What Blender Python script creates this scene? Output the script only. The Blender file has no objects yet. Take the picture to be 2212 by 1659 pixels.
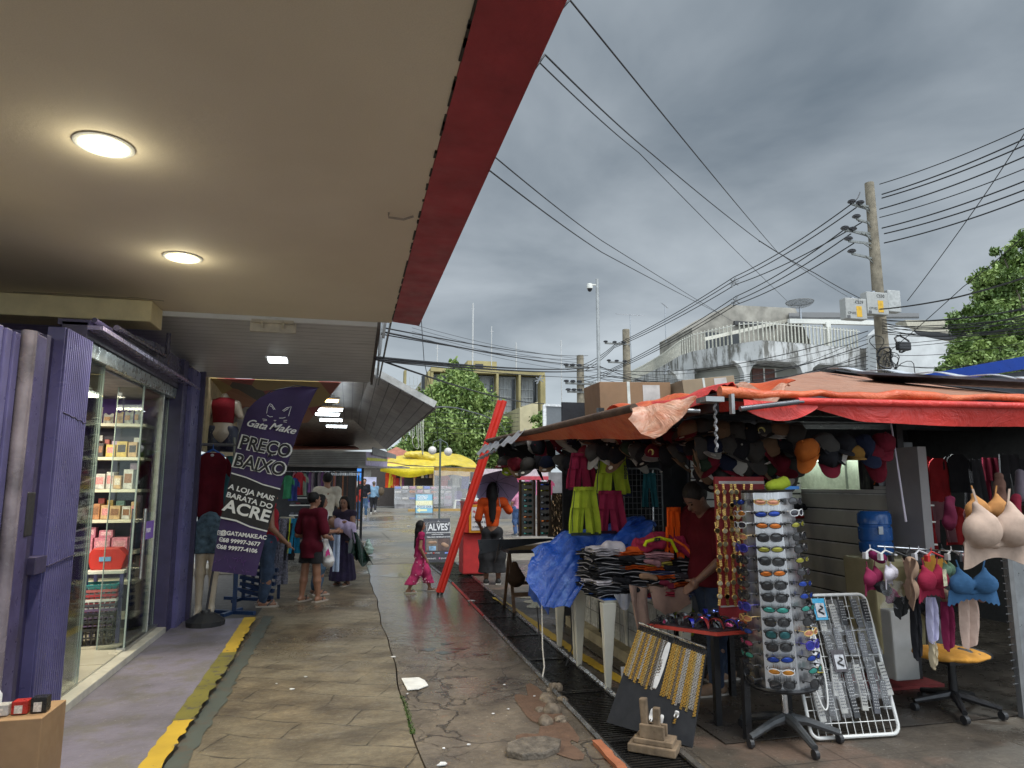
import bpy,bmesh,math,random
import numpy as np
from mathutils import Vector,Matrix,Euler
R=math.radians
rnd=random.Random(7)
C=bpy.context.scene.collection
scn=bpy.context.scene
# ------------------------------------------------------------------ camera
CAM_H=1.55;FPX=1471.0;CX=1106.0;CY=829.5
TH=math.atan(215.5/FPX);PS=math.atan(351/math.hypot(FPX,215.5))
cam_d=bpy.data.cameras.new('camera');cam=bpy.data.objects.new('camera',cam_d);C.objects.link(cam)
cam.location=(0,0,CAM_H);cam.rotation_euler=(R(90)+TH,0,-PS)
cam_d.sensor_width=36;cam_d.lens=FPX/2212*36;cam_d.clip_start=0.05;cam_d.clip_end=2000
scn.camera=cam
# ------------------------------------------------------------------ world, sun, exposure
SUN_EL,SUN_AZ=64,150
w=bpy.data.worlds.new('World');scn.world=w;w.use_nodes=True
nt=w.node_tree;N=nt.nodes;L=nt.links;N.clear()
def nd(t,**k):
 n=N.new(t)
 for a,b in k.items():setattr(n,a,b)
 return n
out=nd('ShaderNodeOutputWorld');bg=nd('ShaderNodeBackground');bg.inputs[1].default_value=0.1
sky=nd('ShaderNodeTexSky',sky_type='NISHITA',sun_disc=False);sky.sun_elevation=R(SUN_EL);sky.sun_rotation=R(SUN_AZ)
sky.air_density=1.0;sky.dust_density=3.0
tc=nd('ShaderNodeTexCoord');sep=nd('ShaderNodeSeparateXYZ');L.new(tc.outputs['Generated'],sep.inputs[0])
def wm(op,a,b=None,c=None):
 n=nd('ShaderNodeMath',operation=op)
 for i,x in enumerate((a,b,c)):
  if x is None:continue
  if isinstance(x,(int,float)):n.inputs[i].default_value=x
  else:L.new(x,n.inputs[i])
 return n.outputs[0]
zz=wm('MAXIMUM',wm('ADD',sep.outputs['Z'],0.18),0.03)
cmb=nd('ShaderNodeCombineXYZ');L.new(wm('DIVIDE',sep.outputs['X'],zz),cmb.inputs[0]);L.new(wm('DIVIDE',sep.outputs['Y'],zz),cmb.inputs[1])
n1=nd('ShaderNodeTexNoise');n1.inputs['Scale'].default_value=1.35;n1.inputs['Detail'].default_value=6;n1.inputs['Roughness'].default_value=0.5;n1.inputs['Distortion'].default_value=0.35
L.new(cmb.outputs[0],n1.inputs['Vector'])
n2=nd('ShaderNodeTexNoise');n2.inputs['Scale'].default_value=0.45;n2.inputs['Detail'].default_value=3
L.new(cmb.outputs[0],n2.inputs['Vector'])
nz=wm('ADD',wm('MULTIPLY',n1.outputs[0],0.6),wm('MULTIPLY',n2.outputs[0],0.4))
ramp=nd('ShaderNodeValToRGB');ramp.color_ramp.elements[0].position=0.36;ramp.color_ramp.elements[0].color=(0.066,0.083,0.100,1)
ramp.color_ramp.elements[1].position=0.66;ramp.color_ramp.elements[1].color=(0.24,0.265,0.285,1)
L.new(nz,ramp.inputs[0])
# thinner, brighter cloud low over the street's far end, thickest above it, bright again behind the camera
hz=nd('ShaderNodeMapRange');hz.interpolation_type='SMOOTHSTEP';L.new(sep.outputs['Z'],hz.inputs[0])
hz.inputs[1].default_value=0.02;hz.inputs[2].default_value=0.26;hz.inputs[3].default_value=1.0;hz.inputs[4].default_value=0.0
wx=nd('ShaderNodeMapRange');L.new(sep.outputs['X'],wx.inputs[0]);wx.inputs[1].default_value=-0.1;wx.inputs[2].default_value=0.75;wx.inputs[3].default_value=1.0;wx.inputs[4].default_value=0.35
hmix=nd('ShaderNodeMix',data_type='RGBA');L.new(wm('MULTIPLY',wm('MULTIPLY',hz.outputs[0],wx.outputs[0]),0.8),hmix.inputs[0])
L.new(ramp.outputs[0],hmix.inputs[6]);hmix.inputs[7].default_value=(0.36,0.405,0.43,1)
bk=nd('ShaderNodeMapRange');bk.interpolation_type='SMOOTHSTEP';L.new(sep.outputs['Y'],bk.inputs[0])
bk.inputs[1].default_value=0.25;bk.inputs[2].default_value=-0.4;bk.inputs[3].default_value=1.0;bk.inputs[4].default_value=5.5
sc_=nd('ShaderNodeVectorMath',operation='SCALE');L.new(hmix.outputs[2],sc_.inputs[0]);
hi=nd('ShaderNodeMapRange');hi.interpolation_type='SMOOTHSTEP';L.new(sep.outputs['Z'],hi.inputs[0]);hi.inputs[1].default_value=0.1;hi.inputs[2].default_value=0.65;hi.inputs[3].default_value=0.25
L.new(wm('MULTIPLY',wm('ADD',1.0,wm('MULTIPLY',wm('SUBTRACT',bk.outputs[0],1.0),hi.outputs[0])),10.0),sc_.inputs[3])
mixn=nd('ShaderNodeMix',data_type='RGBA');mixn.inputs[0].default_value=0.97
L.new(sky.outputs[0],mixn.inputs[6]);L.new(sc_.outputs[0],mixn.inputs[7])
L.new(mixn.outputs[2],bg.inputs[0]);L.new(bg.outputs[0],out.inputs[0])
sd=bpy.data.lights.new('sun','SUN');sd.energy=1.0;sd.angle=R(25);sd.color=(1,0.97,0.92)
sun=bpy.data.objects.new('sun',sd);C.objects.link(sun)
az=R(SUN_AZ);d=Vector((math.sin(az)*math.cos(R(SUN_EL)),math.cos(az)*math.cos(R(SUN_EL)),math.sin(R(SUN_EL))))
sun.rotation_euler=(-d).to_track_quat('-Z','Y').to_euler()
scn.view_settings.view_transform='Standard';scn.view_settings.look='None';scn.view_settings.gamma=1
scn.view_settings.exposure=1.2
scn.cycles.max_bounces=6;scn.cycles.transparent_max_bounces=16;scn.cycles.use_denoising=True
scn.cycles.sample_clamp_indirect=4
# ------------------------------------------------------------------ measured points (pixel of the 2212 px photo -> point of the street)
def ray(u,v):
 x=(u-CX)/FPX;y=-(v-CY)/FPX
 f=math.cos(TH)-y*math.sin(TH);z=math.sin(TH)+y*math.cos(TH)
 return Vector((x*math.cos(PS)+f*math.sin(PS),-x*math.sin(PS)+f*math.cos(PS),z))
O3=Vector((0,0,CAM_H))
def G(u,v,z=0):r=ray(u,v);return O3+r*((z-CAM_H)/r.z)
def PX(u,v,x):r=ray(u,v);return O3+r*(x/r.x)
def PY(u,v,y):r=ray(u,v);return O3+r*(y/r.y)
# ------------------------------------------------------------------ materials
MATS={}
def srgb(c):
 if isinstance(c,str):c=[int(c[i:i+2],16)/255 for i in(0,2,4)]
 return tuple((x/12.92 if x<=0.04045 else((x+0.055)/1.055)**2.4)for x in c)
class NT:
 def __init__(s,m):s.t=m.node_tree;s.N=s.t.nodes;s.L=s.t.links
 def n(s,t,**k):
  x=s.N.new(t)
  for a,b in k.items():setattr(x,a,b)
  return x
 def put(s,sock,v):
  if isinstance(v,bpy.types.NodeSocket):s.L.new(v,sock)
  elif isinstance(v,(tuple,list))and len(v)==3 and len(getattr(sock,'default_value',(0,)))==4:sock.default_value=(*v,1)
  else:sock.default_value=v
 def m(s,op,a,b=None,c=None):
  x=s.n('ShaderNodeMath',operation=op)
  for i,q in enumerate((a,b,c)):
   if q is not None:s.put(x.inputs[i],q)
  return x.outputs[0]
 def mix(s,f,a,b):
  x=s.n('ShaderNodeMix',data_type='RGBA');s.put(x.inputs[0],f);s.put(x.inputs[6],a);s.put(x.inputs[7],b);return x.outputs[2]
 def noise(s,scale,detail=3,rough=0.55,vec=None,dist=0):
  x=s.n('ShaderNodeTexNoise');x.inputs['Scale'].default_value=scale;x.inputs['Detail'].default_value=detail
  x.inputs['Roughness'].default_value=rough;x.inputs['Distortion'].default_value=dist
  s.L.new(vec if vec is not None else s.pos(),x.inputs['Vector']);return x.outputs[0]
 def pos(s):
  if not hasattr(s,'_p'):s._p=s.n('ShaderNodeTexCoord').outputs['Object']
  return s._p
 def scaled(s,v):
  x=s.n('ShaderNodeMapping');x.inputs['Scale'].default_value=v;s.L.new(s.pos(),x.inputs[0]);return x.outputs[0]
 def rng(s,v,a,b,c=0.0,d=1.0):
  x=s.n('ShaderNodeMapRange');s.put(x.inputs[0],v)
  for i,q in enumerate((a,b,c,d)):x.inputs[i+1].default_value=q
  return x.outputs[0]
 def vor(s,scale,vec=None,feat='DISTANCE_TO_EDGE'):
  x=s.n('ShaderNodeTexVoronoi',feature=feat);x.inputs['Scale'].default_value=scale
  s.L.new(vec if vec is not None else s.pos(),x.inputs['Vector']);return x.outputs[0]
def newmat(name):
 m=bpy.data.materials.new(name);m.use_nodes=True
 b=m.node_tree.nodes['Principled BSDF'];return m,b,NT(m)
def mat(col,rough=0.6,var=0.25,scale=8,metal=0,bump=0.0,bscale=40,spec=0.5,grain=None,trans=0,alpha=1,sheen=0,emit=None,es=1,sss=0,coat=0):
 if isinstance(col,str):col=srgb(col)
 key=(tuple(round(c,3)for c in col),rough,var,scale,metal,bump,bscale,spec,grain,trans,alpha,sheen,emit,es,sss,coat)
 if key in MATS:return MATS[key]
 m,b,t=newmat('surface')
 if var:
  f=t.noise(scale,4,0.6)
  f=t.rng(f,0.3,0.7)
  lo=tuple(c*(1-var)for c in col);hi=tuple(min(1,c*(1+var*0.7))for c in col)
  c=t.mix(f,lo,hi);t.L.new(c,b.inputs['Base Color'])
  t.L.new(t.rng(t.noise(scale*2.3,3),0.3,0.7,max(0.03,rough-0.1),min(1,rough+0.1)),b.inputs['Roughness'])
 else:
  b.inputs['Base Color'].default_value=(*col,1);b.inputs['Roughness'].default_value=rough
 b.inputs['Metallic'].default_value=metal;b.inputs['Specular IOR Level'].default_value=spec
 if bump:
  bn=t.n('ShaderNodeBump');bn.inputs['Strength'].default_value=bump;bn.inputs['Distance'].default_value=0.01
  t.L.new(t.noise(bscale,4,vec=t.scaled(grain)if grain else None),bn.inputs['Height']);t.L.new(bn.outputs[0],b.inputs['Normal'])
 if trans:b.inputs['Transmission Weight'].default_value=trans
 if alpha<1:b.inputs['Alpha'].default_value=alpha
 if sheen:b.inputs['Sheen Weight'].default_value=sheen
 if coat:b.inputs['Coat Weight'].default_value=coat
 if sss:b.inputs['Subsurface Weight'].default_value=sss;b.inputs['Subsurface Scale'].default_value=0.01
 if emit is not None:b.inputs['Emission Color'].default_value=(*emit,1);b.inputs['Emission Strength'].default_value=es
 MATS[key]=m
 return m
def fabric(c,**k):return mat(c,rough=0.9,var=0.3,scale=5,bump=0.35,bscale=14,spec=0.15,**k)
def plastic(c,rough=0.35,**k):return mat(c,rough=rough,var=0.12,**k)
def metalm(c=(0.55,0.56,0.58),rough=0.3,**k):return mat(c,rough=rough,metal=1,var=0.2,scale=15,**k)
def skinm(c=(0.32,0.16,0.09)):return mat(c,rough=0.5,var=0.12,scale=12,sss=0.05)
def skinc():return skinm((0.26,0.125,0.07))
# ------------------------------------------------------------------ objects
def tag(o,label=None,cat=None,group=None,kind=None):
 if label:o['label']=label
 if cat:o['category']=cat
 if group:o['group']=group
 if kind:o['kind']=kind
 return o
def thing(name,label,cat,loc=(0,0,0),rz=0,group=None):
 o=bpy.data.objects.new(name,None);o.empty_display_size=0.1;C.objects.link(o)
 o.location=loc;o.rotation_euler=(0,0,rz);return tag(o,label,cat,group)
def org(o):
 v=Vector((0,0,0))
 while o is not None:v+=Vector(o.location);o=o.parent
 return v
class MB:
 def __init__(s):s.v=[];s.f=[];s.c=[];s.sm=False
 def add(s,vs,fs):
  n=len(s.v);s.v+=[tuple(x)for x in vs];s.f+=[tuple(i+n for i in f)for f in fs];return s
 def xf(s,M,k=0):
  s.v[k:]=[tuple(M@Vector(x))for x in s.v[k:]];return s
 def box(s,x0,x1,y0,y1,z0,z1):
  return s.add([(x0,y0,z0),(x1,y0,z0),(x1,y1,z0),(x0,y1,z0),(x0,y0,z1),(x1,y0,z1),(x1,y1,z1),(x0,y1,z1)],[(0,3,2,1),(4,5,6,7),(0,1,5,4),(1,2,6,5),(2,3,7,6),(3,0,4,7)])
 def bar(s,a,b,w,h=None,up=(0,0,1)):
  a=Vector(a);b=Vector(b);h=h or w;d=(b-a).normalized();u=Vector(up)
  if abs(d.dot(u))>0.99:u=Vector((0,1,0))
  sx=d.cross(u).normalized();sy=sx.cross(d).normalized()
  vs=[p+sx*i*w/2+sy*j*h/2 for p in(a,b)for i,j in((-1,-1),(1,-1),(1,1),(-1,1))]
  return s.add(vs,[(0,3,2,1),(4,5,6,7),(0,1,5,4),(1,2,6,5),(2,3,7,6),(3,0,4,7)])
 def tube(s,pts,r,n=8,caps=True):
  pts=[Vector(p)for p in pts];m=len(pts);rs=r if isinstance(r,(list,tuple))else[r]*m
  vs=[];prev=None
  for i,p in enumerate(pts):
   d=(pts[min(i+1,m-1)]-pts[max(i-1,0)]).normalized()
   if prev is None:
    u=Vector((0,0,1))if abs(d.z)<0.9 else Vector((1,0,0));a=d.cross(u).normalized()
   else:
    a=(prev-d*prev.dot(d))
    a=a.normalized()if a.length>1e-6 else d.orthogonal().normalized()
   prev=a;b=d.cross(a)
   vs+=[p+(a*math.cos(2*math.pi*k/n)+b*math.sin(2*math.pi*k/n))*rs[i]for k in range(n)]
  fs=[(i*n+k,i*n+(k+1)%n,(i+1)*n+(k+1)%n,(i+1)*n+k)for i in range(m-1)for k in range(n)]
  if caps:fs+=[tuple(range(n))[::-1],tuple((m-1)*n+k for k in range(n))]
  return s.add(vs,fs)
 def lathe(s,prof,n=24,c=(0,0,0),sx=1,sy=1):
  vs=[(c[0]+r*math.cos(2*math.pi*k/n)*sx,c[1]+r*math.sin(2*math.pi*k/n)*sy,c[2]+z)for r,z in prof for k in range(n)]
  fs=[(i*n+k,i*n+(k+1)%n,(i+1)*n+(k+1)%n,(i+1)*n+k)for i in range(len(prof)-1)for k in range(n)]
  if prof[0][0]>0:fs.append(tuple(range(n))[::-1])
  if prof[-1][0]>0:fs.append(tuple((len(prof)-1)*n+k for k in range(n)))
  return s.add(vs,fs)
 def prism(s,poly,O,ax,ay,depth):
  """polygon (2D) in plane O + x*ax + y*ay, thickened by depth vector"""
  O=Vector(O);ax=Vector(ax);ay=Vector(ay);dv=Vector(depth);n=len(poly)
  vs=[O+ax*p[0]+ay*p[1]for p in poly]+[O+ax*p[0]+ay*p[1]+dv for p in poly]
  return s.add(vs,[tuple(range(n)),tuple(range(n,2*n))[::-1]]+[(i,i+n,(i+1)%n+n,(i+1)%n)for i in range(n)])
 def quad(s,a,b,c,d,t=0.0,nrm=None):
  a,b,c,d=map(Vector,(a,b,c,d))
  if not t:return s.add([a,b,c,d],[(0,1,2,3)])
  n=Vector(nrm)if nrm else(b-a).cross(d-a).normalized();n=n.normalized()*t
  return s.add([a,b,c,d,a+n,b+n,c+n,d+n],[(0,3,2,1),(4,5,6,7),(0,1,5,4),(1,2,6,5),(2,3,7,6),(3,0,4,7)])
 def sheet(s,fn,nu,nv,t=0.004):
  """closed thin shell over fn(a,b)->point, a,b in 0..1"""
  P=[[Vector(fn(i/nu,j/nv))for i in range(nu+1)]for j in range(nv+1)]
  def nrm(j,i):
   a=P[j][min(i+1,nu)]-P[j][max(i-1,0)];b=P[min(j+1,nv)][i]-P[max(j-1,0)][i]
   q=a.cross(b);return q.normalized()if q.length>1e-9 else Vector((0,-1,0))
  W=nu+1;top=[P[j][i]for j in range(nv+1)for i in range(W)]
  bot=[P[j][i]-nrm(j,i)*t for j in range(nv+1)for i in range(W)];K=len(top)
  fs=[]
  for j in range(nv):
   for i in range(nu):
    a=j*W+i;fs.append((a,a+1,a+W+1,a+W));fs.append((K+a,K+a+W,K+a+W+1,K+a+1))
  for i in range(nu):fs.append((i,K+i,K+i+1,i+1));a=nv*W+i;fs.append((a,a+1,K+a+1,K+a))
  for j in range(nv):a=j*W;fs.append((a,a+W,K+a+W,K+a));a=j*W+nu;fs.append((a,K+a,K+a+W,a+W))
  return s.add(top+bot,fs)
 def ball(s,c,r,nu=12,nv=8):
  r=r if isinstance(r,(tuple,list))else(r,r,r);n=len(s.v);vs=[(c[0],c[1],c[2]+r[2])]
  for j in range(1,nv):
   for i in range(nu):
    t=math.pi*j/nv;a=2*math.pi*i/nu
    vs.append((c[0]+r[0]*math.sin(t)*math.cos(a),c[1]+r[1]*math.sin(t)*math.sin(a),c[2]+r[2]*math.cos(t)))
  vs.append((c[0],c[1],c[2]-r[2]));fs=[(0,1+i,1+(i+1)%nu)for i in range(nu)]
  for j in range(nv-2):
   for i in range(nu):
    a=1+j*nu+i;b=1+j*nu+(i+1)%nu;fs.append((a,a+nu,b+nu,b))
  e=len(vs)-1;fs+=[(e,e-nu+(i+1)%nu,e-nu+i)for i in range(nu)]
  return s.add(vs,fs)
 def mesh(s,name):
  me=bpy.data.meshes.new(name);me.from_pydata(s.v,[],s.f);me.update();return me
 def build(s,name,m,parent=None,smooth=False,world=True,bev=0):
  if world and parent is not None:
   o0=org(parent);s.v=[(a[0]-o0.x,a[1]-o0.y,a[2]-o0.z)for a in s.v]
  me=s.mesh(name)
  if not isinstance(m,(list,tuple)):m=[m]
  for q in m:me.materials.append(q)
  bm=bmesh.new();bm.from_mesh(me);bmesh.ops.recalc_face_normals(bm,faces=bm.faces)
  if bev:bmesh.ops.bevel(bm,geom=[e for e in bm.edges if len(e.link_faces)==2 and e.calc_face_angle(0)>0.6],offset=bev,segments=2,affect='EDGES',profile=0.6)
  bm.to_mesh(me);bm.free()
  if smooth:
   me.polygons.foreach_set('use_smooth',[True]*len(me.polygons))
   if smooth!='all':me.set_sharp_from_angle(angle=R(42))
  o=bpy.data.objects.new(name,me);C.objects.link(o);o.parent=parent
  return o
def copy_tree(o,parent=None):
 c=o.copy();C.objects.link(c);c.parent=parent
 for ch in list(o.children):copy_tree(ch,c)
 return c
def struct(name,mb,m,**k):return tag(mb.build(name,m,**k),kind='structure')
# ------------------------------------------------------------------ text
def text_mesh(s,size,depth=0.003,bold=0.0,shear=0.0,spacing=1.0,align='CENTER',fit=None):
 cu=bpy.data.curves.new('lettering','FONT');cu.body=s;cu.size=size;cu.extrude=depth/2;cu.offset=bold;cu.shear=shear
 cu.space_character=spacing;cu.align_x=align;cu.align_y='CENTER';cu.resolution_u=3
 o=bpy.data.objects.new('lettering',cu);C.objects.link(o);bpy.context.view_layer.update()
 me=bpy.data.meshes.new_from_object(o.evaluated_get(bpy.context.evaluated_depsgraph_get()))
 bpy.data.objects.remove(o);bpy.data.curves.remove(cu)
 if fit and len(me.vertices):
  xs=[v.co.x for v in me.vertices];wv=max(xs)-min(xs);k=fit/wv
  for v in me.vertices:v.co.x*=k
 return me
def text(s,O,ax,ay,size,m,parent=None,name='lettering',**k):
 """lettering lying in the plane through O spanned by ax (reading direction) and ay (up)"""
 me=text_mesh(s,size,**k);ax=Vector(ax).normalized();ay=Vector(ay);ay=(ay-ax*ay.dot(ax)).normalized();n=ax.cross(ay)
 O=Vector(O);
 M=Matrix(((ax.x,ay.x,n.x,O.x),(ax.y,ay.y,n.y,O.y),(ax.z,ay.z,n.z,O.z),(0,0,0,1)))
 me.transform(M)
 if parent is not None:me.transform(Matrix.Translation(-org(parent)))
 me.materials.append(m);o=bpy.data.objects.new(name,me);C.objects.link(o);o.parent=parent;return o
def join(objs,name=None):
 """merge meshes that belong to one part"""
 bm=bmesh.new();mats=[]
 for o in objs:
  off=len(mats)
  for q in o.data.materials:mats.append(q)
  k=len(bm.faces);bm.from_mesh(o.data);bm.faces.ensure_lookup_table()
  for f in bm.faces[k:]:f.material_index+=off
 a=objs[0];me=bpy.data.meshes.new(name or a.name);bm.to_mesh(me);bm.free()
 for q in mats:me.materials.append(q)
 a.data=me
 for o in objs[1:]:bpy.data.objects.remove(o)
 if name:a.name=name
 return a
 # ------------------------------------------------------------------ implicit surfaces (bodies, clothes, hair, cloth bundles)
class SDF:
 def __init__(s,vox=0.01,k=0.02):s.p=[];s.clips=[];s.vox=vox;s.k=k;s.noise=None
 def cap(s,a,b,ra,rb=None,k=None):s.p.append(('c',np.array(a,float),np.array(b,float),ra,ra if rb is None else rb,k));return s
 def ell(s,c,r,rot=None,k=None):s.p.append(('e',np.array(c,float),np.array(r,float),rot,None,k));return s
 def cut(s,p,n):s.clips.append((np.array(p,float),np.array(n,float)));return s
 def carve(s,c,r):s.clips.append(('e',np.array(c,float),np.array(r,float)));return s
 def grid(s,grow=0.0):
  lo=np.array([1e9]*3);hi=-lo
  for q in s.p:
   if q[0]=='c':m=max(q[3],q[4]);lo=np.minimum(lo,np.minimum(q[1],q[2])-m);hi=np.maximum(hi,np.maximum(q[1],q[2])+m)
   else:m=q[2].max();lo=np.minimum(lo,q[1]-m);hi=np.maximum(hi,q[1]+m)
  lo-=grow+3*s.vox;hi+=grow+3*s.vox
  n=np.ceil((hi-lo)/s.vox).astype(int)+1
  ax=[lo[i]+np.arange(n[i])*s.vox for i in range(3)]
  F=np.full(n,1.0)
  for q in s.p:
   k=q[5]if q[5]is not None else s.k;mg=k+4*s.vox
   if q[0]=='c':m=max(q[3],q[4]);a=np.minimum(q[1],q[2])-m-mg;b=np.maximum(q[1],q[2])+m+mg
   else:m=q[2].max();a=q[1]-m-mg;b=q[1]+m+mg
   i0=np.maximum(0,((a-lo)/s.vox).astype(int));i1=np.minimum(n,((b-lo)/s.vox).astype(int)+2)
   sl=tuple(slice(i0[i],i1[i])for i in range(3))
   X=np.stack(np.meshgrid(*[ax[i][sl[i]]for i in range(3)],indexing='ij'),-1)
   if q[0]=='c':
    pa=X-q[1];ba=q[2]-q[1];h=np.clip((pa@ba)/max(ba@ba,1e-12),0,1)
    D=np.linalg.norm(pa-h[...,None]*ba,axis=-1)-(q[3]+(q[4]-q[3])*h)
   else:
    Y=X-q[1]
    if q[3]is not None:Y=Y@np.array(Euler(q[3]).to_matrix())
    k0=np.linalg.norm(Y/q[2],axis=-1);k1=np.linalg.norm(Y/(q[2]**2),axis=-1);D=k0*(k0-1)/np.maximum(k1,1e-9)
   A=F[sl];h=np.maximum(k-np.abs(A-D),0)/k if k>0 else 0
   F[sl]=np.minimum(A,D)-h*h*k*0.25
  X=None
  if s.noise or s.clips:X=np.stack(np.meshgrid(*ax,indexing='ij'),-1)
  if s.noise:F=F+s.noise(X)
  for c in s.clips:
   if isinstance(c[0],str):k0=np.linalg.norm((X-c[1])/c[2],axis=-1);F=np.maximum(F,-(k0-1)*c[2].min())
   else:F=np.maximum(F,(X-c[0])@(c[1]/np.linalg.norm(c[1])))
  return F,lo
 def build(s,name,m,parent=None,grow=0.0,world=False,post=None):
  F,lo=s.grid(max(grow,0));F=F-grow
  ins=F<0;n=F.shape
  V=np.zeros((n[0]-1,n[1]-1,n[2]-1,3));cnt=np.zeros(V.shape[:3])
  cs=[(a,b,c)for a in(0,1)for b in(0,1)for c in(0,1)]
  def sub(A,o):return A[o[0]:n[0]-1+o[0],o[1]:n[1]-1+o[1],o[2]:n[2]-1+o[2]]
  for a in cs:
   for d in range(3):
    if a[d]:continue
    b=tuple(a[i]+(i==d)for i in range(3));fa=sub(F,a);fb=sub(F,b);cr=sub(ins,a)!=sub(ins,b)
    with np.errstate(divide='ignore',invalid='ignore'):t=np.where(cr,fa/(fa-fb),0)
    for i in range(3):V[...,i]+=np.where(cr,a[i]+(t if i==d else 0),0)
    cnt+=cr
  act=cnt>0;idx=np.full(act.shape,-1);idx[act]=np.arange(act.sum())
  base=np.argwhere(act);P=(V[act]/cnt[act][:,None]+base)*s.vox+lo
  faces=[]
  for d in range(3):
   e,f=[(1,2),(2,0),(0,1)][d]
   sa=[slice(1,-1)]*3;sb=[slice(1,-1)]*3;sa[d]=slice(0,-1);sb[d]=slice(1,None)
   A=ins[tuple(sa)];B=ins[tuple(sb)];cr=np.argwhere(A!=B);
   if not len(cr):continue
   flip=A[tuple(cr.T)];g=cr.copy();
   for i in range(3):
    if i!=d:g[:,i]+=1
   def at(de,df):
    q=g.copy();q[:,e]+=de;q[:,f]+=df;return idx[tuple(q.T)]
   quad=np.stack([at(-1,-1),at(0,-1),at(0,0),at(-1,0)],1)
   quad[~flip]=quad[~flip][:,::-1];faces.append(quad)
  Q=np.concatenate(faces)if faces else np.zeros((0,4),int);Q=Q[(Q>=0).all(1)]
  if post is not None:P=post(P)
  if world and parent is not None:P=P-np.array(org(parent))
  me=bpy.data.meshes.new(name);me.vertices.add(len(P));me.vertices.foreach_set('co',P.ravel())
  me.loops.add(len(Q)*4);me.loops.foreach_set('vertex_index',Q.ravel());me.polygons.add(len(Q))
  me.polygons.foreach_set('loop_start',np.arange(len(Q))*4);me.polygons.foreach_set('loop_total',np.full(len(Q),4))
  me.update();me.validate();me.polygons.foreach_set('use_smooth',[True]*len(me.polygons))
  me.materials.append(m);o=bpy.data.objects.new(name,me);C.objects.link(o);o.parent=parent;return o
def nz3(X,f,seed=0):
 """cheap smooth pseudo noise on an array of points"""
 r=np.random.RandomState(seed);o=0
 for i in range(4):
  w_=r.randn(3)*f*(1.0+0.5*i);o=o+np.sin(X@w_+r.rand()*6.28)/(1+0.5*i)
 return o*0.4
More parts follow.
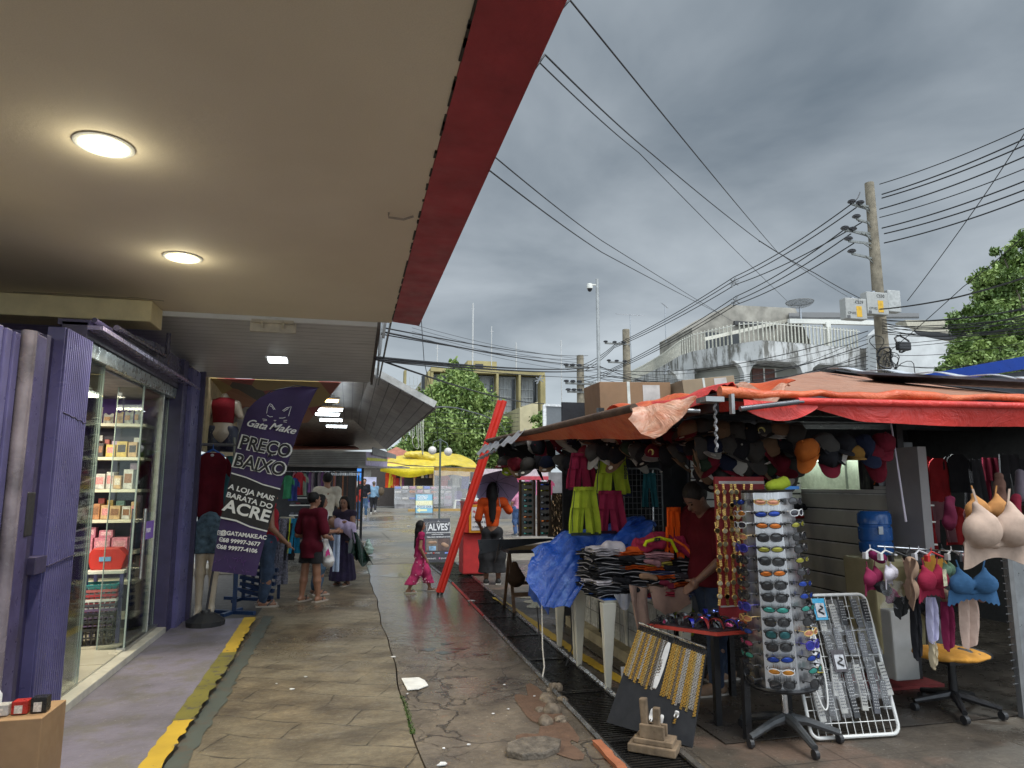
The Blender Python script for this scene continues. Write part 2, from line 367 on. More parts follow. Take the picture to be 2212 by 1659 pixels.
 # ================================================================== ground
def ground_mat(kind):
 m,b,t=newmat('wet_'+kind)
 P=t.pos()
 big=t.noise(0.55,5,0.6);mid=t.noise(2.6,6,0.65);fine=t.noise(28,4,0.6)
 h=None
 if kind=='tile':
  base=t.mix(t.rng(mid,0.3,0.7),(0.06,0.044,0.028),(0.235,0.185,0.115))
  base=t.mix(t.rng(big,0.42,0.62),base,(0.215,0.185,0.13))
  bt=t.n('ShaderNodeTexBrick');mp=t.n('ShaderNodeMapping');mp.inputs['Rotation'].default_value=(0,0,R(24));t.L.new(P,mp.inputs[0])
  ds=t.n('ShaderNodeVectorMath',operation='ADD');nn=t.n('ShaderNodeTexNoise');nn.inputs['Scale'].default_value=1.7;t.L.new(P,nn.inputs['Vector'])
  sc=t.n('ShaderNodeVectorMath',operation='SCALE');t.L.new(nn.outputs['Color'],sc.inputs[0]);sc.inputs[3].default_value=0.18
  t.L.new(mp.outputs[0],ds.inputs[0]);t.L.new(sc.outputs[0],ds.inputs[1]);t.L.new(ds.outputs[0],bt.inputs['Vector'])
  bt.inputs['Scale'].default_value=1.0;bt.inputs['Mortar Size'].default_value=0.007;bt.inputs['Mortar Smooth'].default_value=0.4
  bt.inputs['Brick Width'].default_value=0.62;bt.inputs['Row Height'].default_value=0.30
  gap=t.m('MULTIPLY',bt.outputs['Fac'],t.rng(t.noise(1.9,3),0.36,0.52));gap=t.m('MULTIPLY',gap,t.rng(t.noise(7,3),.30,.5));st_=t.n('ShaderNodeMapping');st_.inputs['Rotation'].default_value=(0,0,R(24));st_.inputs['Scale'].default_value=(1.0,1.9,1);t.L.new(P,st_.inputs[0]);base=t.mix(t.rng(t.noise(1.6,6,.72,vec=st_.outputs[0],dist=.15),.46,.66,0,.75),base,(.05,.036,.024));base=t.mix(t.rng(t.noise(2.3,6,.75,vec=st_.outputs[0]),.60,.72,0,.45),base,(.25,.215,.165));wet=t.rng(t.noise(0.5,4,0.6),0.45,0.62)
 elif kind=='crazy':
  base=t.mix(t.rng(mid,0.3,0.7),(0.06,0.047,0.035),(0.21,0.17,0.125))
  base=t.mix(t.rng(t.noise(5,4,0.7),0.62,0.75),base,(0.20,0.105,0.06))
  wp=t.n('ShaderNodeVectorMath',operation='ADD');nn=t.n('ShaderNodeTexNoise');nn.inputs['Scale'].default_value=2.2;nn.inputs['Detail'].default_value=4;t.L.new(P,nn.inputs['Vector'])
  sc=t.n('ShaderNodeVectorMath',operation='SCALE');t.L.new(nn.outputs['Color'],sc.inputs[0]);sc.inputs[3].default_value=0.55;t.L.new(P,wp.inputs[0]);t.L.new(sc.outputs[0],wp.inputs[1])
  near=t.n('ShaderNodeSeparateXYZ');t.L.new(P,near.inputs[0])
  v=t.vor(2.6,wp.outputs[0]);gap=t.m('MULTIPLY',t.rng(v,0.006,0.022,1.0,0.0),t.rng(t.noise(1.6,3),.38,.55));gap=t.m('MAXIMUM',gap,t.rng(t.vor(1.15,wp.outputs[0]),0.003,0.012,.9,0.0))
  gap=t.m('MULTIPLY',gap,t.rng(near.outputs['Y'],6.0,8.5,1.0,0.12));wet=t.rng(t.noise(0.8,4,0.6),0.40,0.56)
  wet=t.m('MAXIMUM',wet,t.rng(near.outputs['Y'],5,8));base=t.mix(t.m('MULTIPLY',t.rng(near.outputs['Y'],5.5,9),.6),base,(.15,.14,.125))  # farther lane mixed paler grey: sky reflection put into the base colour
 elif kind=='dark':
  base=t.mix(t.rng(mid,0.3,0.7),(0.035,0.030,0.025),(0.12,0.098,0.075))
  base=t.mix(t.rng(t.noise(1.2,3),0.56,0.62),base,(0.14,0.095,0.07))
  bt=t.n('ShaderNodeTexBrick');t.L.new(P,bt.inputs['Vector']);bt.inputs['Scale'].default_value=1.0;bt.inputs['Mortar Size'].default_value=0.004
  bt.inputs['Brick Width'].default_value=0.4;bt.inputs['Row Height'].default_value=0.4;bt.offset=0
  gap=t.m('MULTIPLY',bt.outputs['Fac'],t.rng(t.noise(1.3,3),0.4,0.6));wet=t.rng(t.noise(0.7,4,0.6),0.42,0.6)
 else:
  base=t.mix(t.rng(mid,0.3,0.7),(0.17,0.145,0.105),(0.31,0.275,0.215))
  base=t.mix(t.rng(t.noise(0.16,3),0.45,0.6),base,(0.16,0.165,0.16))
  gap=t.rng(t.vor(0.35),0.0,0.012,0.7,0.0);wet=t.rng(t.noise(0.25,4,0.6),0.42,0.58)
 base=t.mix(t.m('MULTIPLY',t.rng(fine,0.35,0.75),0.35),base,(0.05,0.04,0.03))
 base=t.mix(t.rng(t.noise(60,2),0.70,0.74),base,(0.32,0.29,0.24))
 base=t.mix(t.m('MULTIPLY',gap,0.85),base,(0.018,0.015,0.012))
 base=t.mix(t.m('MULTIPLY',wet,0.25),base,(0.05,0.045,0.04));t.L.new(base,b.inputs['Base Color'])
 t.L.new(t.m('ADD',t.rng(wet,0,1,0.55,0.15),t.m('MULTIPLY',t.m('SUBTRACT',fine,0.5),0.35)),b.inputs['Roughness'])
 hh=t.m('SUBTRACT',t.m('ADD',t.m('MULTIPLY',mid,0.8),t.m('MULTIPLY',fine,0.28)),t.m('MULTIPLY',gap,0.5))
 bn=t.n('ShaderNodeBump');t.L.new(t.rng(wet,0,1,0.7,0.22),bn.inputs['Strength']);bn.inputs['Distance'].default_value=0.03;t.L.new(hh,bn.inputs['Height']);t.L.new(bn.outputs[0],b.inputs['Normal'])
 return m
struct('ground',MB().quad((-400,-60,-0.12),(400,-60,-0.12),(400,900,-0.12),(-400,900,-0.12)),mat((0.10,0.09,0.08),rough=0.8))
def xl(y):return 1.50+0.013*min(y,11)-(0.03*(y-11)if y>11 else 0)
def xr(y):return 1.86+0.018*y
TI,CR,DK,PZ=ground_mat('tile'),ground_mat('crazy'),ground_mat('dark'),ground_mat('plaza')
JX=lambda y:0.44-0.008*(y-4)+0.012*math.sin(y*2.1)+0.007*math.sin(y*5.3)
def strip(fa,fb,y0,y1,n,z=0.0,zb=-0.11):
 mb=MB()
 ys=[y0+(y1-y0)*i/n for i in range(n+1)]
 A=[(fa(y),y)for y in ys];B=[(fb(y),y)for y in ys][::-1]
 return mb.prism(A+B,(0,0,z),(1,0,0),(0,1,0),(0,0,zb-z))
struct('walkway',strip(lambda y:-1.02,JX,-4,13.9,120),TI)
struct('street',strip(lambda y:JX(y)+0.012,xl,-4,13.9,120,z=-0.006),CR)
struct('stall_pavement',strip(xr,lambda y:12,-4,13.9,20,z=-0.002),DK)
struct('plaza',MB().box(-400,400,13.9,900,-0.11,0.0),PZ)
PU,b_,t_=newmat('worn_purple_paint')
f=t_.rng(t_.noise(3.1,6,0.7),0.47,0.60);c_=t_.mix(t_.m('MULTIPLY',f,0.75),(0.185,0.17,0.225),(0.145,0.135,0.125));c_=t_.mix(t_.m('MULTIPLY',t_.rng(t_.noise(1.1,5,0.7),0.42,0.62),0.55),c_,(0.065,0.06,0.058))
c_=t_.mix(t_.rng(t_.noise(45,2),0.68,0.74),c_,(0.25,0.22,0.24));t_.L.new(c_,b_.inputs['Base Color'])
b_.inputs['Roughness'].default_value=0.55;bn=t_.n('ShaderNodeBump');bn.inputs['Strength'].default_value=0.5;bn.inputs['Distance'].default_value=0.01;t_.L.new(t_.noise(20,5,0.7),bn.inputs['Height']);t_.L.new(bn.outputs[0],b_.inputs['Normal'])
sw=MB();sw.prism([(-1.05,-4),(-1.05,7.35),(-1.12,8.6),(-1.95,8.6),(-1.95,-4)],(0,0,0.03),(1,0,0),(0,1,0),(0,0,-0.14))
struct('sidewalk',sw,PU)
# yellow painted edge, broken by wear, and the dark green stained stretch beside it
def paintmat(col,thr):
 m,b,t=newmat('worn_road_paint');f=t.rng(t.noise(9,5,0.7),thr-0.02,thr+0.02)
 c=t.mix(t.rng(t.noise(4,4),0.3,0.7),tuple(x*0.75 for x in col),col)
 t.L.new(t.mix(f,c,(0.08,0.07,0.055)),b.inputs['Base Color']);b.inputs['Roughness'].default_value=0.55;return m
YL=paintmat((0.55,0.36,0.03),0.66);YL2=paintmat((0.18,0.16,0.03),0.56);TEAL=paintmat((0.075,0.088,0.078),0.55)
def ribbon(pts,w_,z,seed=0,jag=0.015,side=(1,0)):
 mb=MB();r=random.Random(seed);vs=[];out=[]
 for i in range(len(pts)-1):
  a=Vector(pts[i]);b=Vector(pts[i+1]);n=max(2,int((b-a).length/0.06))
  for k in range(n+(i==len(pts)-2)):out.append(a.lerp(b,k/n))
 for i,p in enumerate(out):
  d=(out[min(i+1,len(out)-1)]-out[max(i-1,0)]).normalized();q=Vector((d.y,-d.x))
  vs.append((p-q*(w_/2+r.uniform(-jag,jag)*.5),p+q*(w_/2+r.uniform(-jag,jag))))
 V=[(v[0].x,v[0].y,z)for v in vs]+[(v[1].x,v[1].y,z)for v in vs];n=len(vs)
 return mb.add(V,[(i,i+1,n+i+1,n+i)for i in range(n-1)])
struct('kerb_line',ribbon([(-1.0,-3),(-1.0,5.05)],0.12,0.0345,1),YL)
struct('kerb_line',ribbon([(-1.0,5.05),(-1.02,6.9)],0.13,0.0345,2),YL2)
struct('kerb_line',ribbon([(-1.02,6.9),(-1.06,8.6)],0.12,0.0345,3),YL)
struct('kerb_line',ribbon([(-0.89,3.2),(-0.87,8.8)],0.12,0.0042,4,0.018),TEAL)
struct('sidewalk_line',ribbon([(2.02,9.5),(2.1,6.3),(2.18,4.95),(2.40,4.02)],0.10,0.0025,5),YL)
struct('sidewalk_line',ribbon([(2.38,4.0),(3.2,4.02),(6.5,4.06)],0.085,0.003,6),YL)
# puddles and pale reflecting water films
WATER=mat((0.045,0.045,0.042),rough=0.14,var=0,spec=0.9)
def blob(cx,cy,rx,ry,z,seed,n=28):
 r=random.Random(seed);ph=[r.uniform(0,6.28)for _ in range(4)]
 return MB().add([(cx+rx*math.cos(a)*k,cy+ry*math.sin(a)*k,z)for a,k in((2*math.pi*i/n,1+0.25*math.sin(3*2*math.pi*i/n+ph[0])+0.15*math.sin(5*2*math.pi*i/n+ph[1]))for i in range(n))],[tuple(range(n))])
for i,(x,y,a,b)in enumerate([(0.78,6.75,.07,.06),(0.93,6.6,.10,.05),(1.08,6.72,.08,.04),(1.22,6.45,.07,.04),(0.98,6.95,.06,.04),(0.8,12.2,.18,.3),(2.9,9.5,.5,.6),(2.6,8.9,.35,.3)]):
 struct('puddle',blob(x,y,a,b,0.0025 if x<0.4 or x>2 else-0.0035,i),WATER)
 # pieces of white sheet, foam cups and litter
def litter(u,v,s,seed,name='litter',lab='',cat='litter',c=(0.6,0.6,0.6)):
 p=G(u,v);n=7;r=random.Random(seed)
 pts=[(math.cos(6.28*i/n)*s*.6*r.uniform(.5,1.2),math.sin(6.28*i/n)*s*.6*r.uniform(.4,1))for i in range(n)]
 o=MB().prism(pts,(p.x,p.y,0.003),(1,0,0),(0,1,0),(0,0,0.004+s*0.03)).build(name,mat(c,rough=0.6));return tag(o,lab,cat)
q=[G(867,1467),G(905,1465),G(918,1472),G(925,1482),G(905,1490),G(880,1492)]
tag(MB().prism([(p.x,p.y)for p in q],(0,0,0.002),(1,0,0),(0,1,0),(0,0,0.006)).build('foam_scrap',mat((.62,.62,.6))),'torn white sheet scrap lying flat by the pavement joint','litter')
for i,(u,v,s,lab)in enumerate([(1065,1543,.018,'white litter chip beside the loose stones'),(1098,1533,.02,'white scrap among the loose stones by the drain'),(1012,1610,.02,'small pale scrap on the cracked stones low in the street'),(958,1618,.022,'whitish scrap by the diagonal crack low in the street'),(1155,1505,.018,'crumb of white foam near the red earth patch'),(955,1653,.05,'pale flat flake at the bottom edge of the wet walkway'),(630,1490,.035,'off white paper bit on the dry tan walkway'),(597,1478,.02,'tiny paper bit on the walkway by the yellow kerb'),(1090,1480,.02,'white chip in the red soil'),(850,1420,.04,'white wet paper at the pavement joint'),(660,1463,.025,'grey paper crumb lying mid walkway'),(880,1500,.015,'small white crumb below the torn sheet')]):
 litter(u,v,s,i,lab=lab)
p=G(1005,1378);tag(MB().lathe([(0.035,0),(0.05,0.02),(0.053,0.022),(0.03,0.012),(0,0.008)],14,(1.62,9.2,0.0)).build('foam_cup',mat((.6,.6,.58))),'crushed white foam lid on the drain edge','cup')
p=G(883,1110+28);tag(MB().lathe([(0.05,0),(0.07,0.03),(0.072,0.032),(0.04,0.015),(0,0.01)],14,(p.x,p.y,0.0)).build('foam_cup',mat((.6,.6,.58))),'white foam cup lying near the small girl','cup')
# loose stones and earth where the street edge has broken away
EARTH=mat((0.11,0.062,0.038),rough=0.8,bump=0.6,scale=14)
struct('earth_patch',blob(1.36,4.85,.13,.5,-0.0018,77),EARTH);struct('earth_patch',blob(1.25,4.25,.16,.25,-0.0014,78),EARTH)
ST=mat((0.16,0.125,0.09),rough=0.7,var=0.5,scale=20,bump=0.8,bscale=60)
def stone(x,y,a,b,h,seed,lab):
 if a>.1:
  o=MB().prism([(-.17,-.03),(-.10,-.10),(.02,-.12),(.14,-.07),(.19,.02),(.12,.09),(-.02,.11),(-.13,.07)],(x,y,-.004),(1,.1,0),(-.1,1,.06),(0,0,.042)).build('loose_stone',mat((.12,.10,.078),rough=.6,var=.5,scale=18,bump=1,bscale=50),bev=.009);return tag(o,lab,'stone')
 s=SDF(vox=max(a,b)/11,k=0.01);s.ell((0,0,0),(a,b,h));r=random.Random(seed)
 for i in range(3):s.ell((r.uniform(-a,a)*.4,r.uniform(-b,b)*.4,0),(a*.7,b*.7,h*r.uniform(.6,1)))
 s.noise=lambda X:nz3(X,1.6/a,seed)*h*0.35
 o=s.build('loose_stone',ST);o.location=(x,y,0.0);o.rotation_euler.z=r.uniform(0,3);return tag(o,lab,'stone')
for i,(u,v,a,b,h,lab)in enumerate([(1150,1622,.15,.10,.05,'large flat loose slab nearest the camera'),(1200,1490,.05,.04,.05,'pale loose stone, farthest of the row by the drain'),(1182,1512,.06,.05,.045,'tan rounded stone in the middle of the loose row'),(1197,1535,.075,.05,.05,'broad brown loose stone beside the drain rail'),(1178,1560,.06,.05,.04,'dark loose stone lying apart on red earth'),(1215,1512,.035,.03,.03,'small rounded pebble touching the drain rail'),(1212,1556,.04,.035,.03,'small stone at the drain rail below the broad one'),(1165,1535,.03,.03,.025,'little pebble in the red earth')]):
 p=G(u,v);stone(p.x,p.y,a,b,h,i,lab)
tag(ribbon([(1.485,2.6),(1.50,3.9),(1.50,4.15)],0.05,0.02,8,0.01).quad((1.46,2.6,-0.05),(1.48,4.15,-0.05),(1.48,4.15,.02),(1.46,2.6,.02)).build('brick_edging',mat((0.32,0.11,0.05),rough=0.7,bump=.5)),'broken orange brick edging strip along the drain','edging')
g=MB();r=random.Random(3)
for i in range(260):
 y=4.55+r.random()**1.5*0.8;x=JX(y)+0.01+r.uniform(-.015,.015);h=r.uniform(.008,.02);a=r.uniform(0,6.28)
 g.add([(x,y,0),(x+.006*math.cos(a),y+.006*math.sin(a),0),(x+r.uniform(-.015,.015),y+r.uniform(-.01,.01),h)],[(0,1,2)])
tag(g.build('moss',mat((0.05,0.10,0.015),rough=.8)),'thin green moss in the pavement joint','moss',kind='stuff')
# ------------------------------------------------------------------ drain
IRON=mat((0.03,0.028,0.026),rough=0.3,var=0.4,metal=0.6,bump=0.3);RAIL=mat((0.23,0.23,0.23),rough=0.28,metal=0.7,var=0.5,scale=6);RED=mat((0.42,0.02,0.012),rough=0.45,var=0.25)
struct('drain_bed',MB().box(1.3,2.3,-4,13.9,-0.115,-0.11),mat((0.012,0.011,0.01),rough=0.1))
y=1.2;gi=0
while y<13.6:
 y1=y+0.98;t=thing('drain_grate',['nearest the camera','beside the clamp block','beside the necklace board','beside the front table leg','beside the middle of the table','under the blue tarp edge','just past the blue tarp','beside the trestle bench','beside the trestle bench far leg','behind the red pole foot','left of the red cooler box','in front of the advert board','under the advert board'][gi%13]and 'dark iron drain grate '+['nearest the camera','beside the clamp block','beside the necklace board','beside the front table leg','beside the middle of the table','under the blue tarp edge','just past the blue tarp','beside the trestle bench','beside the trestle bench far leg','right of the red pole foot','left of the red cooler box','in front of the advert board','under the advert board'][gi%13],'drain grate',(xl(y),y,0),group='drain grates in the channel')
 fr=MB()
 for(a,b)in((xl,0.012),(xr,-0.012)):fr.bar((a(y)+b,y,-0.012),(a(y1)+b,y1,-0.012),0.022,0.03)
 fr.bar((xl(y)+.02,y+.012,-.013),(xr(y)-.02,y+.012,-.013),.02,.028);fr.bar((xl(y1)+.02,y1-.012,-.013),(xr(y1)-.02,y1-.012,-.013),.02,.028)
 fr.build('frame',IRON,t)
 br=MB();k=y+0.045
 while k<y1-0.03:br.bar((xl(k)+.024,k,-.016),(xr(k)-.024,k,-.016),.014,.02);k+=0.034
 br.build('grille',IRON,t)
 y=y1+0.012;gi+=1
def rail(f,off,y0,y1,m,lab):
 mb=MB();ys=[y0+(y1-y0)*i/8 for i in range(9)]
 mb.tube([(f(q)+off,q,0.004)for q in ys],0.018,4)
 return tag(mb.build('drain_rail',m),lab,'rail')
rail(xl,-0.01,2,8.2,RAIL,'left steel edge rail of the drain, near length');rail(xl,-0.01,8.25,11,RED,'red painted left rail of the drain behind the near length')
rail(xr,0.01,2,8.8,RAIL,'right steel edge rail of the drain under the stall');rail(xr,0.01,8.85,13.7,RAIL,'right steel edge rail of the drain beside the cooler');rail(xl,-0.01,11.05,13.7,RAIL,'left steel rail of the drain by the advert board')
# ================================================================== canopies on the left
TAN,b_,t_=newmat('tan_plaster');c_=t_.mix(t_.rng(t_.noise(0.7,4),.3,.7),(0.68,0.60,0.46),(0.78,0.70,0.55));c_=t_.mix(t_.m('MULTIPLY',t_.rng(t_.noise(160,2),.3,.7),.3),c_,(0.56,0.49,0.37));t_.L.new(c_,b_.inputs['Base Color']);b_.inputs['Roughness'].default_value=.8;bn=t_.n('ShaderNodeBump');bn.inputs['Strength'].default_value=.25;bn.inputs['Distance'].default_value=.02;t_.L.new(t_.noise(3.5,6,.7),bn.inputs['Height']);t_.L.new(bn.outputs[0],b_.inputs['Normal'])
CREAM=mat((0.74,0.64,0.38),rough=.8,var=.1,bump=.2);REDP=mat((0.38,0.045,0.055),rough=.5,var=.25,scale=3,bump=.1)
cp=thing('concrete_canopy','tan plastered canopy slab with deep red edge over the shop','canopy',(-1.8,3,3.2))
sl=MB();sl.box(-6,0.37,-3.5,7.0,3.2,3.42);sl.build('slab',TAN,cp)
fa=MB();fa.prism([(0.372,-3.5),(0.372,6.93),(0.66,7.05),(0.69,-3.5)],(0,0,3.195),(1,0,0),(0,1,0),(0,0,0.62));fa.build('fascia',REDP,cp,bev=.004)
MB().box(-5.9,-1.80,6.6,6.98,3.0,3.197).build('beam',CREAM,cp,bev=.012)
ED=MB();r=random.Random(5)
for i in range(60):
 y0=-1+i*.13+r.uniform(-.1,.1);ED.box(0.364-.004*r.random(),0.3735,y0,y0+.02+r.random()**2*.2,3.1945,3.1995)
ED.build('edge_crack',mat((.03,.025,.02)),cp)['kind']='stuff'
PC=mat((.22,.18,.13));MB().tube([(-2.9,6.58,3.199),(-2.5,6.55,3.199),(-2.2,6.57,3.199),(-1.9,6.54,3.199),(-1.7,6.60,3.199)],.0035,4).build('plaster_crack',PC,cp);MB().tube([(.18,4.06,3.2),(.18,4.06,3.17),(.27,4.06,3.165),(.33,4.06,3.19)],.007,6).build('hook',mat((.3,.25,.2)),cp)
GLOW=lambda c,s:mat(c,var=0,emit=c,es=s)
def downlight(x,y,s,lab):
 t=thing('ceiling_light',lab,'light',(x,y,3.2),group='round lights in the tan canopy')
 MB().lathe([(0.125,0.0),(0.135,-0.006),(0.125,-0.012),(0.112,-0.01),(0.112,0.03),(0.10,0.045)],40,(x,y,3.2)).build('trim',mat((.75,.75,.72),rough=.25,var=0),t,smooth=True)
 MB().lathe([(0.0,0.0),(0.111,0.0)],40,(x,y,3.1965)).build('diffuser',mat((1,.95,.55),var=0,emit=(1.0,0.92,0.50),es=s),t)
downlight(-1.23,3.52,1.5,'near round yellowish light set in the tan canopy');downlight(-1.25,5.25,1.3,'farther round yellowish light set in the tan canopy')
for(x,y)in((-1.23,3.52),(-1.25,5.25)):
 ld=bpy.data.lights.new('ceiling_lamp','POINT');ld.energy=1.1;ld.color=(1,.92,.66);ld.shadow_soft_size=.06
 lo=bpy.data.objects.new('ceiling_lamp',ld);C.objects.link(lo);lo.location=(x,y,3.08);l2=bpy.data.lights.new('ceiling_lamp','SPOT');l2.energy=115;l2.color=(1,.93,.75);l2.spot_size=R(140);l2.spot_blend=1;l2.shadow_soft_size=.1;lo=bpy.data.objects.new('ceiling_lamp',l2);C.objects.link(lo);lo.location=(x,y,3.17)
 # second canopy: grey-white pvc lining
PVC,b_,t_=newmat('pvc_lining');wv=t_.n('ShaderNodeTexWave',bands_direction='Y');wv.inputs['Scale'].default_value=3.1;t_.L.new(t_.pos(),wv.inputs['Vector'])
c_=t_.mix(t_.rng(t_.noise(1.3,4),.3,.7),(0.46,.455,.45),(.62,.61,.60));c_=t_.mix(t_.m('MULTIPLY',t_.rng(wv.outputs[1],0.0,.12,1,0),.5),c_,(.22,.22,.22));c_=t_.mix(t_.rng(t_.noise(5,4,.7,vec=t_.scaled((.4,2.5,1))),.6,.75),c_,(.30,.28,.26));t_.L.new(c_,b_.inputs['Base Color']);b_.inputs['Roughness'].default_value=.32
pz=lambda y:3.17-(y-7)*0.155
cp=thing('lined_canopy','grey lined canopy behind the tan canopy','canopy',(-1,8,3))
MB().quad((-6,7.05,pz(7.05)),(.225,7.05,pz(7.05)),(.215,9.0,pz(9)),(-6,9.0,pz(9)),.05,(0,0,1)).build('ceiling_panel',PVC,cp)
MB().bar((.245,7.07,3.19),(.235,9.02,2.88),.03,.10).build('edge_trim',mat((.12,.10,.09),rough=.7),cp)
MB().quad((.34,7.12,3.02),(.50,7.12,3.9),(.50,9.25,3.9),(.34,9.25,2.86),.02).build('side_panel',mat((.30,.31,.31),rough=.22,metal=.4,var=.5,scale=3,bump=.5,bscale=4),cp)
tr=MB();tr.bar((.30,7.3,3.1),(.36,7.3,3.7),.03);tr.bar((.30,8.9,2.9),(.36,8.9,3.6),.03);tr.bar((.29,7.3,3.15),(.34,8.0,3.6),.02);tr.bar((.29,8.0,3.05),(.33,8.0,3.6),.02);tr.bar((.29,8.0,3.6),(.31,8.9,2.95),.02);tr.build('truss',mat((.3,.3,.3),metal=.5),cp)
t=thing('ceiling_light','square white light glowing in the grey lined canopy','light',(-.86,8.2,pz(8.2)))
MB().quad((-.98,8.08,pz(8.08)-.012),(-.74,8.08,pz(8.08)-.012),(-.74,8.32,pz(8.32)-.012),(-.98,8.32,pz(8.32)-.012),.01,(0,0,1)).build('trim',mat((.7,.7,.7)),t)
MB().quad((-.96,8.10,pz(8.10)-.016),(-.76,8.10,pz(8.10)-.016),(-.76,8.30,pz(8.30)-.016),(-.96,8.30,pz(8.30)-.016)).build('diffuser',mat((1,1,1),var=0,emit=(.9,1,1),es=7),t)
MB().box(-1.02,-.58,7.07,7.12,3.06,3.16).box(-1.0,-.60,7.0,7.07,3.14,3.17).bar((-.9,7.05,3.10),(-.9,6.98,3.15),.02).bar((-.7,7.05,3.10),(-.7,6.98,3.15),.02).build('awning_bracket',mat((.5,.46,.38),rough=.6)).location=(0,0,0)
tag(bpy.data.objects['awning_bracket'],'pale metal bracket fixed at the end of the tan canopy','bracket')
# third canopy: sloping metal sheets on a mesh
MESHED,b_,t_=newmat('sheet_on_mesh');br_=t_.n('ShaderNodeTexBrick');br_.offset=0
mp_=t_.n('ShaderNodeMapping');mp_.inputs['Location'].default_value=(0,0,0);t_.L.new(t_.pos(),mp_.inputs[0]);t_.L.new(mp_.outputs[0],br_.inputs['Vector'])
br_.inputs['Scale'].default_value=1;br_.inputs['Brick Width'].default_value=.16;br_.inputs['Row Height'].default_value=.62;br_.inputs['Mortar Size'].default_value=.007
c_=t_.mix(t_.rng(t_.noise(2.2,5,.7,vec=t_.scaled((1,.5,1))),.35,.65),(.17,.15,.15),(.33,.31,.30));c_=t_.mix(br_.outputs[1],c_,(.05,.045,.045));t_.L.new(c_,b_.inputs['Base Color']);b_.inputs['Metallic'].default_value=.25;b_.inputs['Roughness'].default_value=.45
cp=thing('sheet_awning','grey sheet metal awning with mesh under it, beyond the lined canopy','awning',(0,12,2.8))
def ruled(mb,A,B,nu,nv,t):
 return mb.sheet(lambda a,b:Vector(A[0]).lerp(Vector(A[1]),b).lerp(Vector(B[0]).lerp(Vector(B[1]),b),a),nu,nv,t)
E1,E2=Vector((1.10,9.35,2.60)),Vector((1.06,21.5,2.62));R1,R2=Vector((.24,9.35,3.04)),Vector((.05,16.5,3.06));S1,S2=Vector((-1.7,9.35,3.5)),Vector((-1.7,16.5,3.2))
mb=MB();ruled(mb,(R1,R2),(E1,E2),6,20,.02);ruled(mb,(S1,S2),(R1,R2),6,20,.02);mb.build('roof_sheet',MESHED,cp)
mb=MB();mb.quad(R2,E2,(-1.7,21.5,2.45),S2,.02,(0,0,1));mb.build('end_sheet',mat((.42,.38,.35),rough=.5),cp)
MB().bar(R1+Vector((0,-.02,.05)),E1+Vector((.02,-.02,.03)),.02,.09).build('gutter',mat((.55,.55,.53),rough=.5),cp)
MB().bar(E1+Vector((.02,0,0)),E2,.03,.05).build('eave',mat((.10,.08,.07),rough=.6),cp)
MB().bar((-1.78,9.0,2.55),(-1.78,20,2.5),.06,1.2).build('back_board',mat((.55,.45,.25),rough=.7,var=.3),cp)
for i,(x,y,z,c)in enumerate([(-.42,11.0,2.86,(1,.65,.2)),(-.36,11.6,2.78,(.85,.95,1)),(-.42,12.4,2.78,(.85,.95,1)),(-.38,13.3,2.76,(.85,.95,1)),(-.30,14.5,2.74,(.85,.95,1))]):
 t=thing('hanging_light',['amber tube light glowing under the sheet awning','nearest white tube light under the sheet awning','second white tube light under the sheet awning','third white tube light under the sheet awning','farthest white tube light under the sheet awning'][i],'light',(x,y,z))
 MB().box(x-.22,x+.22,y-.05,y+.05,z,z+.03).build('housing',mat((.6,.6,.6)),t);MB().tube([(x-.2,y,z-.012),(x+.2,y,z-.012)],.03,8).build('tube',mat(c,var=0,emit=c,es=9),t);MB().tube([(x,y,z+.03),(x,y,3.3)],.005,5).build('cord',mat((.1,.1,.1)),t)
 # patterned banner lining under the roof above the mannequin
bn_m,b_,t_=newmat('printed_lining');vv=t_.n('ShaderNodeTexVoronoi',feature='F1');vv.inputs['Scale'].default_value=2.0;t_.L.new(t_.scaled((1.2,.5,2)),vv.inputs['Vector']);
rp=t_.n('ShaderNodeValToRGB');rp.color_ramp.interpolation='CONSTANT'
for e,(p_,c_)in zip(range(5),[(0,(.30,.07,.04)),(.2,(.40,.16,.08)),(.42,(.42,.30,.10)),(.62,(.06,.05,.045)),(.8,(.35,.05,.05))]):
 el=rp.color_ramp.elements[0]if e==0 else rp.color_ramp.elements.new(p_);el.position=p_;el.color=(*c_,1)
se_=t_.n('ShaderNodeSeparateXYZ');t_.L.new(vv.outputs['Color'],se_.inputs[0]);t_.L.new(se_.outputs[0],rp.inputs[0]);t_.L.new(rp.outputs[0],b_.inputs['Base Color']);b_.inputs['Roughness'].default_value=.5
tag(MB().quad((-1.9,9.1,2.86),(-.15,9.1,2.86),(-.75,12.5,2.62),(-1.9,12.5,2.45),.01).build('printed_lining',bn_m),'red and brown printed sheet lining the roof above the mannequin','banner')
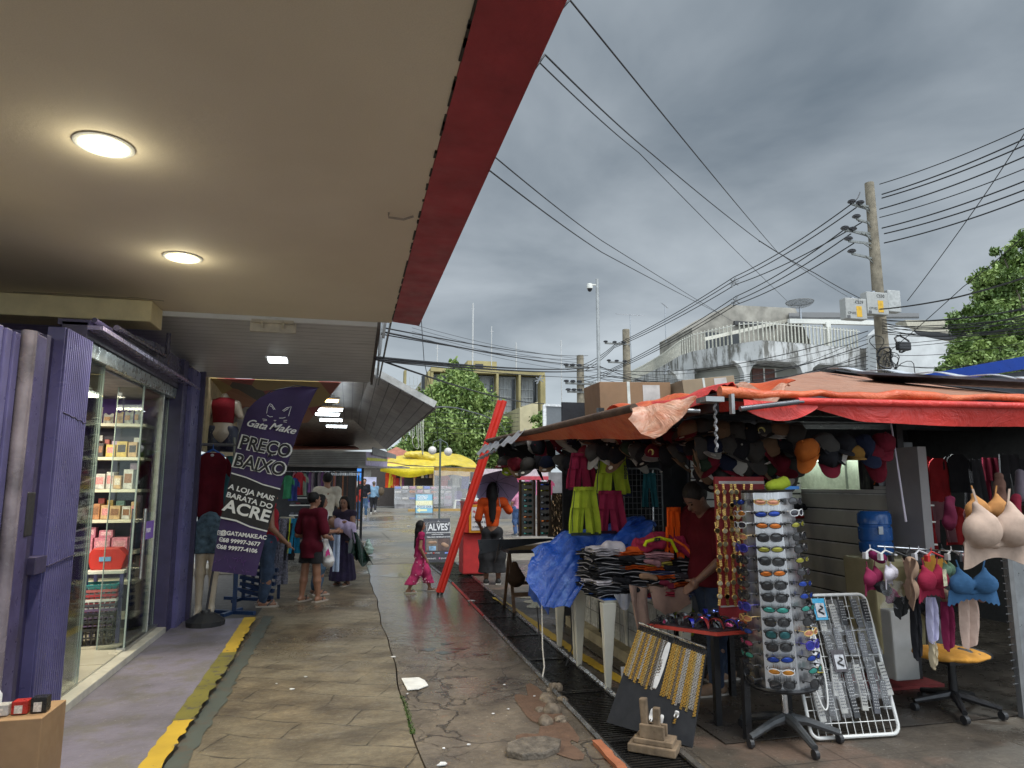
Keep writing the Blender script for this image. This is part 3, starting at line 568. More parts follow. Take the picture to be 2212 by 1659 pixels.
# ================================================================== cosmetics shop on the left
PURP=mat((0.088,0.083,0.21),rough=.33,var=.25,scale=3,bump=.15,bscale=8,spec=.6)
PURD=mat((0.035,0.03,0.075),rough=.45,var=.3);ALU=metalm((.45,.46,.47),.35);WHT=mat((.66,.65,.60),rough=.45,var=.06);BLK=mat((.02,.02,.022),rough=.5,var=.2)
GLASS,b_,t_=newmat('shop_glass');t_.N.remove(b_);o_=t_.N['Material Output']
tr_=t_.n('ShaderNodeBsdfTransparent');tr_.inputs[0].default_value=(.86,.90,.88,1);gl_=t_.n('ShaderNodeBsdfGlossy');gl_.inputs['Roughness'].default_value=.02;gl_.inputs[0].default_value=(.9,.9,.9,1)
fr_=t_.n('ShaderNodeFresnel');fr_.inputs[0].default_value=1.5;mx_=t_.n('ShaderNodeMixShader');t_.L.new(t_.m('MULTIPLY',fr_.outputs[0],.75),mx_.inputs[0]);t_.L.new(tr_.outputs[0],mx_.inputs[1]);t_.L.new(gl_.outputs[0],mx_.inputs[2]);t_.L.new(mx_.outputs[0],o_.inputs[0])
shop=thing('cosmetics_shop','purple painted shop front with open glass doors and lit shelves','shop',(-1.9,6.6,0))
def pt(mb,name,m,**k):return mb.build(name,m,shop,**k)
mb=MB();mb.box(-6,-5.9,2,9.3,0,3.0);mb.box(-5.9,-1.98,7.98,8.08,0,3.0);pt(mb,'interior_wall',mat((0.16,0.085,0.34),rough=.7,var=.1))
pt(MB().box(-5.9,-1.90,2,7.98,0.06,0.10),'tiled_floor',mat((.50,.47,.38),rough=.22,var=.12,scale=2))
gr=MB();[gr.box(-5.9,-1.9,yy,yy+.006,.1001,.102)for yy in(5.2,5.8,6.4,7.0,7.6)];[gr.box(xx,xx+.006,2,7.98,.1001,.1015)for xx in(-4.9,-4.3,-3.7,-3.1,-2.5)];pt(gr,'floor_joint',mat((.2,.18,.14)))
pt(MB().box(-5.9,-1.93,4.6,7.98,2.44,2.455),'ceiling',mat((.3,.29,.32),rough=.8))
pt(MB().box(-1.935,-1.80,5.27,8.0,0.0,0.085),'sill',mat((.48,.46,.40),rough=.4,var=.25,scale=6),bev=.006)
# front piers
def ribbed(x,y0,y1,z0,z1,step=.032,dep=.012):
 mb=MB();mb.box(x-.10,x,y0,y1,z0,z1);k=y0+.012
 while k+step*.6<y1:mb.box(x,x+dep,k,k+step*.62,z0+.002,z1-.002);k+=step
 return mb
pt(ribbed(-1.80,4.80,5.27,0.02,2.54),'shutter_guide',PURP,bev=.0025)
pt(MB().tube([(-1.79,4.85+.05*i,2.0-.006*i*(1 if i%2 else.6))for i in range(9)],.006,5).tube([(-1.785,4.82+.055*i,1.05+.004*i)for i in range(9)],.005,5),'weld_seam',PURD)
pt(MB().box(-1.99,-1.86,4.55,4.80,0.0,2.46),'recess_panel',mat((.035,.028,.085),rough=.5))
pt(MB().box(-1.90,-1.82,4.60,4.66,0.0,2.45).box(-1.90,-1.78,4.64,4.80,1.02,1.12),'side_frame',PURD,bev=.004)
mb=ribbed(-1.84,3.2,4.38,0.0,2.385,.10,.02);pt(mb,'wall_panel',PURP,bev=.006)
pt(MB().box(-1.86,-1.80,4.36,4.56,0.0,2.42),'inner_post',mat((.055,.048,.13),rough=.35,var=.3),bev=.01)
pt(MB().tube([(-1.80,4.32,0),(-1.80,4.32,2.41)],.04,12),'drain_pipe',mat((.16,.14,.17),rough=.22,var=.5,scale=5,bump=.2),smooth=True)
pt(MB().box(-1.86,-1.795,4.50,4.60,1.25,1.5),'lock_box',BLK,bev=.005)
mb=ribbed(-1.76,8.18,8.60,0.03,2.84,.05,.012);pt(mb,'far_guide',PURP,bev=.003)
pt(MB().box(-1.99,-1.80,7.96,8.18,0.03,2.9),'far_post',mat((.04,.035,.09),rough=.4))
pt(MB().box(-1.76,-1.70,8.56,8.62,.03,2.86),'corner_post',PURD)
# header above the glass
pt(MB().box(-1.96,-1.86,5.27,8.0,2.46,2.57),'door_track',mat((.38,.42,.42),rough=.3,metal=.6),bev=.006)
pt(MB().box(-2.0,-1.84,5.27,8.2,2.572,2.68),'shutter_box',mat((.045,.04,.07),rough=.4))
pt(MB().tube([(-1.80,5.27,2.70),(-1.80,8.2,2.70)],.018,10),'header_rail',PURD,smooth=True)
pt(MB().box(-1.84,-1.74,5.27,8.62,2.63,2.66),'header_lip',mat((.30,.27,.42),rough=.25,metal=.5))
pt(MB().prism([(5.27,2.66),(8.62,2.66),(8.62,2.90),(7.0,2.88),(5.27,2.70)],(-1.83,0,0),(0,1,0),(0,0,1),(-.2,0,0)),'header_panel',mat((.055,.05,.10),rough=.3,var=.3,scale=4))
pt(MB().tube([(-1.76,5.6,2.72),(-1.76,7.0,2.76),(-1.76,7.08,2.80),(-1.76,7.08,3.0)],.022,8),'conduit',mat((.06,.055,.09),rough=.25),smooth=True)
# glass leaves (each pane, its patch and its handle)
def pane(a,b,label,z0=.10,z1=2.46,handle=None,sticker=None):
 a=Vector((*a,0));b=Vector((*b,0));n=(b-a).cross(Vector((0,0,1))).normalized()
 mb=MB();mb.quad(a+Vector((0,0,z0)),b+Vector((0,0,z0)),b+Vector((0,0,z1)),a+Vector((0,0,z1)),.008,n);g=mb.build('glass_door',GLASS,shop);g['label']=label
 e=MB();e.bar(b+Vector((0,0,z0)),b+Vector((0,0,z1)),.010,.012);e.bar(a+Vector((0,0,z0)),a+Vector((0,0,z1)),.008,.010);e.build('edge',mat((.42,.50,.46),rough=.2,var=0),g)
 d=(b-a).normalized()
 if handle is not None:
  for sgn in(-1,1):
   p=a+d*handle+n*.05*sgn;m_=MB();m_.tube([p+Vector((0,0,.68)),p+Vector((0,0,1.32))],.016,10);m_.tube([p+Vector((0,0,.78)),a+d*handle+Vector((0,0,.78))],.009,8);m_.tube([p+Vector((0,0,1.22)),a+d*handle+Vector((0,0,1.22))],.009,8)
   m_.build('handle',metalm((.6,.58,.54),.18),g,smooth=True)
 if sticker:
  s0,s1=sticker;m_=MB();m_.quad(a+d*s0+n*.01+Vector((0,0,1.02)),a+d*s1+n*.01+Vector((0,0,1.02)),a+d*s1+n*.01+Vector((0,0,1.19)),a+d*s0+n*.01+Vector((0,0,1.19)),.002)
  m_.build('sticker',mat((.30,.17,.62),rough=.4,var=.1),g);text('PUXE',a+d*(s0+s1)/2+n*.014+Vector((0,0,1.10)),d,(0,0,1),.06,mat((.8,.8,.85),var=0),g,'lettering')
 return g
pane((-1.90,5.28),(-1.90,5.86),'fixed glass pane beside the ribbed column')
pane((-1.93,5.90),(-2.36,6.36),'glass leaf folded into the shop with a purple band',handle=.33,sticker=(.02,.36))
pane((-2.12,6.95),(-1.90,6.93),'narrow glass leaf edge on')
pane((-1.90,6.95),(-1.90,7.62),'glass door leaf with a purple band and steel handle',handle=.14,sticker=(.26,.62))
pane((-1.93,7.62),(-1.93,7.96),'fixed glass pane by the far post')
pt(MB().box(-1.95,-1.88,6.90,7.96,.088,.115),'bottom_rail',ALU);pt(MB().box(-1.92,-1.89,7.60,7.63,.10,2.46),'jamb',mat((.6,.62,.58),rough=.3))
# shelving on the wall that faces the street's near end
zs=[0.27,.60,.89,1.20,1.50,1.82,2.16]
SH=thing('shelf_unit','dark wall unit with seven white shelves inside the purple shop','shelf',(-2.9,7.8,.1))
MB().box(-4.4,-2.06,7.93,7.975,.10,2.15).build('back_board',mat((.03,.022,.05),rough=.5),SH)
for z in zs:MB().box(-4.4,-2.04,7.62,7.93,z-.035,z-.003).build('shelf_board',mat((.72,.70,.55),rough=.4,var=.05),SH,bev=.004)
def carton(x,y,z,w_,h,dd,c,rz=0,lab='',name='cosmetics_box',tex=None,grp='cosmetics on the shop shelves'):
 t=thing(name,lab,'box',(x,y,z),rz,grp)
 MB().box(-w_/2,w_/2,-dd/2,dd/2,0,h).build('carton',mat(c,rough=.35,var=.35,scale=40),t,world=False,bev=.002)
 if tex:MB().box(-w_*.38,w_*.38,-dd/2-.0025,-dd/2+.001,h*.3,h*.78).build('printed_panel',mat(tex,rough=.4,var=.5,scale=80),t,world=False)
 return t
r=random.Random(21);cols=[((.55,.12,.16),'pink'),((.62,.42,.22),'beige'),((.7,.5,.12),'yellow'),((.06,.05,.05),'black'),((.6,.6,.56),'white'),((.45,.10,.08),'red'),((.25,.45,.42),'mint'),((.5,.25,.12),'brown'),((.6,.45,.6),'lilac')]
ords=['first','second','third','fourth','fifth','sixth','seventh','eighth','ninth','tenth','eleventh','twelfth','thirteenth','fourteenth','fifteenth','sixteenth','seventeenth','eighteenth']
lvl={6:'top',5:'second highest',4:'third highest',3:'middle',2:'pink'}
for li in(6,5,4,3):
 x=-3.02;n=0
 while x<-2.12:
  w_=r.uniform(.05,.10);h={6:.13,5:.18,4:.17,3:.15}[li]*r.uniform(.6,1.15);cc,cn=cols[r.choice({6:[4,4,6,1],5:[0,2,3,3,1,5],4:[1,2,7,1,4],3:[7,1,3,2,4]}[li])]
  if li==6:
   t=thing('cosmetics_pouch',f'{ords[n]} from left, {cn} pouch on the top shop shelf','pouch',(x+w_/2,7.70,zs[6]),r.uniform(-.2,.2),'cosmetics on the shop shelves')
   MB().sheet(lambda a,b:(w_*(a-.5),.03*math.sin(math.pi*a)*-math.sin(math.pi*min(1,b+.1)),h*b*1.1+.01*math.sin(9*a)),8,6,.02).build('pouch',mat(cc,rough=.25,var=.4,scale=30),t,world=False,smooth=True)
   MB().box(-w_*.3,w_*.3,-.036,-.03,h*.3,h*.75).build('printed_panel',mat((.5,.3,.15),var=.6,scale=90),t,world=False)
  else:carton(x+w_/2,7.69+r.uniform(-.02,.02),zs[li],w_,h,.12,cc,r.uniform(-.12,.12),f'{ords[n]} from left, {cn} box on the {lvl[li]} shop shelf',tex=r.choice([(.8,.7,.6),(.05,.04,.04),(.7,.3,.3),(.3,.15,.08)]))
  if li in(5,4,3)and r.random()<.6:carton(x+w_/2,7.80,zs[li]+.0,w_*.8,h*1.35,.05,cols[r.randrange(9)][0],0,f'{ords[n]} from left, tall box behind the front row on the {lvl[li]} shop shelf')
  x+=w_+.012;n+=1
for i in range(6):
 carton(-2.98+i*.155,7.70,zs[2],.14,.13,.14,(.62,.22,.30),0,f'{ords[i]} pink carton from left on the low shop shelf',tex=(.7,.35,.4))
 if i in(0,2,3,4):carton(-2.97+i*.155,7.72,zs[2]+.131,.12,.07+.03*(i%2),.1,(.55,.20,.28),.1,f'{ords[i]} upper pink carton stacked on the low shop shelf row',tex=(.75,.45,.5))
 # yellow display with puffs
MB().box(-3.0,-2.25,7.90,7.925,zs[0],zs[0]+.30).build('display_poster',mat((.55,.27,.03),rough=.4,var=.15),None)
o=bpy.data.objects['display_poster'];tag(o,'orange poster card standing behind the yellow sponges','poster')
pp=MB();pp.ball((-2.48,7.897,zs[0]+.19),(.045,.008,.06));pp.ball((-2.48,7.893,zs[0]+.245),(.055,.006,.04));q=pp.build('portrait',mat((.10,.04,.025),rough=.6),o,smooth=True)
for i in range(9):
 x=-2.98+i*.085;t=thing('bath_sponge',f'{ords[i]} yellow round sponge from left on the bottom shop shelf','sponge',(x,7.70,zs[0]),0,'yellow sponges in a row')
 MB().ball((0,0,.035),(.04,.04,.035)).build('puff',mat((.62,.42,.05),rough=.7),t,world=False,smooth=True);MB().box(-.03,.03,-.045,-.038,.0,.03).build('wrap',mat((.7,.5,.1),rough=.3),t,world=False)
 # small table with a red tub, stack of baskets
t=thing('small_table','purple legged small table with white top inside the glass door','table',(-2.2,7.35,.1));MB().box(-2.36,-2.02,7.2,7.5,.72,.75).build('tabletop',WHT,t,bev=.004)
for a in(-2.34,-2.04):
 for b in(7.22,7.48):MB().box(a-.015,a+.015,b-.015,b+.015,.1,.72).build('leg',PURP,t)
t=thing('plastic_tub','red plastic tub on the small purple table','tub',(-2.2,7.35,.75));MB().prism([(-.13,.0),(.13,0),(.17,.13),(.10,.20),(-.12,.20),(-.17,.13)],(-2.2,7.27,.75),(1,0,0),(0,0,1),(0,.16,0)).build('tub',plastic((.50,.03,.02)),t,bev=.012)
MB().box(-2.26,-2.16,7.262,7.27,.83,.87).build('label_patch',plastic((.15,.35,.6)),t)
def basket(x,y,z,s,h,c,lab,rz=.1):
 t=thing('basket',lab,'basket',(x,y,z),rz,'stacked plastic baskets');mb=MB();a,b=s,s*.75
 for(p,q)in(((-a,-b),(a,-b)),((a,-b),(a,b)),((a,b),(-a,b)),((-a,b),(-a,-b))):
  P=[Vector((p[0]*.85,p[1]*.85,0)),Vector((q[0]*.85,q[1]*.85,0)),Vector((q[0],q[1],h)),Vector((p[0],p[1],h))]
  n=7
  for i in range(n+1):mb.bar(P[0].lerp(P[1],i/n),P[3].lerp(P[2],i/n),.012,.004)
  for k in(0,.5):mb.bar(P[0].lerp(P[3],k),P[1].lerp(P[2],k),.012,.012)
  mb.bar(P[3],P[2],.016,.022)
 mb.build('lattice',plastic(c),t,world=False);MB().box(-a*.86,a*.86,-b*.86,b*.86,-.004,.004).build('base',plastic(c),t,world=False)
for i,(c,cn)in enumerate([((.02,.02,.022),'lowest black'),((.02,.02,.022),'second black'),((.12,.08,.16),'violet'),((.06,.06,.08),'upper black'),((.62,.62,.6),'white'),((.35,.05,.06),'dark red'),((.4,.12,.12),'dusty pink'),((.15,.22,.24),'slate'),((.03,.38,.40),'topmost turquoise')]):
 basket(-2.22,7.25-.02,.102+(0.0 if i==0 else.13+(i-1)*.042),.155,.14 if i<8 else.10,c,f'{cn} plastic basket in the stack on the shop floor',.15)
for i,(x,y)in enumerate([(-3.4,6.6),(-3.4,5.4)]):
 ld=bpy.data.lights.new('shop_lamp','AREA');ld.shape='RECTANGLE';ld.size=1.2;ld.size_y=.3;ld.energy=20;ld.color=(1,.90,.68);lo=bpy.data.objects.new('shop_lamp',ld);C.objects.link(lo);lo.location=(x+.5,y,2.40)
 t=thing('ceiling_light',['rear tube lamp on the shop ceiling','front tube lamp on the shop ceiling'][i],'light',(x+.5,y,2.41));MB().box(x-.1,x+1.1,y-.08,y+.08,2.41,2.437).build('diffuser',mat((1,1,1),var=0,emit=(1,.96,.85),es=3),t)
 # ---- carton with bottles at the lower left corner
p=G(20,1650);t=thing('cardboard_box','brown carton on the purple pavement, filled with bottles and packets','box',(-1.60,4.02,.03))
MB().box(-1.78,-1.42,3.95,4.25,.03,.42).build('carton',mat((.34,.21,.11),rough=.8,var=.15),t,bev=.004)
for i,(x,y,c,h,lab)in enumerate([(-1.47,4.06,(.015,.015,.015),.07,'black packet standing at the right of the carton'),(-1.55,4.05,(.42,.03,.02),.06,'red packet in the middle of the carton'),(-1.63,4.04,(.5,.48,.46),.05,'white and red packet at the left of the carton')]):
 t=thing('packet',lab,'packet',(x,y,.425));MB().box(x-.035,x+.035,y-.03,y+.03,.425,.425+h).build('carton',mat(c,rough=.3,var=.3,scale=30),t,bev=.003);MB().box(x-.02,x+.015,y-.034,y-.0302,.43,.425+h*.7).build('printed_panel',mat((.65,.6,.55),var=.4,scale=100),t)
t=thing('bottle','white plastic bottle standing at the left end of the carton','bottle',(-1.68,4.06,.425));MB().lathe([(.0,0),(.032,0),(.034,.01),(.034,.09),(.02,.11),(.014,.115)],20,(-1.68,4.06,.425)).build('body',plastic((.62,.64,.66)),t,smooth=True);MB().lathe([(.017,.115),(.017,.145),(0,.147)],16,(-1.68,4.06,.425)).build('cap',plastic((.7,.7,.7)),t,smooth=True)
# ================================================================== market stall on the right
BLKM=mat((.018,.018,.02),rough=.35,metal=.3,var=.2);SLAT=mat((.50,.50,.47),rough=.45,var=.06);WIRE=mat((.62,.62,.60),rough=.4,var=.05);SIL=metalm((.42,.43,.45),.28)
def tarp(c,rough=.42,**k):
 m,b,t=newmat('tarpaulin');base=t.mix(t.rng(t.noise(2.2,5,.65),.38,.62),tuple(x*.75 for x in c),c)
 if k.get('faded'):base=t.mix(t.rng(t.noise(1.6,5,.7,vec=t.scaled((1,1,3)),dist=1),.42,.60),base,k['faded'])
 if k.get('streak'):base=t.mix(t.m('MULTIPLY',t.rng(t.noise(3,5,.7,vec=t.scaled(k.get('sv',(1,6,1)))),.5,.72),.8),base,k['streak'])
 t.L.new(base,b.inputs['Base Color']);b.inputs['Roughness'].default_value=rough;bn=t.n('ShaderNodeBump');bn.inputs['Strength'].default_value=.8;bn.inputs['Distance'].default_value=.035
 t.L.new(t.noise(5,5,.6,dist=1.2),bn.inputs['Height']);t.L.new(bn.outputs[0],b.inputs['Normal']);return m
REDT=tarp((.68,.042,.03));ORT=tarp((.60,.09,.022),faded=(.62,.15,.05));FADE=tarp((.42,.19,.11),streak=(.26,.12,.07),sv=(2,2,8),faded=(.38,.20,.13));BLUT=tarp((.02,.085,.42),rough=.33,streak=(.10,.2,.5),sv=(3,3,3))
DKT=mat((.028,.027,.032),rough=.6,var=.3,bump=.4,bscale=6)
st=thing('market_stall','dark open market stall under a faded red tarpaulin roof','market stall',(3.5,6,0))
def ps(mb,name,m,**k):return mb.build(name,m,st,**k)
# roof : black sheet on the left slope, faded tarp over the front, ridge running back
def roofpt(x,y):return 0
rf=MB();
A=Vector((1.72,9.0,2.12));B=Vector((2.18,3.72,2.10));Cc=Vector((7.6,3.62,2.16));T1=PY(1772,800,5.4);T0=Vector((3.6,8.8,2.42));T2=Vector((7.8,5.6,2.36))
def pleat(P00,P10,P11,P01,nu,nv,amp,seed,t=.012):
 rr=np.random.RandomState(seed);k=rr.rand(5,3)*9
 def fn(a,b):
  p=P00.lerp(P10,a).lerp(P01.lerp(P11,a),b);h=sum(math.sin(k[i,0]*a*2+k[i,1]*b*2+k[i,2])for i in range(5))/5
  return p+Vector((0,0,amp*h))
 return MB().sheet(fn,nu,nv,t)
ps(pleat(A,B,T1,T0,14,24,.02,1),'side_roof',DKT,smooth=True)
ps(pleat(B,Cc,T2,T1,40,14,.03,2),'front_roof',FADE,smooth=True)
ps(pleat(T1+Vector((.25,.1,.03)),T2+Vector((0,0,.02)),Vector((7.6,8.5,2.45)),Vector((3.6,8.8,2.44)),14,8,.02,3),'rear_roof',DKT,smooth=True)
wh=MB();
def band(P,Q,w_,seed,m=12):
 rr=random.Random(seed);d=(Q-P).normalized();s_=d.cross(Vector((0,-.3,1))).normalized()
 return MB().sheet(lambda a,b:P.lerp(Q,a)+s_*(w_*(b-.5)*(1+.4*math.sin(a*17+seed)))+Vector((0,0,.012*math.sin(a*23)+.02)),30,3,.006)
ps(band(T1+Vector((.05,-.1,-.02)),Vector((4.75,3.95,2.30)),.12,1),'flashing',mat((.50,.53,.57),rough=.35,var=.4,bump=.4,bscale=8),smooth=True)
ps(band(Vector((4.72,3.86,2.27)),Vector((6.6,3.8,2.25)),.20,3),'flashing',mat((.50,.53,.57),rough=.35,var=.4,bump=.4,bscale=8),smooth=True)
ps(MB().sheet(lambda a,b:Vector((4.05+2.0*a+.6*b,4.75-.8*a+.45*b,2.47-.17*a+.02*b)),8,3,.02),'roof_membrane',mat((.05,.045,.055),rough=.4,bump=.3))
# rolled front lip, orange brown
def rope(P,Q,r_,sag,seed,n=40,sq=.5):
 rr=random.Random(seed);ph=rr.uniform(0,6)
 pts=[P.lerp(Q,i/n)+Vector((0,.008*math.sin(i*.9+ph),-sag*math.sin(math.pi*i/n)+.008*math.sin(i*1.3+ph)+.006*math.sin(i*2.9)))for i in range(n+1)]
 mb=MB();mb.tube(pts,[r_*(1+.25*math.sin(i*.7+ph))for i in range(n+1)],10);return mb
ps(rope(Vector((2.15,3.66,2.09)),Vector((7.6,3.56,2.19)),.028,.015,4),'rolled_hem',ORT,smooth=True)
ps(rope(Vector((2.2,3.72,2.07)),Vector((7.6,3.62,2.12)),.02,.0,9),'rail',BLKM)
# crumpled tarp bundles over the left corner
def bundle(name,pts,rad,m,seed,squash=.45,vox=.018):
 s=SDF(vox=vox,k=.04)
 for i in range(len(pts)-1):s.cap(pts[i],pts[i+1],rad[i],rad[i+1])
 s.noise=lambda X:nz3(X,14,seed)*.022+nz3(X,34,seed+1)*.008
 return s.build(name,m,st,world=True)
mb=MB().sheet(lambda a,b:Vector((1.86+.62*b+.25*a*(1-b),6.6-2.75*a,2.03+.15*math.sin(math.pi*min(1,b*.9))*(.5+.5*a)+.012*math.sin(19*a+6*b)+.02*math.sin(7*a+11*b)+.012*math.sin(31*b))),46,18,.006);ps(mb,'folded_tarp',REDT,smooth=True)
mb=MB().sheet(lambda a,b:Vector((1.95+.75*a,4.7-1.0*a+.5*b,2.085+.08*a+.05*math.sin(math.pi*b)+.02*math.sin(14*a+5*b)+.01*math.sin(33*a))),40,12,.006);ps(mb,'folded_tarp',ORT,smooth=True)
mb=MB().sheet(lambda a,b:Vector((2.25+.38*a,3.66-.02*b+.015*math.sin(8*a),2.135-.10*b*math.sin(math.pi*min(1,a*1.1))**.4+.03*math.sin(9*a))),20,8,.006);ps(mb,'torn_flap',FADE,smooth=True)
# red awning curtain hanging in front (taut lower part and rolled pipe)
ps(MB().sheet(lambda a,b:Vector((2.62+5.0*a,3.60-.02*math.sin(13*a)*b+.03*b,2.055+.012*a-(.13+.012*a)*b*min(1,(a*11)**.8+.0 if a<.09 else 1)+.006*math.sin(21*a))),70,8,.006),'red_valance',REDT,smooth=True)
ps(MB().sheet(lambda a,b:Vector((2.26+.50*a,3.595-.01*b,2.045-.02*a-(.115*math.sin(math.pi*(.15+.85*a)*.97)**.8)*b)),20,6,.005),'red_flap',REDT,smooth=True)
ps(MB().tube([(2.62,3.585,2.045),(7.6,3.575,2.09)],.022,10),'valance_roll',REDT,smooth=True)
ps(MB().tube([(2.215,3.56,1.985),(2.60,3.55,2.035)],.016,12).tube([(2.60,3.55,2.035),(2.64,3.555,2.037)],.009,8),'awning_pole',mat((.13,.13,.14),rough=.25,metal=.6),smooth=True)
ps(MB().tube([PX(1366,882,1.735),PY(1512,888,3.9)],.014,12),'awning_pole',mat((.30,.31,.32),rough=.3,metal=.7),smooth=True)
ps(MB().box(2.02,2.14,3.60,3.72,2.03,2.06).bar((2.20,3.62,1.96),(2.20,3.62,2.08),.02,.03),'bracket',mat((.35,.36,.36),rough=.4,metal=.5))
# side awning on its long wooden pole
pA=Vector((1.72,8.66,2.10));pB=PX(1370,881,1.74)
ps(MB().tube([pA,pA.lerp(pB,.5)+Vector((0,0,-.01)),pB],.028,10),'wooden_pole',mat((.12,.075,.05),rough=.8,var=.4,bump=.5),smooth=True)
def low(a):return.02+.155*(a**1.6)
ps(MB().sheet(lambda a,b:pA.lerp(pB,a)+Vector((.04*b+.10*b*a,0,-.02-low(a)*b*1.0+.004*math.sin(40*a)*b)),50,8,.005),'side_awning',ORT,smooth=True)
sv=tarp((.50,.15,.06),streak=(.62,.42,.33),sv=(1,5,1),faded=(.6,.36,.25))
K0,K1,K2,K3=Vector((1.80,3.56,1.93)),Vector((2.16,3.66,2.07)),Vector((2.0,3.62,1.94)),Vector((1.78,3.46,1.845))
CF=[(1358,905),(1384,936),(1412,949),(1440,934),(1468,906),(1502,862)]
def flap(a,b):
 k=a*5;i=min(int(k),4);f=k-i;u=CF[i][0]*(1-f)+CF[i+1][0]*f;v=CF[i][1]*(1-f)+CF[i+1][1]*f;T=PY(1366+134*a,884-26*a,3.92-.2*a);B_=PY(u,v,3.86-.2*a);return T.lerp(B_,b)+Vector((0,-.02*math.sin(math.pi*b)-.008*math.sin(13*a+4*b),.004*math.sin(21*a)))
ps(MB().sheet(flap,30,16,.006),'corner_flap',sv,smooth=True)
# corrugated sheet poking out at the far left corner
ps(MB().sheet(lambda a,b:Vector((1.62+.50*a,8.9-.3*b,1.86+.27*a+.016*math.sin(60*a))),60,4,.006).sheet(lambda a,b:Vector((1.60+.12*b,8.9-2.2*a,1.92+.13*b+.015*math.sin(38*a)+.05*a)),60,3,.005),'corrugated_edge',mat((.35,.34,.35),rough=.4,metal=.4,var=.4),smooth=True)
# posts, beams, walls
for(x,y)in((2.42,6.4),(3.28,6.55),(4.42,4.78),(4.6,6.5)):ps(MB().box(x-.03,x+.03,y-.03,y+.03,0,2.3),'post',BLKM)
ps(MB().bar((2.0,8.6,2.05),(2.2,3.8,2.02),.04,.06),'beam',BLKM);ps(MB().bar((2.25,4.6,2.10),(7.6,4.6,2.14),.05,.08),'beam',BLKM);ps(MB().bar((2.3,6.4,2.15),(7.6,6.4,2.2),.05,.08),'beam',BLKM)
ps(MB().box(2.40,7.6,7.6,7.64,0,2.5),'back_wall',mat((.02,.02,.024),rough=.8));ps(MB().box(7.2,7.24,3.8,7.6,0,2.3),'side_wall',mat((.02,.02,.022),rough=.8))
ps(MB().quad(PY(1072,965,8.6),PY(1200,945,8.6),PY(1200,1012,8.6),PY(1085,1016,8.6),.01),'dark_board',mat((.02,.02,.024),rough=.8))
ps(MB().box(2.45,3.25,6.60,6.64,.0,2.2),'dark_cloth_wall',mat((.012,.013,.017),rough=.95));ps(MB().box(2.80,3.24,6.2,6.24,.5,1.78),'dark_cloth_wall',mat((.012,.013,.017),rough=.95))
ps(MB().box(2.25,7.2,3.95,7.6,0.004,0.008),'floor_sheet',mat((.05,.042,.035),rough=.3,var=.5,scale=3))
# tiled low wall and beige kerb under the tables
ps(MB().box(2.50,2.55,5.2,7.4,.10,.62),'tiled_wall',(lambda:(lambda m:m)(mat((.45,.46,.44),rough=.25,var=.1)))())
g=MB();[g.box(2.496,2.4995,yy,yy+.006,.1,.62)for yy in[5.2+.2*i for i in range(12)]];[g.box(2.4965,2.4993,5.2,7.4,zz_,zz_+.006)for zz_ in(.25,.4,.55)];ps(g,'tile_joint',mat((.15,.15,.14)))
ps(MB().box(2.38,2.6,4.9,7.5,0.002,.10),'kerb',mat((.36,.31,.2),rough=.7,var=.3))
# slatwall partitions
def slatwall(P,Q,z0,z1,n,lab,edge=True,m=None):
 P=Vector((*P,0));Q=Vector((*Q,0));d=(Q-P);nn=d.normalized().cross(Vector((0,0,1)));t=thing('slat_panel',lab,'wall panel',((P+Q)/2).to_tuple(),0)
 h=(z1-z0)/n
 for k in range(n):
  a=z0+k*h;MB().quad(P+Vector((0,0,a+.008)),Q+Vector((0,0,a+.008)),Q+Vector((0,0,a+h-.008)),P+Vector((0,0,a+h-.008)),.014,nn).build('slat',m or SLAT,t)
  if edge:MB().quad(P+nn*.0142+Vector((0,0,a+h-.016)),Q+nn*.0142+Vector((0,0,a+h-.016)),Q+nn*.0142+Vector((0,0,a+h-.004)),P+nn*.0142+Vector((0,0,a+h-.004)),.004,nn).build('slat_edge',mat((.7,.7,.66),rough=.3),t)
 MB().quad(P-nn*.004+Vector((0,0,z0)),Q-nn*.004+Vector((0,0,z0)),Q-nn*.004+Vector((0,0,z1)),P-nn*.004+Vector((0,0,z1)),-.02,nn).build('backing',BLKM,t);return t
slatwall((3.17,6.0),(3.50,6.0),.9,1.80,9,'white slat panel behind the seller in the red shirt',edge=False)
slatwall((3.98,5.95),(4.32,5.95),1.25,1.86,6,'narrow white slat panel behind the top of the silver eyewear tower',edge=False)
slatwall((4.40,6.4),(4.40,4.86),.42,1.47,7,'beige slat panel with empty shelves beside the blue water bottle',m=mat((.55,.53,.46),rough=.5,var=.08))
cb=thing('wall_cabinet','white open wall cabinet above the slat panel','cabinet',(4.4,5.6,1.5))
MB().box(4.62,4.65,4.86,6.4,1.50,1.80).build('back_board',mat((.62,.66,.58),rough=.25),cb);MB().box(4.36,4.66,4.86,6.4,1.47,1.50).build('shelf_board',WHT,cb);MB().box(4.36,4.66,4.86,6.4,1.79,1.815).build('top_rail',WHT,cb)
MB().box(4.36,4.66,6.4,6.43,1.47,1.9).build('side_panel',WHT,cb);MB().box(4.60,4.618,5.64,5.65,1.5,1.79).build('joint',mat((.2,.22,.2)),cb);MB().tube([(4.52,5.0,1.775),(4.52,6.3,1.775)],.008,8).build('added_tube',mat((1,1,1),var=0,emit=(.85,1,.85),es=5),cb);MB().box(4.3,4.68,4.9,6.4,1.82,1.90).build('upper_board',mat((.16,.18,.20),rough=.4),cb)  # glowing tube added under the top rail to brighten the back board
ps(MB().box(4.34,4.42,4.50,4.86,.3,1.84),'pillar',mat((.30,.28,.28),rough=.5,var=.08))
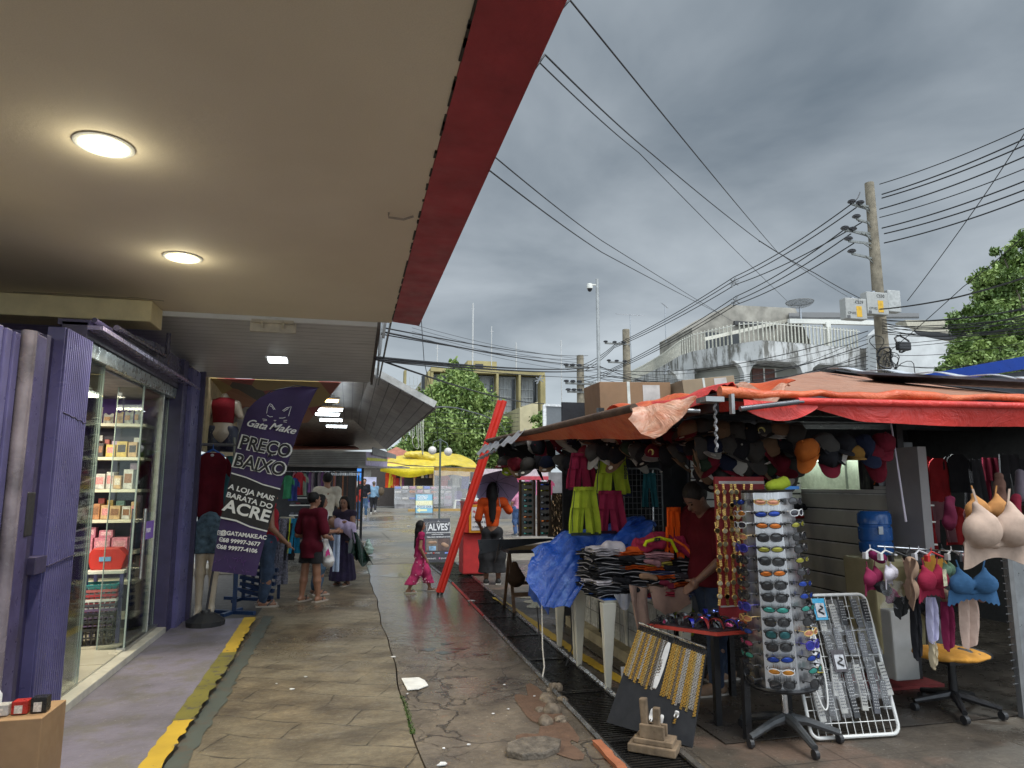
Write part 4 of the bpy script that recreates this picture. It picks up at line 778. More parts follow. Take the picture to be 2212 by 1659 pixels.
# fill tube added far inside so the white boards read as in daylight spill
t=thing('ceiling_light','dim white fill tube added under the roof inside the stall','light',(5.6,5.6,2.1));MB().tube([(5.0,5.6,2.16),(6.2,5.6,2.16)],.02,8).build('tube',mat((1,1,1),var=0,emit=(.9,1,.95),es=4),t);MB().box(4.95,6.25,5.57,5.63,2.18,2.21).build('housing',WHT,t)
ld=bpy.data.lights.new('stall_fill','AREA');ld.shape='RECTANGLE';ld.size=1.2;ld.size_y=.1;ld.energy=12;ld.color=(.93,1,.95);lo=bpy.data.objects.new('stall_fill',ld);C.objects.link(lo);lo.location=(5.6,5.6,2.13)  # area light belonging to the added fill tube
# hanging orange lettered dark banner
t=thing('hanging_garment','black garment with vertical orange letters hanging in the white cabinet','garment',(4.3,5.0,1.6));MB().sheet(lambda a,b:Vector((4.45+.01*math.sin(12*a),5.28-.36*a,1.79-.29*b)),10,4,.01).build('cloth',BLK,t);text('robo',(4.438,5.10,1.645),(0,0,-1),(0,-1,0),.10,mat((.75,.18,.03),var=0),t,spacing=1.1)
t=thing('paper_stack','white papers and a small clear cup on the cabinet shelf','papers',(4.45,4.96,1.5));MB().box(4.38,4.6,4.88,5.04,1.503,1.53).build('paper',WHT,t);MB().lathe([(.02,0),(.03,.045)],14,(4.42,4.99,1.533)).build('cup',plastic((.6,.65,.7)),t)
t=thing('cloth_pile','dark clothes with a white and a red cloth on the highest slat shelf','clothes',(4.3,6.05,1.25))
for i,(z,c,a)in enumerate([(1.235,(.35,.03,.03),.18),(1.265,(.5,.55,.5),.17),(1.32,(.02,.02,.025),.20)]):
 s=SDF(vox=.014);s.ell((4.28,6.08-.02*i,z),(.09,a,.03+.025*(i==2)));s.noise=lambda X:nz3(X,28,3)*.012;s.build('cloth',fabric(c),t,world=True)
 # big blue water jug on a beige cupboard
t=thing('water_cooler','beige plastic water cooler body beside the slat panel','water cooler',(4.30,4.70,0));MB().prism([(3.92,.28),(4.32,.28),(4.36,.98),(3.90,.98)],(0,4.55,0),(1,0,0),(0,0,1),(0,.34,0)).build('body',plastic((.42,.36,.20),rough=.4),t,bev=.02);MB().box(3.95,4.3,4.548,4.553,.75,.92).build('tap_recess',plastic((.30,.25,.13)),t,bev=.002)
t=thing('water_jug','large blue water jug standing upside down on the beige cooler','water jug',(4.12,4.75,.98));jr=.125
MB().lathe([(.0,.0),(.05,.0),(.11,.03),(jr,.05),(jr,.12),(jr-.008,.125),(jr-.008,.135),(jr,.14),(jr,.24),(jr-.008,.245),(jr-.008,.26),(jr,.265),(jr,.34),(jr-.02,.365),(0,.37)],32,(4.10,4.74,.97)).build('body',mat((.03,.15,.48),rough=.2,var=.1,trans=.25),t,smooth=True);MB().quad((4.02,4.61,1.16),(4.06,4.61,1.16),(4.06,4.61,1.22),(4.02,4.61,1.22),.004).build('label_patch',mat((.5,.55,.6)),t)
# shelf boards with odd things right of the jug
t=thing('shelf_rack','small crowded shelf right of the water jug','shelf',(4.62,5.1,.9))
for z in(1.03,1.22,1.36):MB().box(4.46,4.9,4.95,5.25,z,z+.012).build('shelf_board',WHT,t)
for i,(z,c)in enumerate([(1.05,(.1,.35,.1)),(1.24,(.25,.2,.2)),(1.375,(.4,.3,.15))]):
 s=SDF(vox=.012);s.ell((4.56,5.05,z+.03),(.09,.08,.035));s.noise=lambda X:nz3(X,40,5)*.012;tag(s.build('odd_cloth',fabric(c)),['green cloth heap on the lowest board beside the jug','grey cloth heap on the middle board beside the jug','brown cloth heap on the top board beside the jug'][i],'cloth')
ps(MB().tube([(3.55,3.9,2.12),(3.58,3.9,1.8),(3.62,3.9,1.3)],[.006,.006,.008],6),'hanging_cord',mat((.36,.33,.38)))
MB().tube([(2.11+.006*math.sin(i*1.5),3.66+.006*math.cos(i*1.5),2.04-.012*i)for i in range(26)],.008,6).build('rope',mat((.25,.25,.26),var=.9,scale=60));tag(bpy.data.objects['rope'],'twisted black and white rope hanging from the awning corner','rope')
# blue sheet roof of the neighbouring stall and boxes lying on the roof
t=thing('blue_roof','bright blue edged dark roof of the stall behind on the right','roof',(7,9,2.9))
a=PY(1990,823,8.0);b=PY(2320,765,6.4);MB().bar(a,b,.05,.16).build('fascia',mat((.012,.07,.42),rough=.35,var=.1),t);MB().quad(a+Vector((0,.03,-.1)),b+Vector((0,.03,-.1)),b+Vector((0,.03,-.65)),a+Vector((-.2,.03,-.35)),.02).build('curtain',mat((.06,.07,.08),rough=.3,var=.6,scale=2,bump=.6,bscale=3),t)
def rbox(u0,u1,v0,v1,y,dep,lab,c=(.26,.15,.08),rz=0,tilt=0):
 p=PY(u0,v1,y);q=PY(u1,v0,y);w_=q.x-p.x;h=q.z-p.z
 t=thing('cardboard_box',lab,'box',(p.x+w_/2,y,p.z),rz);MB().box(-w_/2,w_/2,0,dep,0,h).build('carton',mat(c,rough=.8,var=.2,scale=3),t,world=False,bev=.006)
 MB().box(-w_*.12,-w_*.08,-.003,dep+.003,-.002,h+.003).build('strap',mat((.6,.6,.55)),t,world=False);MB().box(w_*.1,w_*.34,-.004,0,h*.35,h*.92).build('label_sheet',mat((.5,.45,.42)),t,world=False);t.rotation_euler.y=tilt;return t
rbox(1298,1450,828,905,6.8,.5,'strapped brown carton at the left of the stall roof',tilt=R(-1.5));rbox(1478,1590,818,850,6.6,.4,'flat pale brown carton on the roof behind the red tarp',c=(.30,.22,.14),tilt=R(-7))
# ================================================================== beyond the canopies: stalls, signs, buildings, poles, trees
def hang_cloth(cx,y,z,w_,h,c,parent,seed=0,name='garment',kind='shirt',yaw=0):
 """one hanging garment: body with shoulders (shirt) or waist and two legs (shorts / trousers)"""
 r=random.Random(seed);ph=r.uniform(0,6);cy,sy=math.cos(yaw),math.sin(yaw);mb=MB()
 def put(x,yy,zz):return Vector((cx+x*cy-yy*sy,y+x*sy+yy*cy,z+zz))
 if kind in('shirt','dress'):
  def W(b):return w_*(.5*(.45+.55*min(1,b*8))if b<.12 else.5*(.92+.08*math.cos(b*5))+(.08*b*w_ if kind=='dress' else 0))
  mb.sheet(lambda a,b:put((a-.5)*2*W(b),.018*math.sin(9*a+ph+2*b)*b-.01,-h*b),10,12,.012)
  if kind=='shirt':
   for s_ in(-1,1):mb.sheet(lambda a,b:put(s_*(w_*.42+a*w_*.28),.01*math.sin(7*a),-h*(.05+a*.20)-(1-.25*a)*h*.26*b),5,4,.012)
 else:
  leg=.45 if kind=='shorts' else.35
  def X(b,s0,s1,a):
   f=.72+.28*min(1,b*1.3);return(s0+(s1-s0)*a)*w_*.5*f
  mb.sheet(lambda a,b:put(X(b*leg,-1,1,a),.016*math.sin(16*a+ph)*(.3+b),-h*leg*b),14,6,.014)
  for s_ in(-1,1):
   mb.sheet(lambda a,b:put(X(leg+b*(1-leg),s_*(.03+.13*b),s_*(1.0-.04*b),a)+s_*.02*b*w_,.02*math.sin(9*a+ph+s_)*(.6+b),-h*leg-h*(1-leg)*b),8,6,.014)
 o=mb.build(name,fabric(c),parent,smooth=True);return o
BRIGHT=[((.5,.03,.03),'red'),((.05,.12,.5),'blue'),((.6,.55,.5),'white'),((.03,.03,.035),'black'),((.55,.42,.05),'yellow'),((.08,.35,.12),'green'),((.5,.2,.3),'pink'),((.3,.3,.32),'grey'),((.5,.17,.05),'orange'),((.25,.15,.3),'mauve')]
# ---- belt and clothes stall just behind the people
t=thing('clothes_stall','low clothes stall with grey ribbed fascia behind the white shirt man','market stall',(-.8,17,0));bs=t
cor=mat((.36,.35,.33),rough=.6,var=.35,scale=3,bump=.5,bscale=12,grain=(.3,.3,6))
mb=MB();mb.prism([(-2.6,2.02),(.36,1.98),(.38,2.34),(-2.6,2.40)],(0,17.4,0),(1,0,0),(0,0,1),(0,.03,0));mb.build('fascia',cor,t)
g=MB();[g.box(-2.6,.36,17.385,17.398,2.03+.043*i,2.045+.043*i)for i in range(7)];g.build('ribs',mat((.2,.19,.18)),t)
mb=MB();mb.quad((.38,17.4,2.34),(1.02,19.6,2.40),(1.02,19.6,2.02),(.38,17.4,2.0),.03);mb.build('side_fascia',mat((.42,.36,.5),rough=.5,var=.3),t)
g=MB();g.quad((.40,17.43,2.20),(1.0,19.55,2.24),(1.0,19.55,2.17),(.40,17.43,2.12),-.012);g.build('yellow_stripe',mat((.55,.55,.08)),t)
MB().quad((.55,17.8,2.48),(1.30,20.2,2.38),(1.30,20.2,2.27),(.55,17.8,2.28),.02).build('upper_gutter',mat((.2,.2,.2),rough=.5),t)
MB().quad((-2.6,17.2,1.98),(.2,17.0,1.93),(1.7,20.2,1.99),(-2.6,21,2.2),.04,(0,0,1)).build('roof',mat((.22,.20,.19),rough=.5),t)
MB().quad((-2.6,17.8,2.36),(.2,17.8,2.42),(.1,20.5,2.62),(-2.6,20.5,2.6),.03,(0,0,1)).build('tiled_roof',mat((.42,.14,.10),rough=.7,var=.3),t)
MB().box(-2.6,.2,20.4,20.45,0,2.1).build('back_wall',BLK,t);MB().box(.28,.34,17.6,17.66,0,1.98).build('post',BLKM,t);MB().bar((-1.9,17.1,1.84),(.2,17.1,1.84),.02).build('hanging_rail',SIL,t)
MB().box(-1.72,-1.62,16.9,16.98,1.2,2.2).build('post',mat((.5,.2,.08)),t)
for z in(.75,1.0,1.18):MB().box(-1.45,-.35,18.2,18.5,z,z+.025).build('shelf_board',WHT,t)
r=random.Random(4)
for i in range(15):
 x=-1.42+i*.075;h=r.uniform(.45,.6);c=r.choice([(.05,.05,.06),(.25,.12,.3),(.3,.25,.3),(.45,.2,.25),(.08,.1,.15)])
 tag(hang_cloth(x,17.9,1.84,.10,h,c,None,i,'hanging_garment','dress',.5),f'{ords[i]} patterned garment from left on the rail under the ribbed fascia','garment','garments on the rail under the ribbed fascia')
for i in range(16):
 z=(.78,1.03)[i%2];x=-1.38+(i//2)*.125;t2=tag(MB().box(x-.05,x+.05,18.22,18.42,z,z+.05).build('folded_garment',fabric(r.choice([(.03,.03,.03),(.1,.1,.12),(.3,.25,.3),(.2,.05,.06)])),bev=.015),f'{ords[i // 2]} folded garment on the {"lower" if i % 2 == 0 else "upper"} shelf of the ribbed fascia stall','garment','folded garments on the stall shelves')
for i in range(13):
 y=16.2+(i%4)*.15;x=-.40+i*.05;c=[(.025,.02,.02),(.30,.10,.03),(.015,.015,.015),(.12,.05,.03)][i%4 if i%3 else 0]
 o=MB().bar((x,y,1.78-.01*(i%3)),(x+.004,y,.52+.05*(i%3)),.034,.006).build('belt',mat(c,rough=.35));tag(o,f'{ords[i]} belt from left hanging at the stall corner','belt','belts hanging at the stall corner')
 MB().bar((x,y-.004,1.74),(x,y-.004,1.80),.042,.012).build('buckle',SIL,o)
t=thing('belt_stand','tall dark belt stand at the stall corner','rack',(-.1,16.4,0));MB().bar((-.45,16.5,1.82),(.3,16.5,1.82),.03).build('rail',BLKM,t);[MB().bar((x,16.5,0),(x,16.5,1.82),.03).build('post',BLKM,t)for x in(-.44,.29)]
t=thing('wooden_crate','pale wooden crate with a plastic bag at the foot of the belt stand','crate',(.18,15.4,0));MB().box(.04,.34,15.2,15.5,0,.3).build('side_board',mat((.42,.27,.12),rough=.7),t,bev=.005);MB().box(0.0,.38,15.16,15.54,.3,.32).build('top',mat((.35,.3,.26)),t)
s=SDF(vox=.02,k=.05);s.ell((.45,15.6,.12),(.11,.1,.12));s.ell((.44,15.6,.25),(.06,.06,.1));s.noise=lambda X:nz3(X,30,2)*.02;tag(s.build('plastic_bag',mat((.35,.48,.42),rough=.2,var=.3,trans=.3)),'translucent greenish plastic bag by the wooden crate','bag')
# ---- small hanging shirts left of it, above the clothes rack (children's shirts green, blue, red)
for i,(u,v,c,cn)in enumerate([(622,1035,(.05,.25,.12),'green'),(633,1040,(.04,.06,.22),'navy'),(645,1028,(.35,.03,.04),'red'),(651,1030,(.2,.25,.2),'sage')]):
 p=PY(u,v-8,13.2);tag(hang_cloth(p.x,p.y+i*.1,p.z,.17,.42,c,None,i,'hanging_shirt','shirt',.4),f'{cn} small shirt hanging right of the tall banner','shirt')
 # ---- far left lane : blue tent, pink bags, posters
t=thing('blue_tent','small blue and teal tent roof far down the lane','tent',(.4,60,0));p=PY(770,1022,58)
MB().add([(p.x-1.3,58,p.z-.35),(p.x+1.5,58,p.z-.35),(p.x+.3,59.5,p.z+.7),(p.x-1.3,61,p.z-.35),(p.x+1.5,61,p.z-.35)],[(0,1,2),(1,4,2),(4,3,2),(3,0,2)]).build('canopy',mat((.02,.16,.5),rough=.5),t);MB().box(p.x-1.3,p.x+1.5,57.9,57.98,p.z-.65,p.z-.35).build('valance',mat((.02,.2,.5)),t)
for x in(p.x-1.25,p.x+1.45):MB().box(x-.04,x+.04,58,58.08,0,p.z-.3).build('pole',SIL,t)
t=thing('far_shop','pale arcade with bright hanging goods at the end of the lane','shop',(1,66,0));MB().box(-6,4.5,66,66.3,0,3.2).build('wall',mat((.5,.48,.45)),t)
for i in range(10):MB().box(-5.5+i*.9,-4.9+i*.9,65.9,65.99,.8+(i%3)*.2,2.3).build('goods_panel',mat([(.5,.2,.2),(.55,.5,.5),(.5,.1,.1),(.1,.1,.12),(.5,.3,.35)][i%5],var=.6,scale=6),t)
t=thing('advert_banner','small white and violet poster standing behind the man in black','banner',(1.2,38,0));p=PY(797,1085,37);MB().box(p.x-.35,p.x+.35,37,37.05,.3,1.9).build('panel',mat((.45,.45,.6),var=.4,scale=2),t);MB().box(p.x-.25,p.x+.25,36.98,37,.6,1.0).build('print',mat((.1,.1,.45)),t);MB().bar((p.x,37.1,0),(p.x,37.1,.3),.05).build('foot',SIL,t)
# ---- terracotta roof kiosk and yellow stalls
t=thing('tiled_kiosk','hipped terracotta tile roof behind the yellow stall','kiosk',(3.5,52,0));TER=mat((.33,.13,.085),rough=.8,var=.3,scale=3,bump=.6,bscale=6)
p0=PY(840,1000,50);a=[(p0.x-2.2,50,2.75),(p0.x+4.2,50,2.75),(p0.x+4.2,56,2.75),(p0.x-2.2,56,2.75),(p0.x+.7,53,4.35)]
MB().add(a,[(0,1,4),(1,2,4),(2,3,4),(3,0,4)]).build('roof',TER,t);MB().box(p0.x-1.8,p0.x+3.8,50.6,50.7,0,2.75).build('wall',mat((.3,.28,.25)),t)
YT=tarp((.62,.47,.05),streak=(.5,.42,.15),sv=(1,1,1));YB=tarp((.75,.58,.01));
t=thing('yellow_stall','market stall under bright yellow tarpaulins across the plaza','market stall',(6,46,0));ys=t
def yp(u,v,y=45):return PY(u,v,y)
MB().sheet(lambda a,b:yp(820,1000).lerp(yp(1035,1010),a).lerp(yp(915,982,50).lerp(yp(1000,985,50),a),b)+Vector((0,0,.5*math.sin(math.pi*b)*(.4+.6*math.sin(math.pi*a))+.06*math.sin(11*a)+.05*math.sin(19*a+5*b))),40,16,.05).build('upper_tarp',YT,t,smooth=True)
MB().sheet(lambda a,b:yp(822,1002,44.7).lerp(yp(937,1008,44.7),a)+Vector((0,-.15*math.sin(3*b),-(.45+.28*math.sin(math.pi*a))*b+.04*math.sin(9*a))),30,8,.03).build('yellow_valance',YB,t,smooth=True)
MB().sheet(lambda a,b:yp(940,1008,44.6).lerp(yp(1040,1010,44.6),a)+Vector((0,0,-.55*b-.05*math.sin(12*a)*b)),30,4,.03).build('side_valance',tarp((.5,.28,.03),streak=(.6,.45,.15)),t,smooth=True)
MB().tube([yp(815,1012,44.5),yp(880,1006,44.5),yp(960,1009,44.5),yp(1040,1012,44.5)],.03,6).build('ridge_rope',mat((.05,.05,.05)),t)
s=SDF(vox=.07,k=.15);p1,p2=yp(880,982,46),yp(935,990,46);s.cap(p1,(p1+p2)/2+Vector((0,0,.1)),.22,.3);s.cap((p1+p2)/2,p2,.3,.2);s.noise=lambda X:nz3(X,4,9)*.1;s.build('tarp_bundle',YT,t,world=True)
for u in(866,895,937):p=yp(u,1040,45);MB().box(p.x-.05,p.x+.05,45,45.1,0,2.7).build('post',mat((.4,.26,.08)),t)
MB().box(yp(880,1040).x-2.2,yp(1040,1040).x,49,49.1,0,2.5).build('back_wall',mat((.05,.04,.035)),t)
r=random.Random(8)
for i in range(9):
 p=yp(862+i*8.5,1016,45.2);bc,bn_=[((.02,.02,.02),'black'),((.4,.12,.08),'red'),((.03,.03,.03),'dark'),((.02,.02,.022),'black'),((.45,.05,.05),'red'),((.03,.03,.03),'black'),((.4,.35,.2),'beige'),((.1,.1,.12),'grey'),((.3,.2,.1),'brown')][i]
 o=MB().prism([(-.16,0),(.16,0),(.19,-.25),(.16,-.5),(-.16,-.5),(-.19,-.25)],(p.x,45.2,p.z),(1,0,0),(0,0,1),(0,.1,0)).build('backpack',fabric(bc));tag(o,f'{ords[i]} hanging bag from left, {bn_}, under the yellow valance','bag','bags hanging under the yellow valance')
 if i in(0,2,3,5):MB().prism([(-.11,.02),(-.09,-.02),(-.05,-.03),(.13,.07),(-.04,.0)],(p.x,45.185,p.z-.25),(1,0,0),(0,0,1),(0,.01,0)).build('mark',mat((.7,.7,.7)),o)
for i in range(6):
 p=yp(838+i*6,1020,45.6);c,cn=[((.55,.06,.02),'orange red'),((.6,.45,.03),'yellow'),((.5,.05,.03),'red'),((.55,.1,.05),'coral'),((.5,.03,.03),'scarlet'),((.3,.1,.2),'plum')][i]
 tag(hang_cloth(p.x,45.6,p.z,.35,1.0,c,None,i,'hanging_garment','dress'),f'{cn} garment hanging at the left end of the yellow stall','garment')
ttab=thing('display_table','long stall counter wrapped in clear plastic below the yellow valance','table',(5,44,0));a=G(842,1092);b=G(935,1094)
MB().box(a.x,yp(935,1090).x,44.6,45.4,.0,1.2).build('counter',mat((.35,.33,.33),rough=.6,var=.5,scale=3),ttab)
PLAS,b_,t_=newmat('clear_film');b_.inputs['Base Color'].default_value=(.6,.6,.6,1);b_.inputs['Roughness'].default_value=.2;b_.inputs['Alpha'].default_value=.20
MB().sheet(lambda u,v:Vector((a.x-.1+4.0*u,44.3+.15*math.sin(7*u)*v-.1*v,1.42-1.15*v)),24,8,.01).build('plastic_cover',PLAS,ttab,smooth=True)
for i in range(24):
 x=a.x+.15+(i%8)*.46;z=[.55,.95,1.21][i//8];c,cn=r.choice(BRIGHT+[((.6,.55,.5),'white')]*4+[((.5,.3,.35),'pink')]*2)
 tag(MB().box(x-.19,x+.19,44.42,44.58 if z<1.2 else 44.9,z,z+r.uniform(.12,.22)).build('towel_stack',fabric(c),bev=.04),f'{ords[i % 8]} from left, {cn} folded pile on the {["lowest", "middle", "upper"][i // 8]} row of the plastic wrapped counter','textile','folded goods on the wrapped counter')
MB().sheet(lambda u,v:yp(937,1016,44.4).lerp(yp(1042,1020,43.2),u)+Vector((0,-.3*v+.15*math.sin(8*u)*v,-2.35*v)),30,12,.01).build('plastic_sheet',PLAS,ys,smooth=True)
for i,(u,v,c,cn,k)in enumerate([(960,1025,(.5,.1,.08),'red','shirt'),(985,1022,(.5,.48,.42),'white','shirt'),(1005,1025,(.07,.06,.25),'indigo','dress'),(1025,1022,(.55,.2,.12),'salmon','shirt'),(990,1060,(.15,.1,.25),'violet','dress'),(1015,1062,(.5,.4,.3),'cream','dress'),(968,1062,(.4,.32,.42),'lilac','dress')]):
 p=yp(u,v,46);tag(hang_cloth(p.x,46,p.z,.55,.95,c,None,i,'hanging_garment',k),f'{cn} garment behind the clear sheet at the right of the yellow stall','garment')
t=thing('plastic_stool','white plastic stool in front of the yellow stall','stool',(7,41,0));p=G(990,1100);MB().box(p.x-.24,p.x+.24,p.y-.2,p.y+.2,.52,.57).build('seat',WHT,t,bev=.02)
for a_ in(-1,1):
 for b2 in(-1,1):MB().bar((p.x+a_*.26,p.y+b2*.22,0),(p.x+a_*.2,p.y+b2*.17,.53),.07).build('leg',WHT,t)
struct('kerb',MB().box(3.3,9,39.5,39.9,0,.12),mat((.4,.25,.08),rough=.6,var=.3))
# pink and striped stall seen through the right stall
t=thing('striped_stall','pale stall with red and white striped awning seen under the dark roof','market stall',(6,30,0));a=PY(1050,1018,28);b=PY(1135,1030,28)
MB().box(a.x-.3,b.x+1,28,28.05,a.z-.45,a.z+.1).build('awning',mat((.55,.45,.47)),t);MB().box(a.x-.3,b.x+1,27.97,27.99,a.z-.35,a.z-.2).build('stripe',mat((.45,.05,.07)),t)
MB().box(a.x-.3,b.x+2.5,30,30.1,0,a.z).build('back_wall',mat((.16,.15,.15),var=.5,scale=1.5),t)
for i in range(7):p=PY(1115+12*i,1048,27);tag(hang_cloth(p.x,27,p.z+.2,.3,.6,[(.6,.1,.25),(.6,.55,.55),(.55,.15,.3),(.1,.1,.12),(.6,.2,.3),(.5,.5,.5),(.3,.05,.1)][i],None,i,'hanging_garment','shirt'),f'{ords[i]} pinkish small garment from left hanging behind the eyewear racks','garment')
# ---- A-boards
def aboard(u0,u1,vt,vb,lab):
 a=G(u0,vb);b=G(u1,vb);y=(a.y+b.y)/2;a=PY(u0,vb,y);b=PY(u1,vb,y);tz=PY(u0,vt,y+.25).z
 t=thing('a_board',lab,'sign',((a.x+b.x)/2,y,0));return t,a.x,b.x,y,tz
t,x0,x1,y,z1=aboard(915,974,1120,1216,'black advert board for watch and phone repair beside the small girl');y0=y;W_=x1-x0
dn=Vector((0,.2,z1)).normalized();Oo=Vector((x0,y0,.02));Hh=z1-.02
mb=MB();mb.quad(Oo,Oo+Vector((W_,0,0)),Oo+Vector((W_,.2,Hh)),Oo+Vector((0,.2,Hh)),.012,(0,1,-.2));mb.build('panel',mat((.055,.055,.065),rough=.35,var=.15),t)
MB().bar((x0+.02,y0+.55,0),(x0+.02,y0+.22,z1-.05),.02).bar((x1-.02,y0+.55,0),(x1-.02,y0+.22,z1-.05),.02).build('frame',BLKM,t);MB().bar((x1-.1,y0,0),(x1-.1,y0+.02,.08),.015).build('foot',BLKM,t)
def onb(fx,fz,off=-.006):return Oo+Vector((W_*fx,.2*fz,Hh*fz))+Vector((0,-1,.2)).normalized()*-off*1
up=(0,.2,Hh);WM=mat((.75,.75,.75),var=0,rough=.5)
text('ALVES',onb(.54,.79),(1,0,0),up,.19,WM,t,bold=.004,fit=.40)
def frame2(cx,cz,w_,h,m,th=.008):
 mb=MB()
 for k in range(24):
  A1=2*math.pi*k/24;A2=2*math.pi*(k+1)/24
  sq=lambda A:(math.copysign(abs(math.cos(A))**.35,math.cos(A))*w_/2,math.copysign(abs(math.sin(A))**.35,math.sin(A))*h/2)
  p=sq(A1);q=sq(A2);mb.bar(onb(cx,cz)+Vector((p[0],p[1]*.2,p[1])),onb(cx,cz)+Vector((q[0],q[1]*.2,q[1])),th,.003)
 return mb.build('emblem',m,t)
frame2(.56,.79,.47,.21,WM)
g=MB();c0=onb(.56,.905)
for k in range(8):A1=k*math.pi/4;g.bar(c0+Vector((.018*math.cos(A1),0,.018*math.sin(A1))),c0+Vector((.036*math.cos(A1),0,.036*math.sin(A1))),.014,.003)
for k in range(12):A1=k*math.pi/6;c1=onb(.13,.87);g.bar(c1+Vector((.04*math.cos(A1),0,.04*math.sin(A1))),c1+Vector((.04*math.cos(A1+.53),0,.04*math.sin(A1+.53))),.008,.003)
g.bar(onb(.13,.87),onb(.13,.90),.006,.003);g.bar(onb(.13,.87),onb(.17,.87),.006,.003);g.bar(onb(.91,.83),onb(.96,.91),.05,.003);g.build('emblem',WM,t)
text('ASSISTÊNCIA TÉCNICA PARA RELÓGIOS & CELULARES',onb(.55,.665),(1,0,0),up,.03,WM,t,fit=.50,bold=.0006)
text('ACESSÓRIOS EM GERAL',onb(.52,.625),(1,0,0),up,.028,WM,t,fit=.24,bold=.0006)
text('TRABALHAMOS COM REMOÇÃO DE CONTA',onb(.56,.565),(1,0,0),up,.032,WM,t,fit=.48,bold=.0008)
def patch(fx0,fx1,fz0,fz1,c,nm='printed_picture',off=-.004,v=.5):
 mb=MB();mb.quad(onb(fx0,fz0,off),onb(fx1,fz0,off),onb(fx1,fz1,off),onb(fx0,fz1,off),.002,(0,-1,.2));return mb.build(nm,mat(c,rough=.5,var=v,scale=14),t)
patch(.10,.52,.25,.53,(.16,.13,.10));patch(.53,.97,.25,.53,(.10,.06,.05))
o=patch(.2,.45,.26,.36,(.25,.42,.6),off=-.009);g=MB()
for k in range(3):g.ball(onb(.74+.05*k,.40-.02*k)+Vector((0,-.004,0)),(.05,.006,.035));g.ball(onb(.25+.08*k,.44)+Vector((0,-.004,0)),(.045,.006,.03))
g.build('printed_hands',mat((.42,.26,.17),var=.3),t,smooth=True)
for fx,s_,c in((.22,'XIAOMI',(.7,.3,.1)),(.5,'SAMSUNG',(.7,.1,.08))):
 text(s_,onb(fx,.20),(1,0,0),up,.028,WM,t,fit=.1)
g=MB();g.ball(onb(.09,.20)+Vector((0,-.003,0)),(.016,.003,.016));g.ball(onb(.37,.20)+Vector((0,-.003,0)),(.016,.003,.016));g.build('logo_dot',mat((.6,.06,.04)),t)
patch(.78,.97,.185,.215,(.2,.3,.7),'logo_bar');text('68 99978-6872',onb(.25,.075),(1,0,0),up,.036,WM,t,fit=.22);text('@ALVES.CEL',onb(.8,.075),(1,0,0),up,.036,WM,t,fit=.18);patch(.56,.61,.06,.10,(.6,.15,.3),'logo_square')
t,x0,x1,y,z1=aboard(897,935,1068,1112,'light blue and yellow photo service board standing in the plaza');y0=y;W_=x1-x0;Oo=Vector((x0,y0,.1));Hh=z1-.1;up=(0,.2,Hh)
MB().quad(Oo,Oo+Vector((W_,0,0)),Oo+Vector((W_,.2,Hh)),Oo+Vector((0,.2,Hh)),.02,(0,1,-.2)).build('panel',mat((.20,.42,.55),rough=.4,var=.2,scale=1.5),t);MB().bar((x0,y0-.01,0),(x0,y0+.2,z1),.03).bar((x1,y0-.01,0),(x1,y0+.2,z1),.03).build('frame',BLKM,t)
patch(.02,.98,.40,.66,(.62,.60,.35),'yellow_band',-.006,.2);patch(.02,.98,.26,.40,(.5,.6,.66),'pale_band',-.006,.2)
text('CONTRATO',onb(.42,.87,-.012),(1,0,0),up,.16,WM,t,fit=.55,bold=.004);text('CELULAR',onb(.38,.77,-.012),(1,0,0),up,.15,WM,t,fit=.5,bold=.004);text('XEROX',onb(.5,.53,-.012),(1,0,0),up,.26,mat((.72,.70,.5),var=0),t,fit=.75,bold=.006);text('FOTO 3X4',onb(.5,.325,-.012),(1,0,0),up,.15,mat((.1,.13,.16),var=0),t,fit=.72,bold=.004)
mb=MB();mb.prism([(-.28,0),(-.1,.12),(-.1,.05),(.25,.05),(.25,-.05),(-.1,-.05),(-.1,-.12)],onb(.38,.14,-.012),(1,0,0),(0,.13,.99),(0,.006,0));mb.build('arrow',mat((.7,.68,.4),var=0),t)
# ---- leaning red pole bundle
t=thing('red_pole','two bright red tubes tied together, leaning over the drain','pole',(1.31,9.89,0));a=Vector((1.29,9.89,.04));z_=PY(1085,866,9.75);b=z_
for k in(-1,1):
 d_=Vector((.032*k,.0,0));MB().tube([a+d_*.8,b+d_],[.034,.042],14).build('tube',mat((.62,.028,.015),rough=.38,var=.12,scale=2),t,smooth=True);MB().tube([a+d_*.8+Vector((0,0,-.045)),a+d_*.8],.02,8).build('foot',BLK,t)
 # ---- red box with cooler, sign and bottles
t=thing('red_cube','bright red padded box under the drinks cooler','box',(2.2,11.9,0));x0=PY(1000,1200,11.75).x;x1=PY(1057,1200,11.75).x;zt=PY(1000,1152,11.75).z
MB().box(x0,x1,11.75,12.2,.03,zt).build('body',mat((.52,.035,.035),rough=.55,var=.15),t,bev=.02);MB().box(x0+.03,x0+.07,11.77,11.81,0,.03).box(x1-.07,x1-.03,11.77,11.81,0,.03).build('foot',BLK,t)
t=thing('drinks_cooler','red and orange drinks cooler with a white lid and price sign','cooler',(2.2,11.85,zt));zc=PY(1000,1088,11.75).z;MB().box(x0+.01,x1-.0,11.70,12.15,zt+.005,zc).build('body',mat((.5,.03,.02),rough=.45),t,bev=.015)
MB().box(x0+.0,x1+.0,11.69,12.16,zc,zc+.035).build('rim',mat((.5,.03,.03),rough=.4),t,bev=.01);MB().box(x0+.01,x1-.01,11.70,12.15,zc+.035,zc+.085).build('lid',WHT,t,bev=.015)
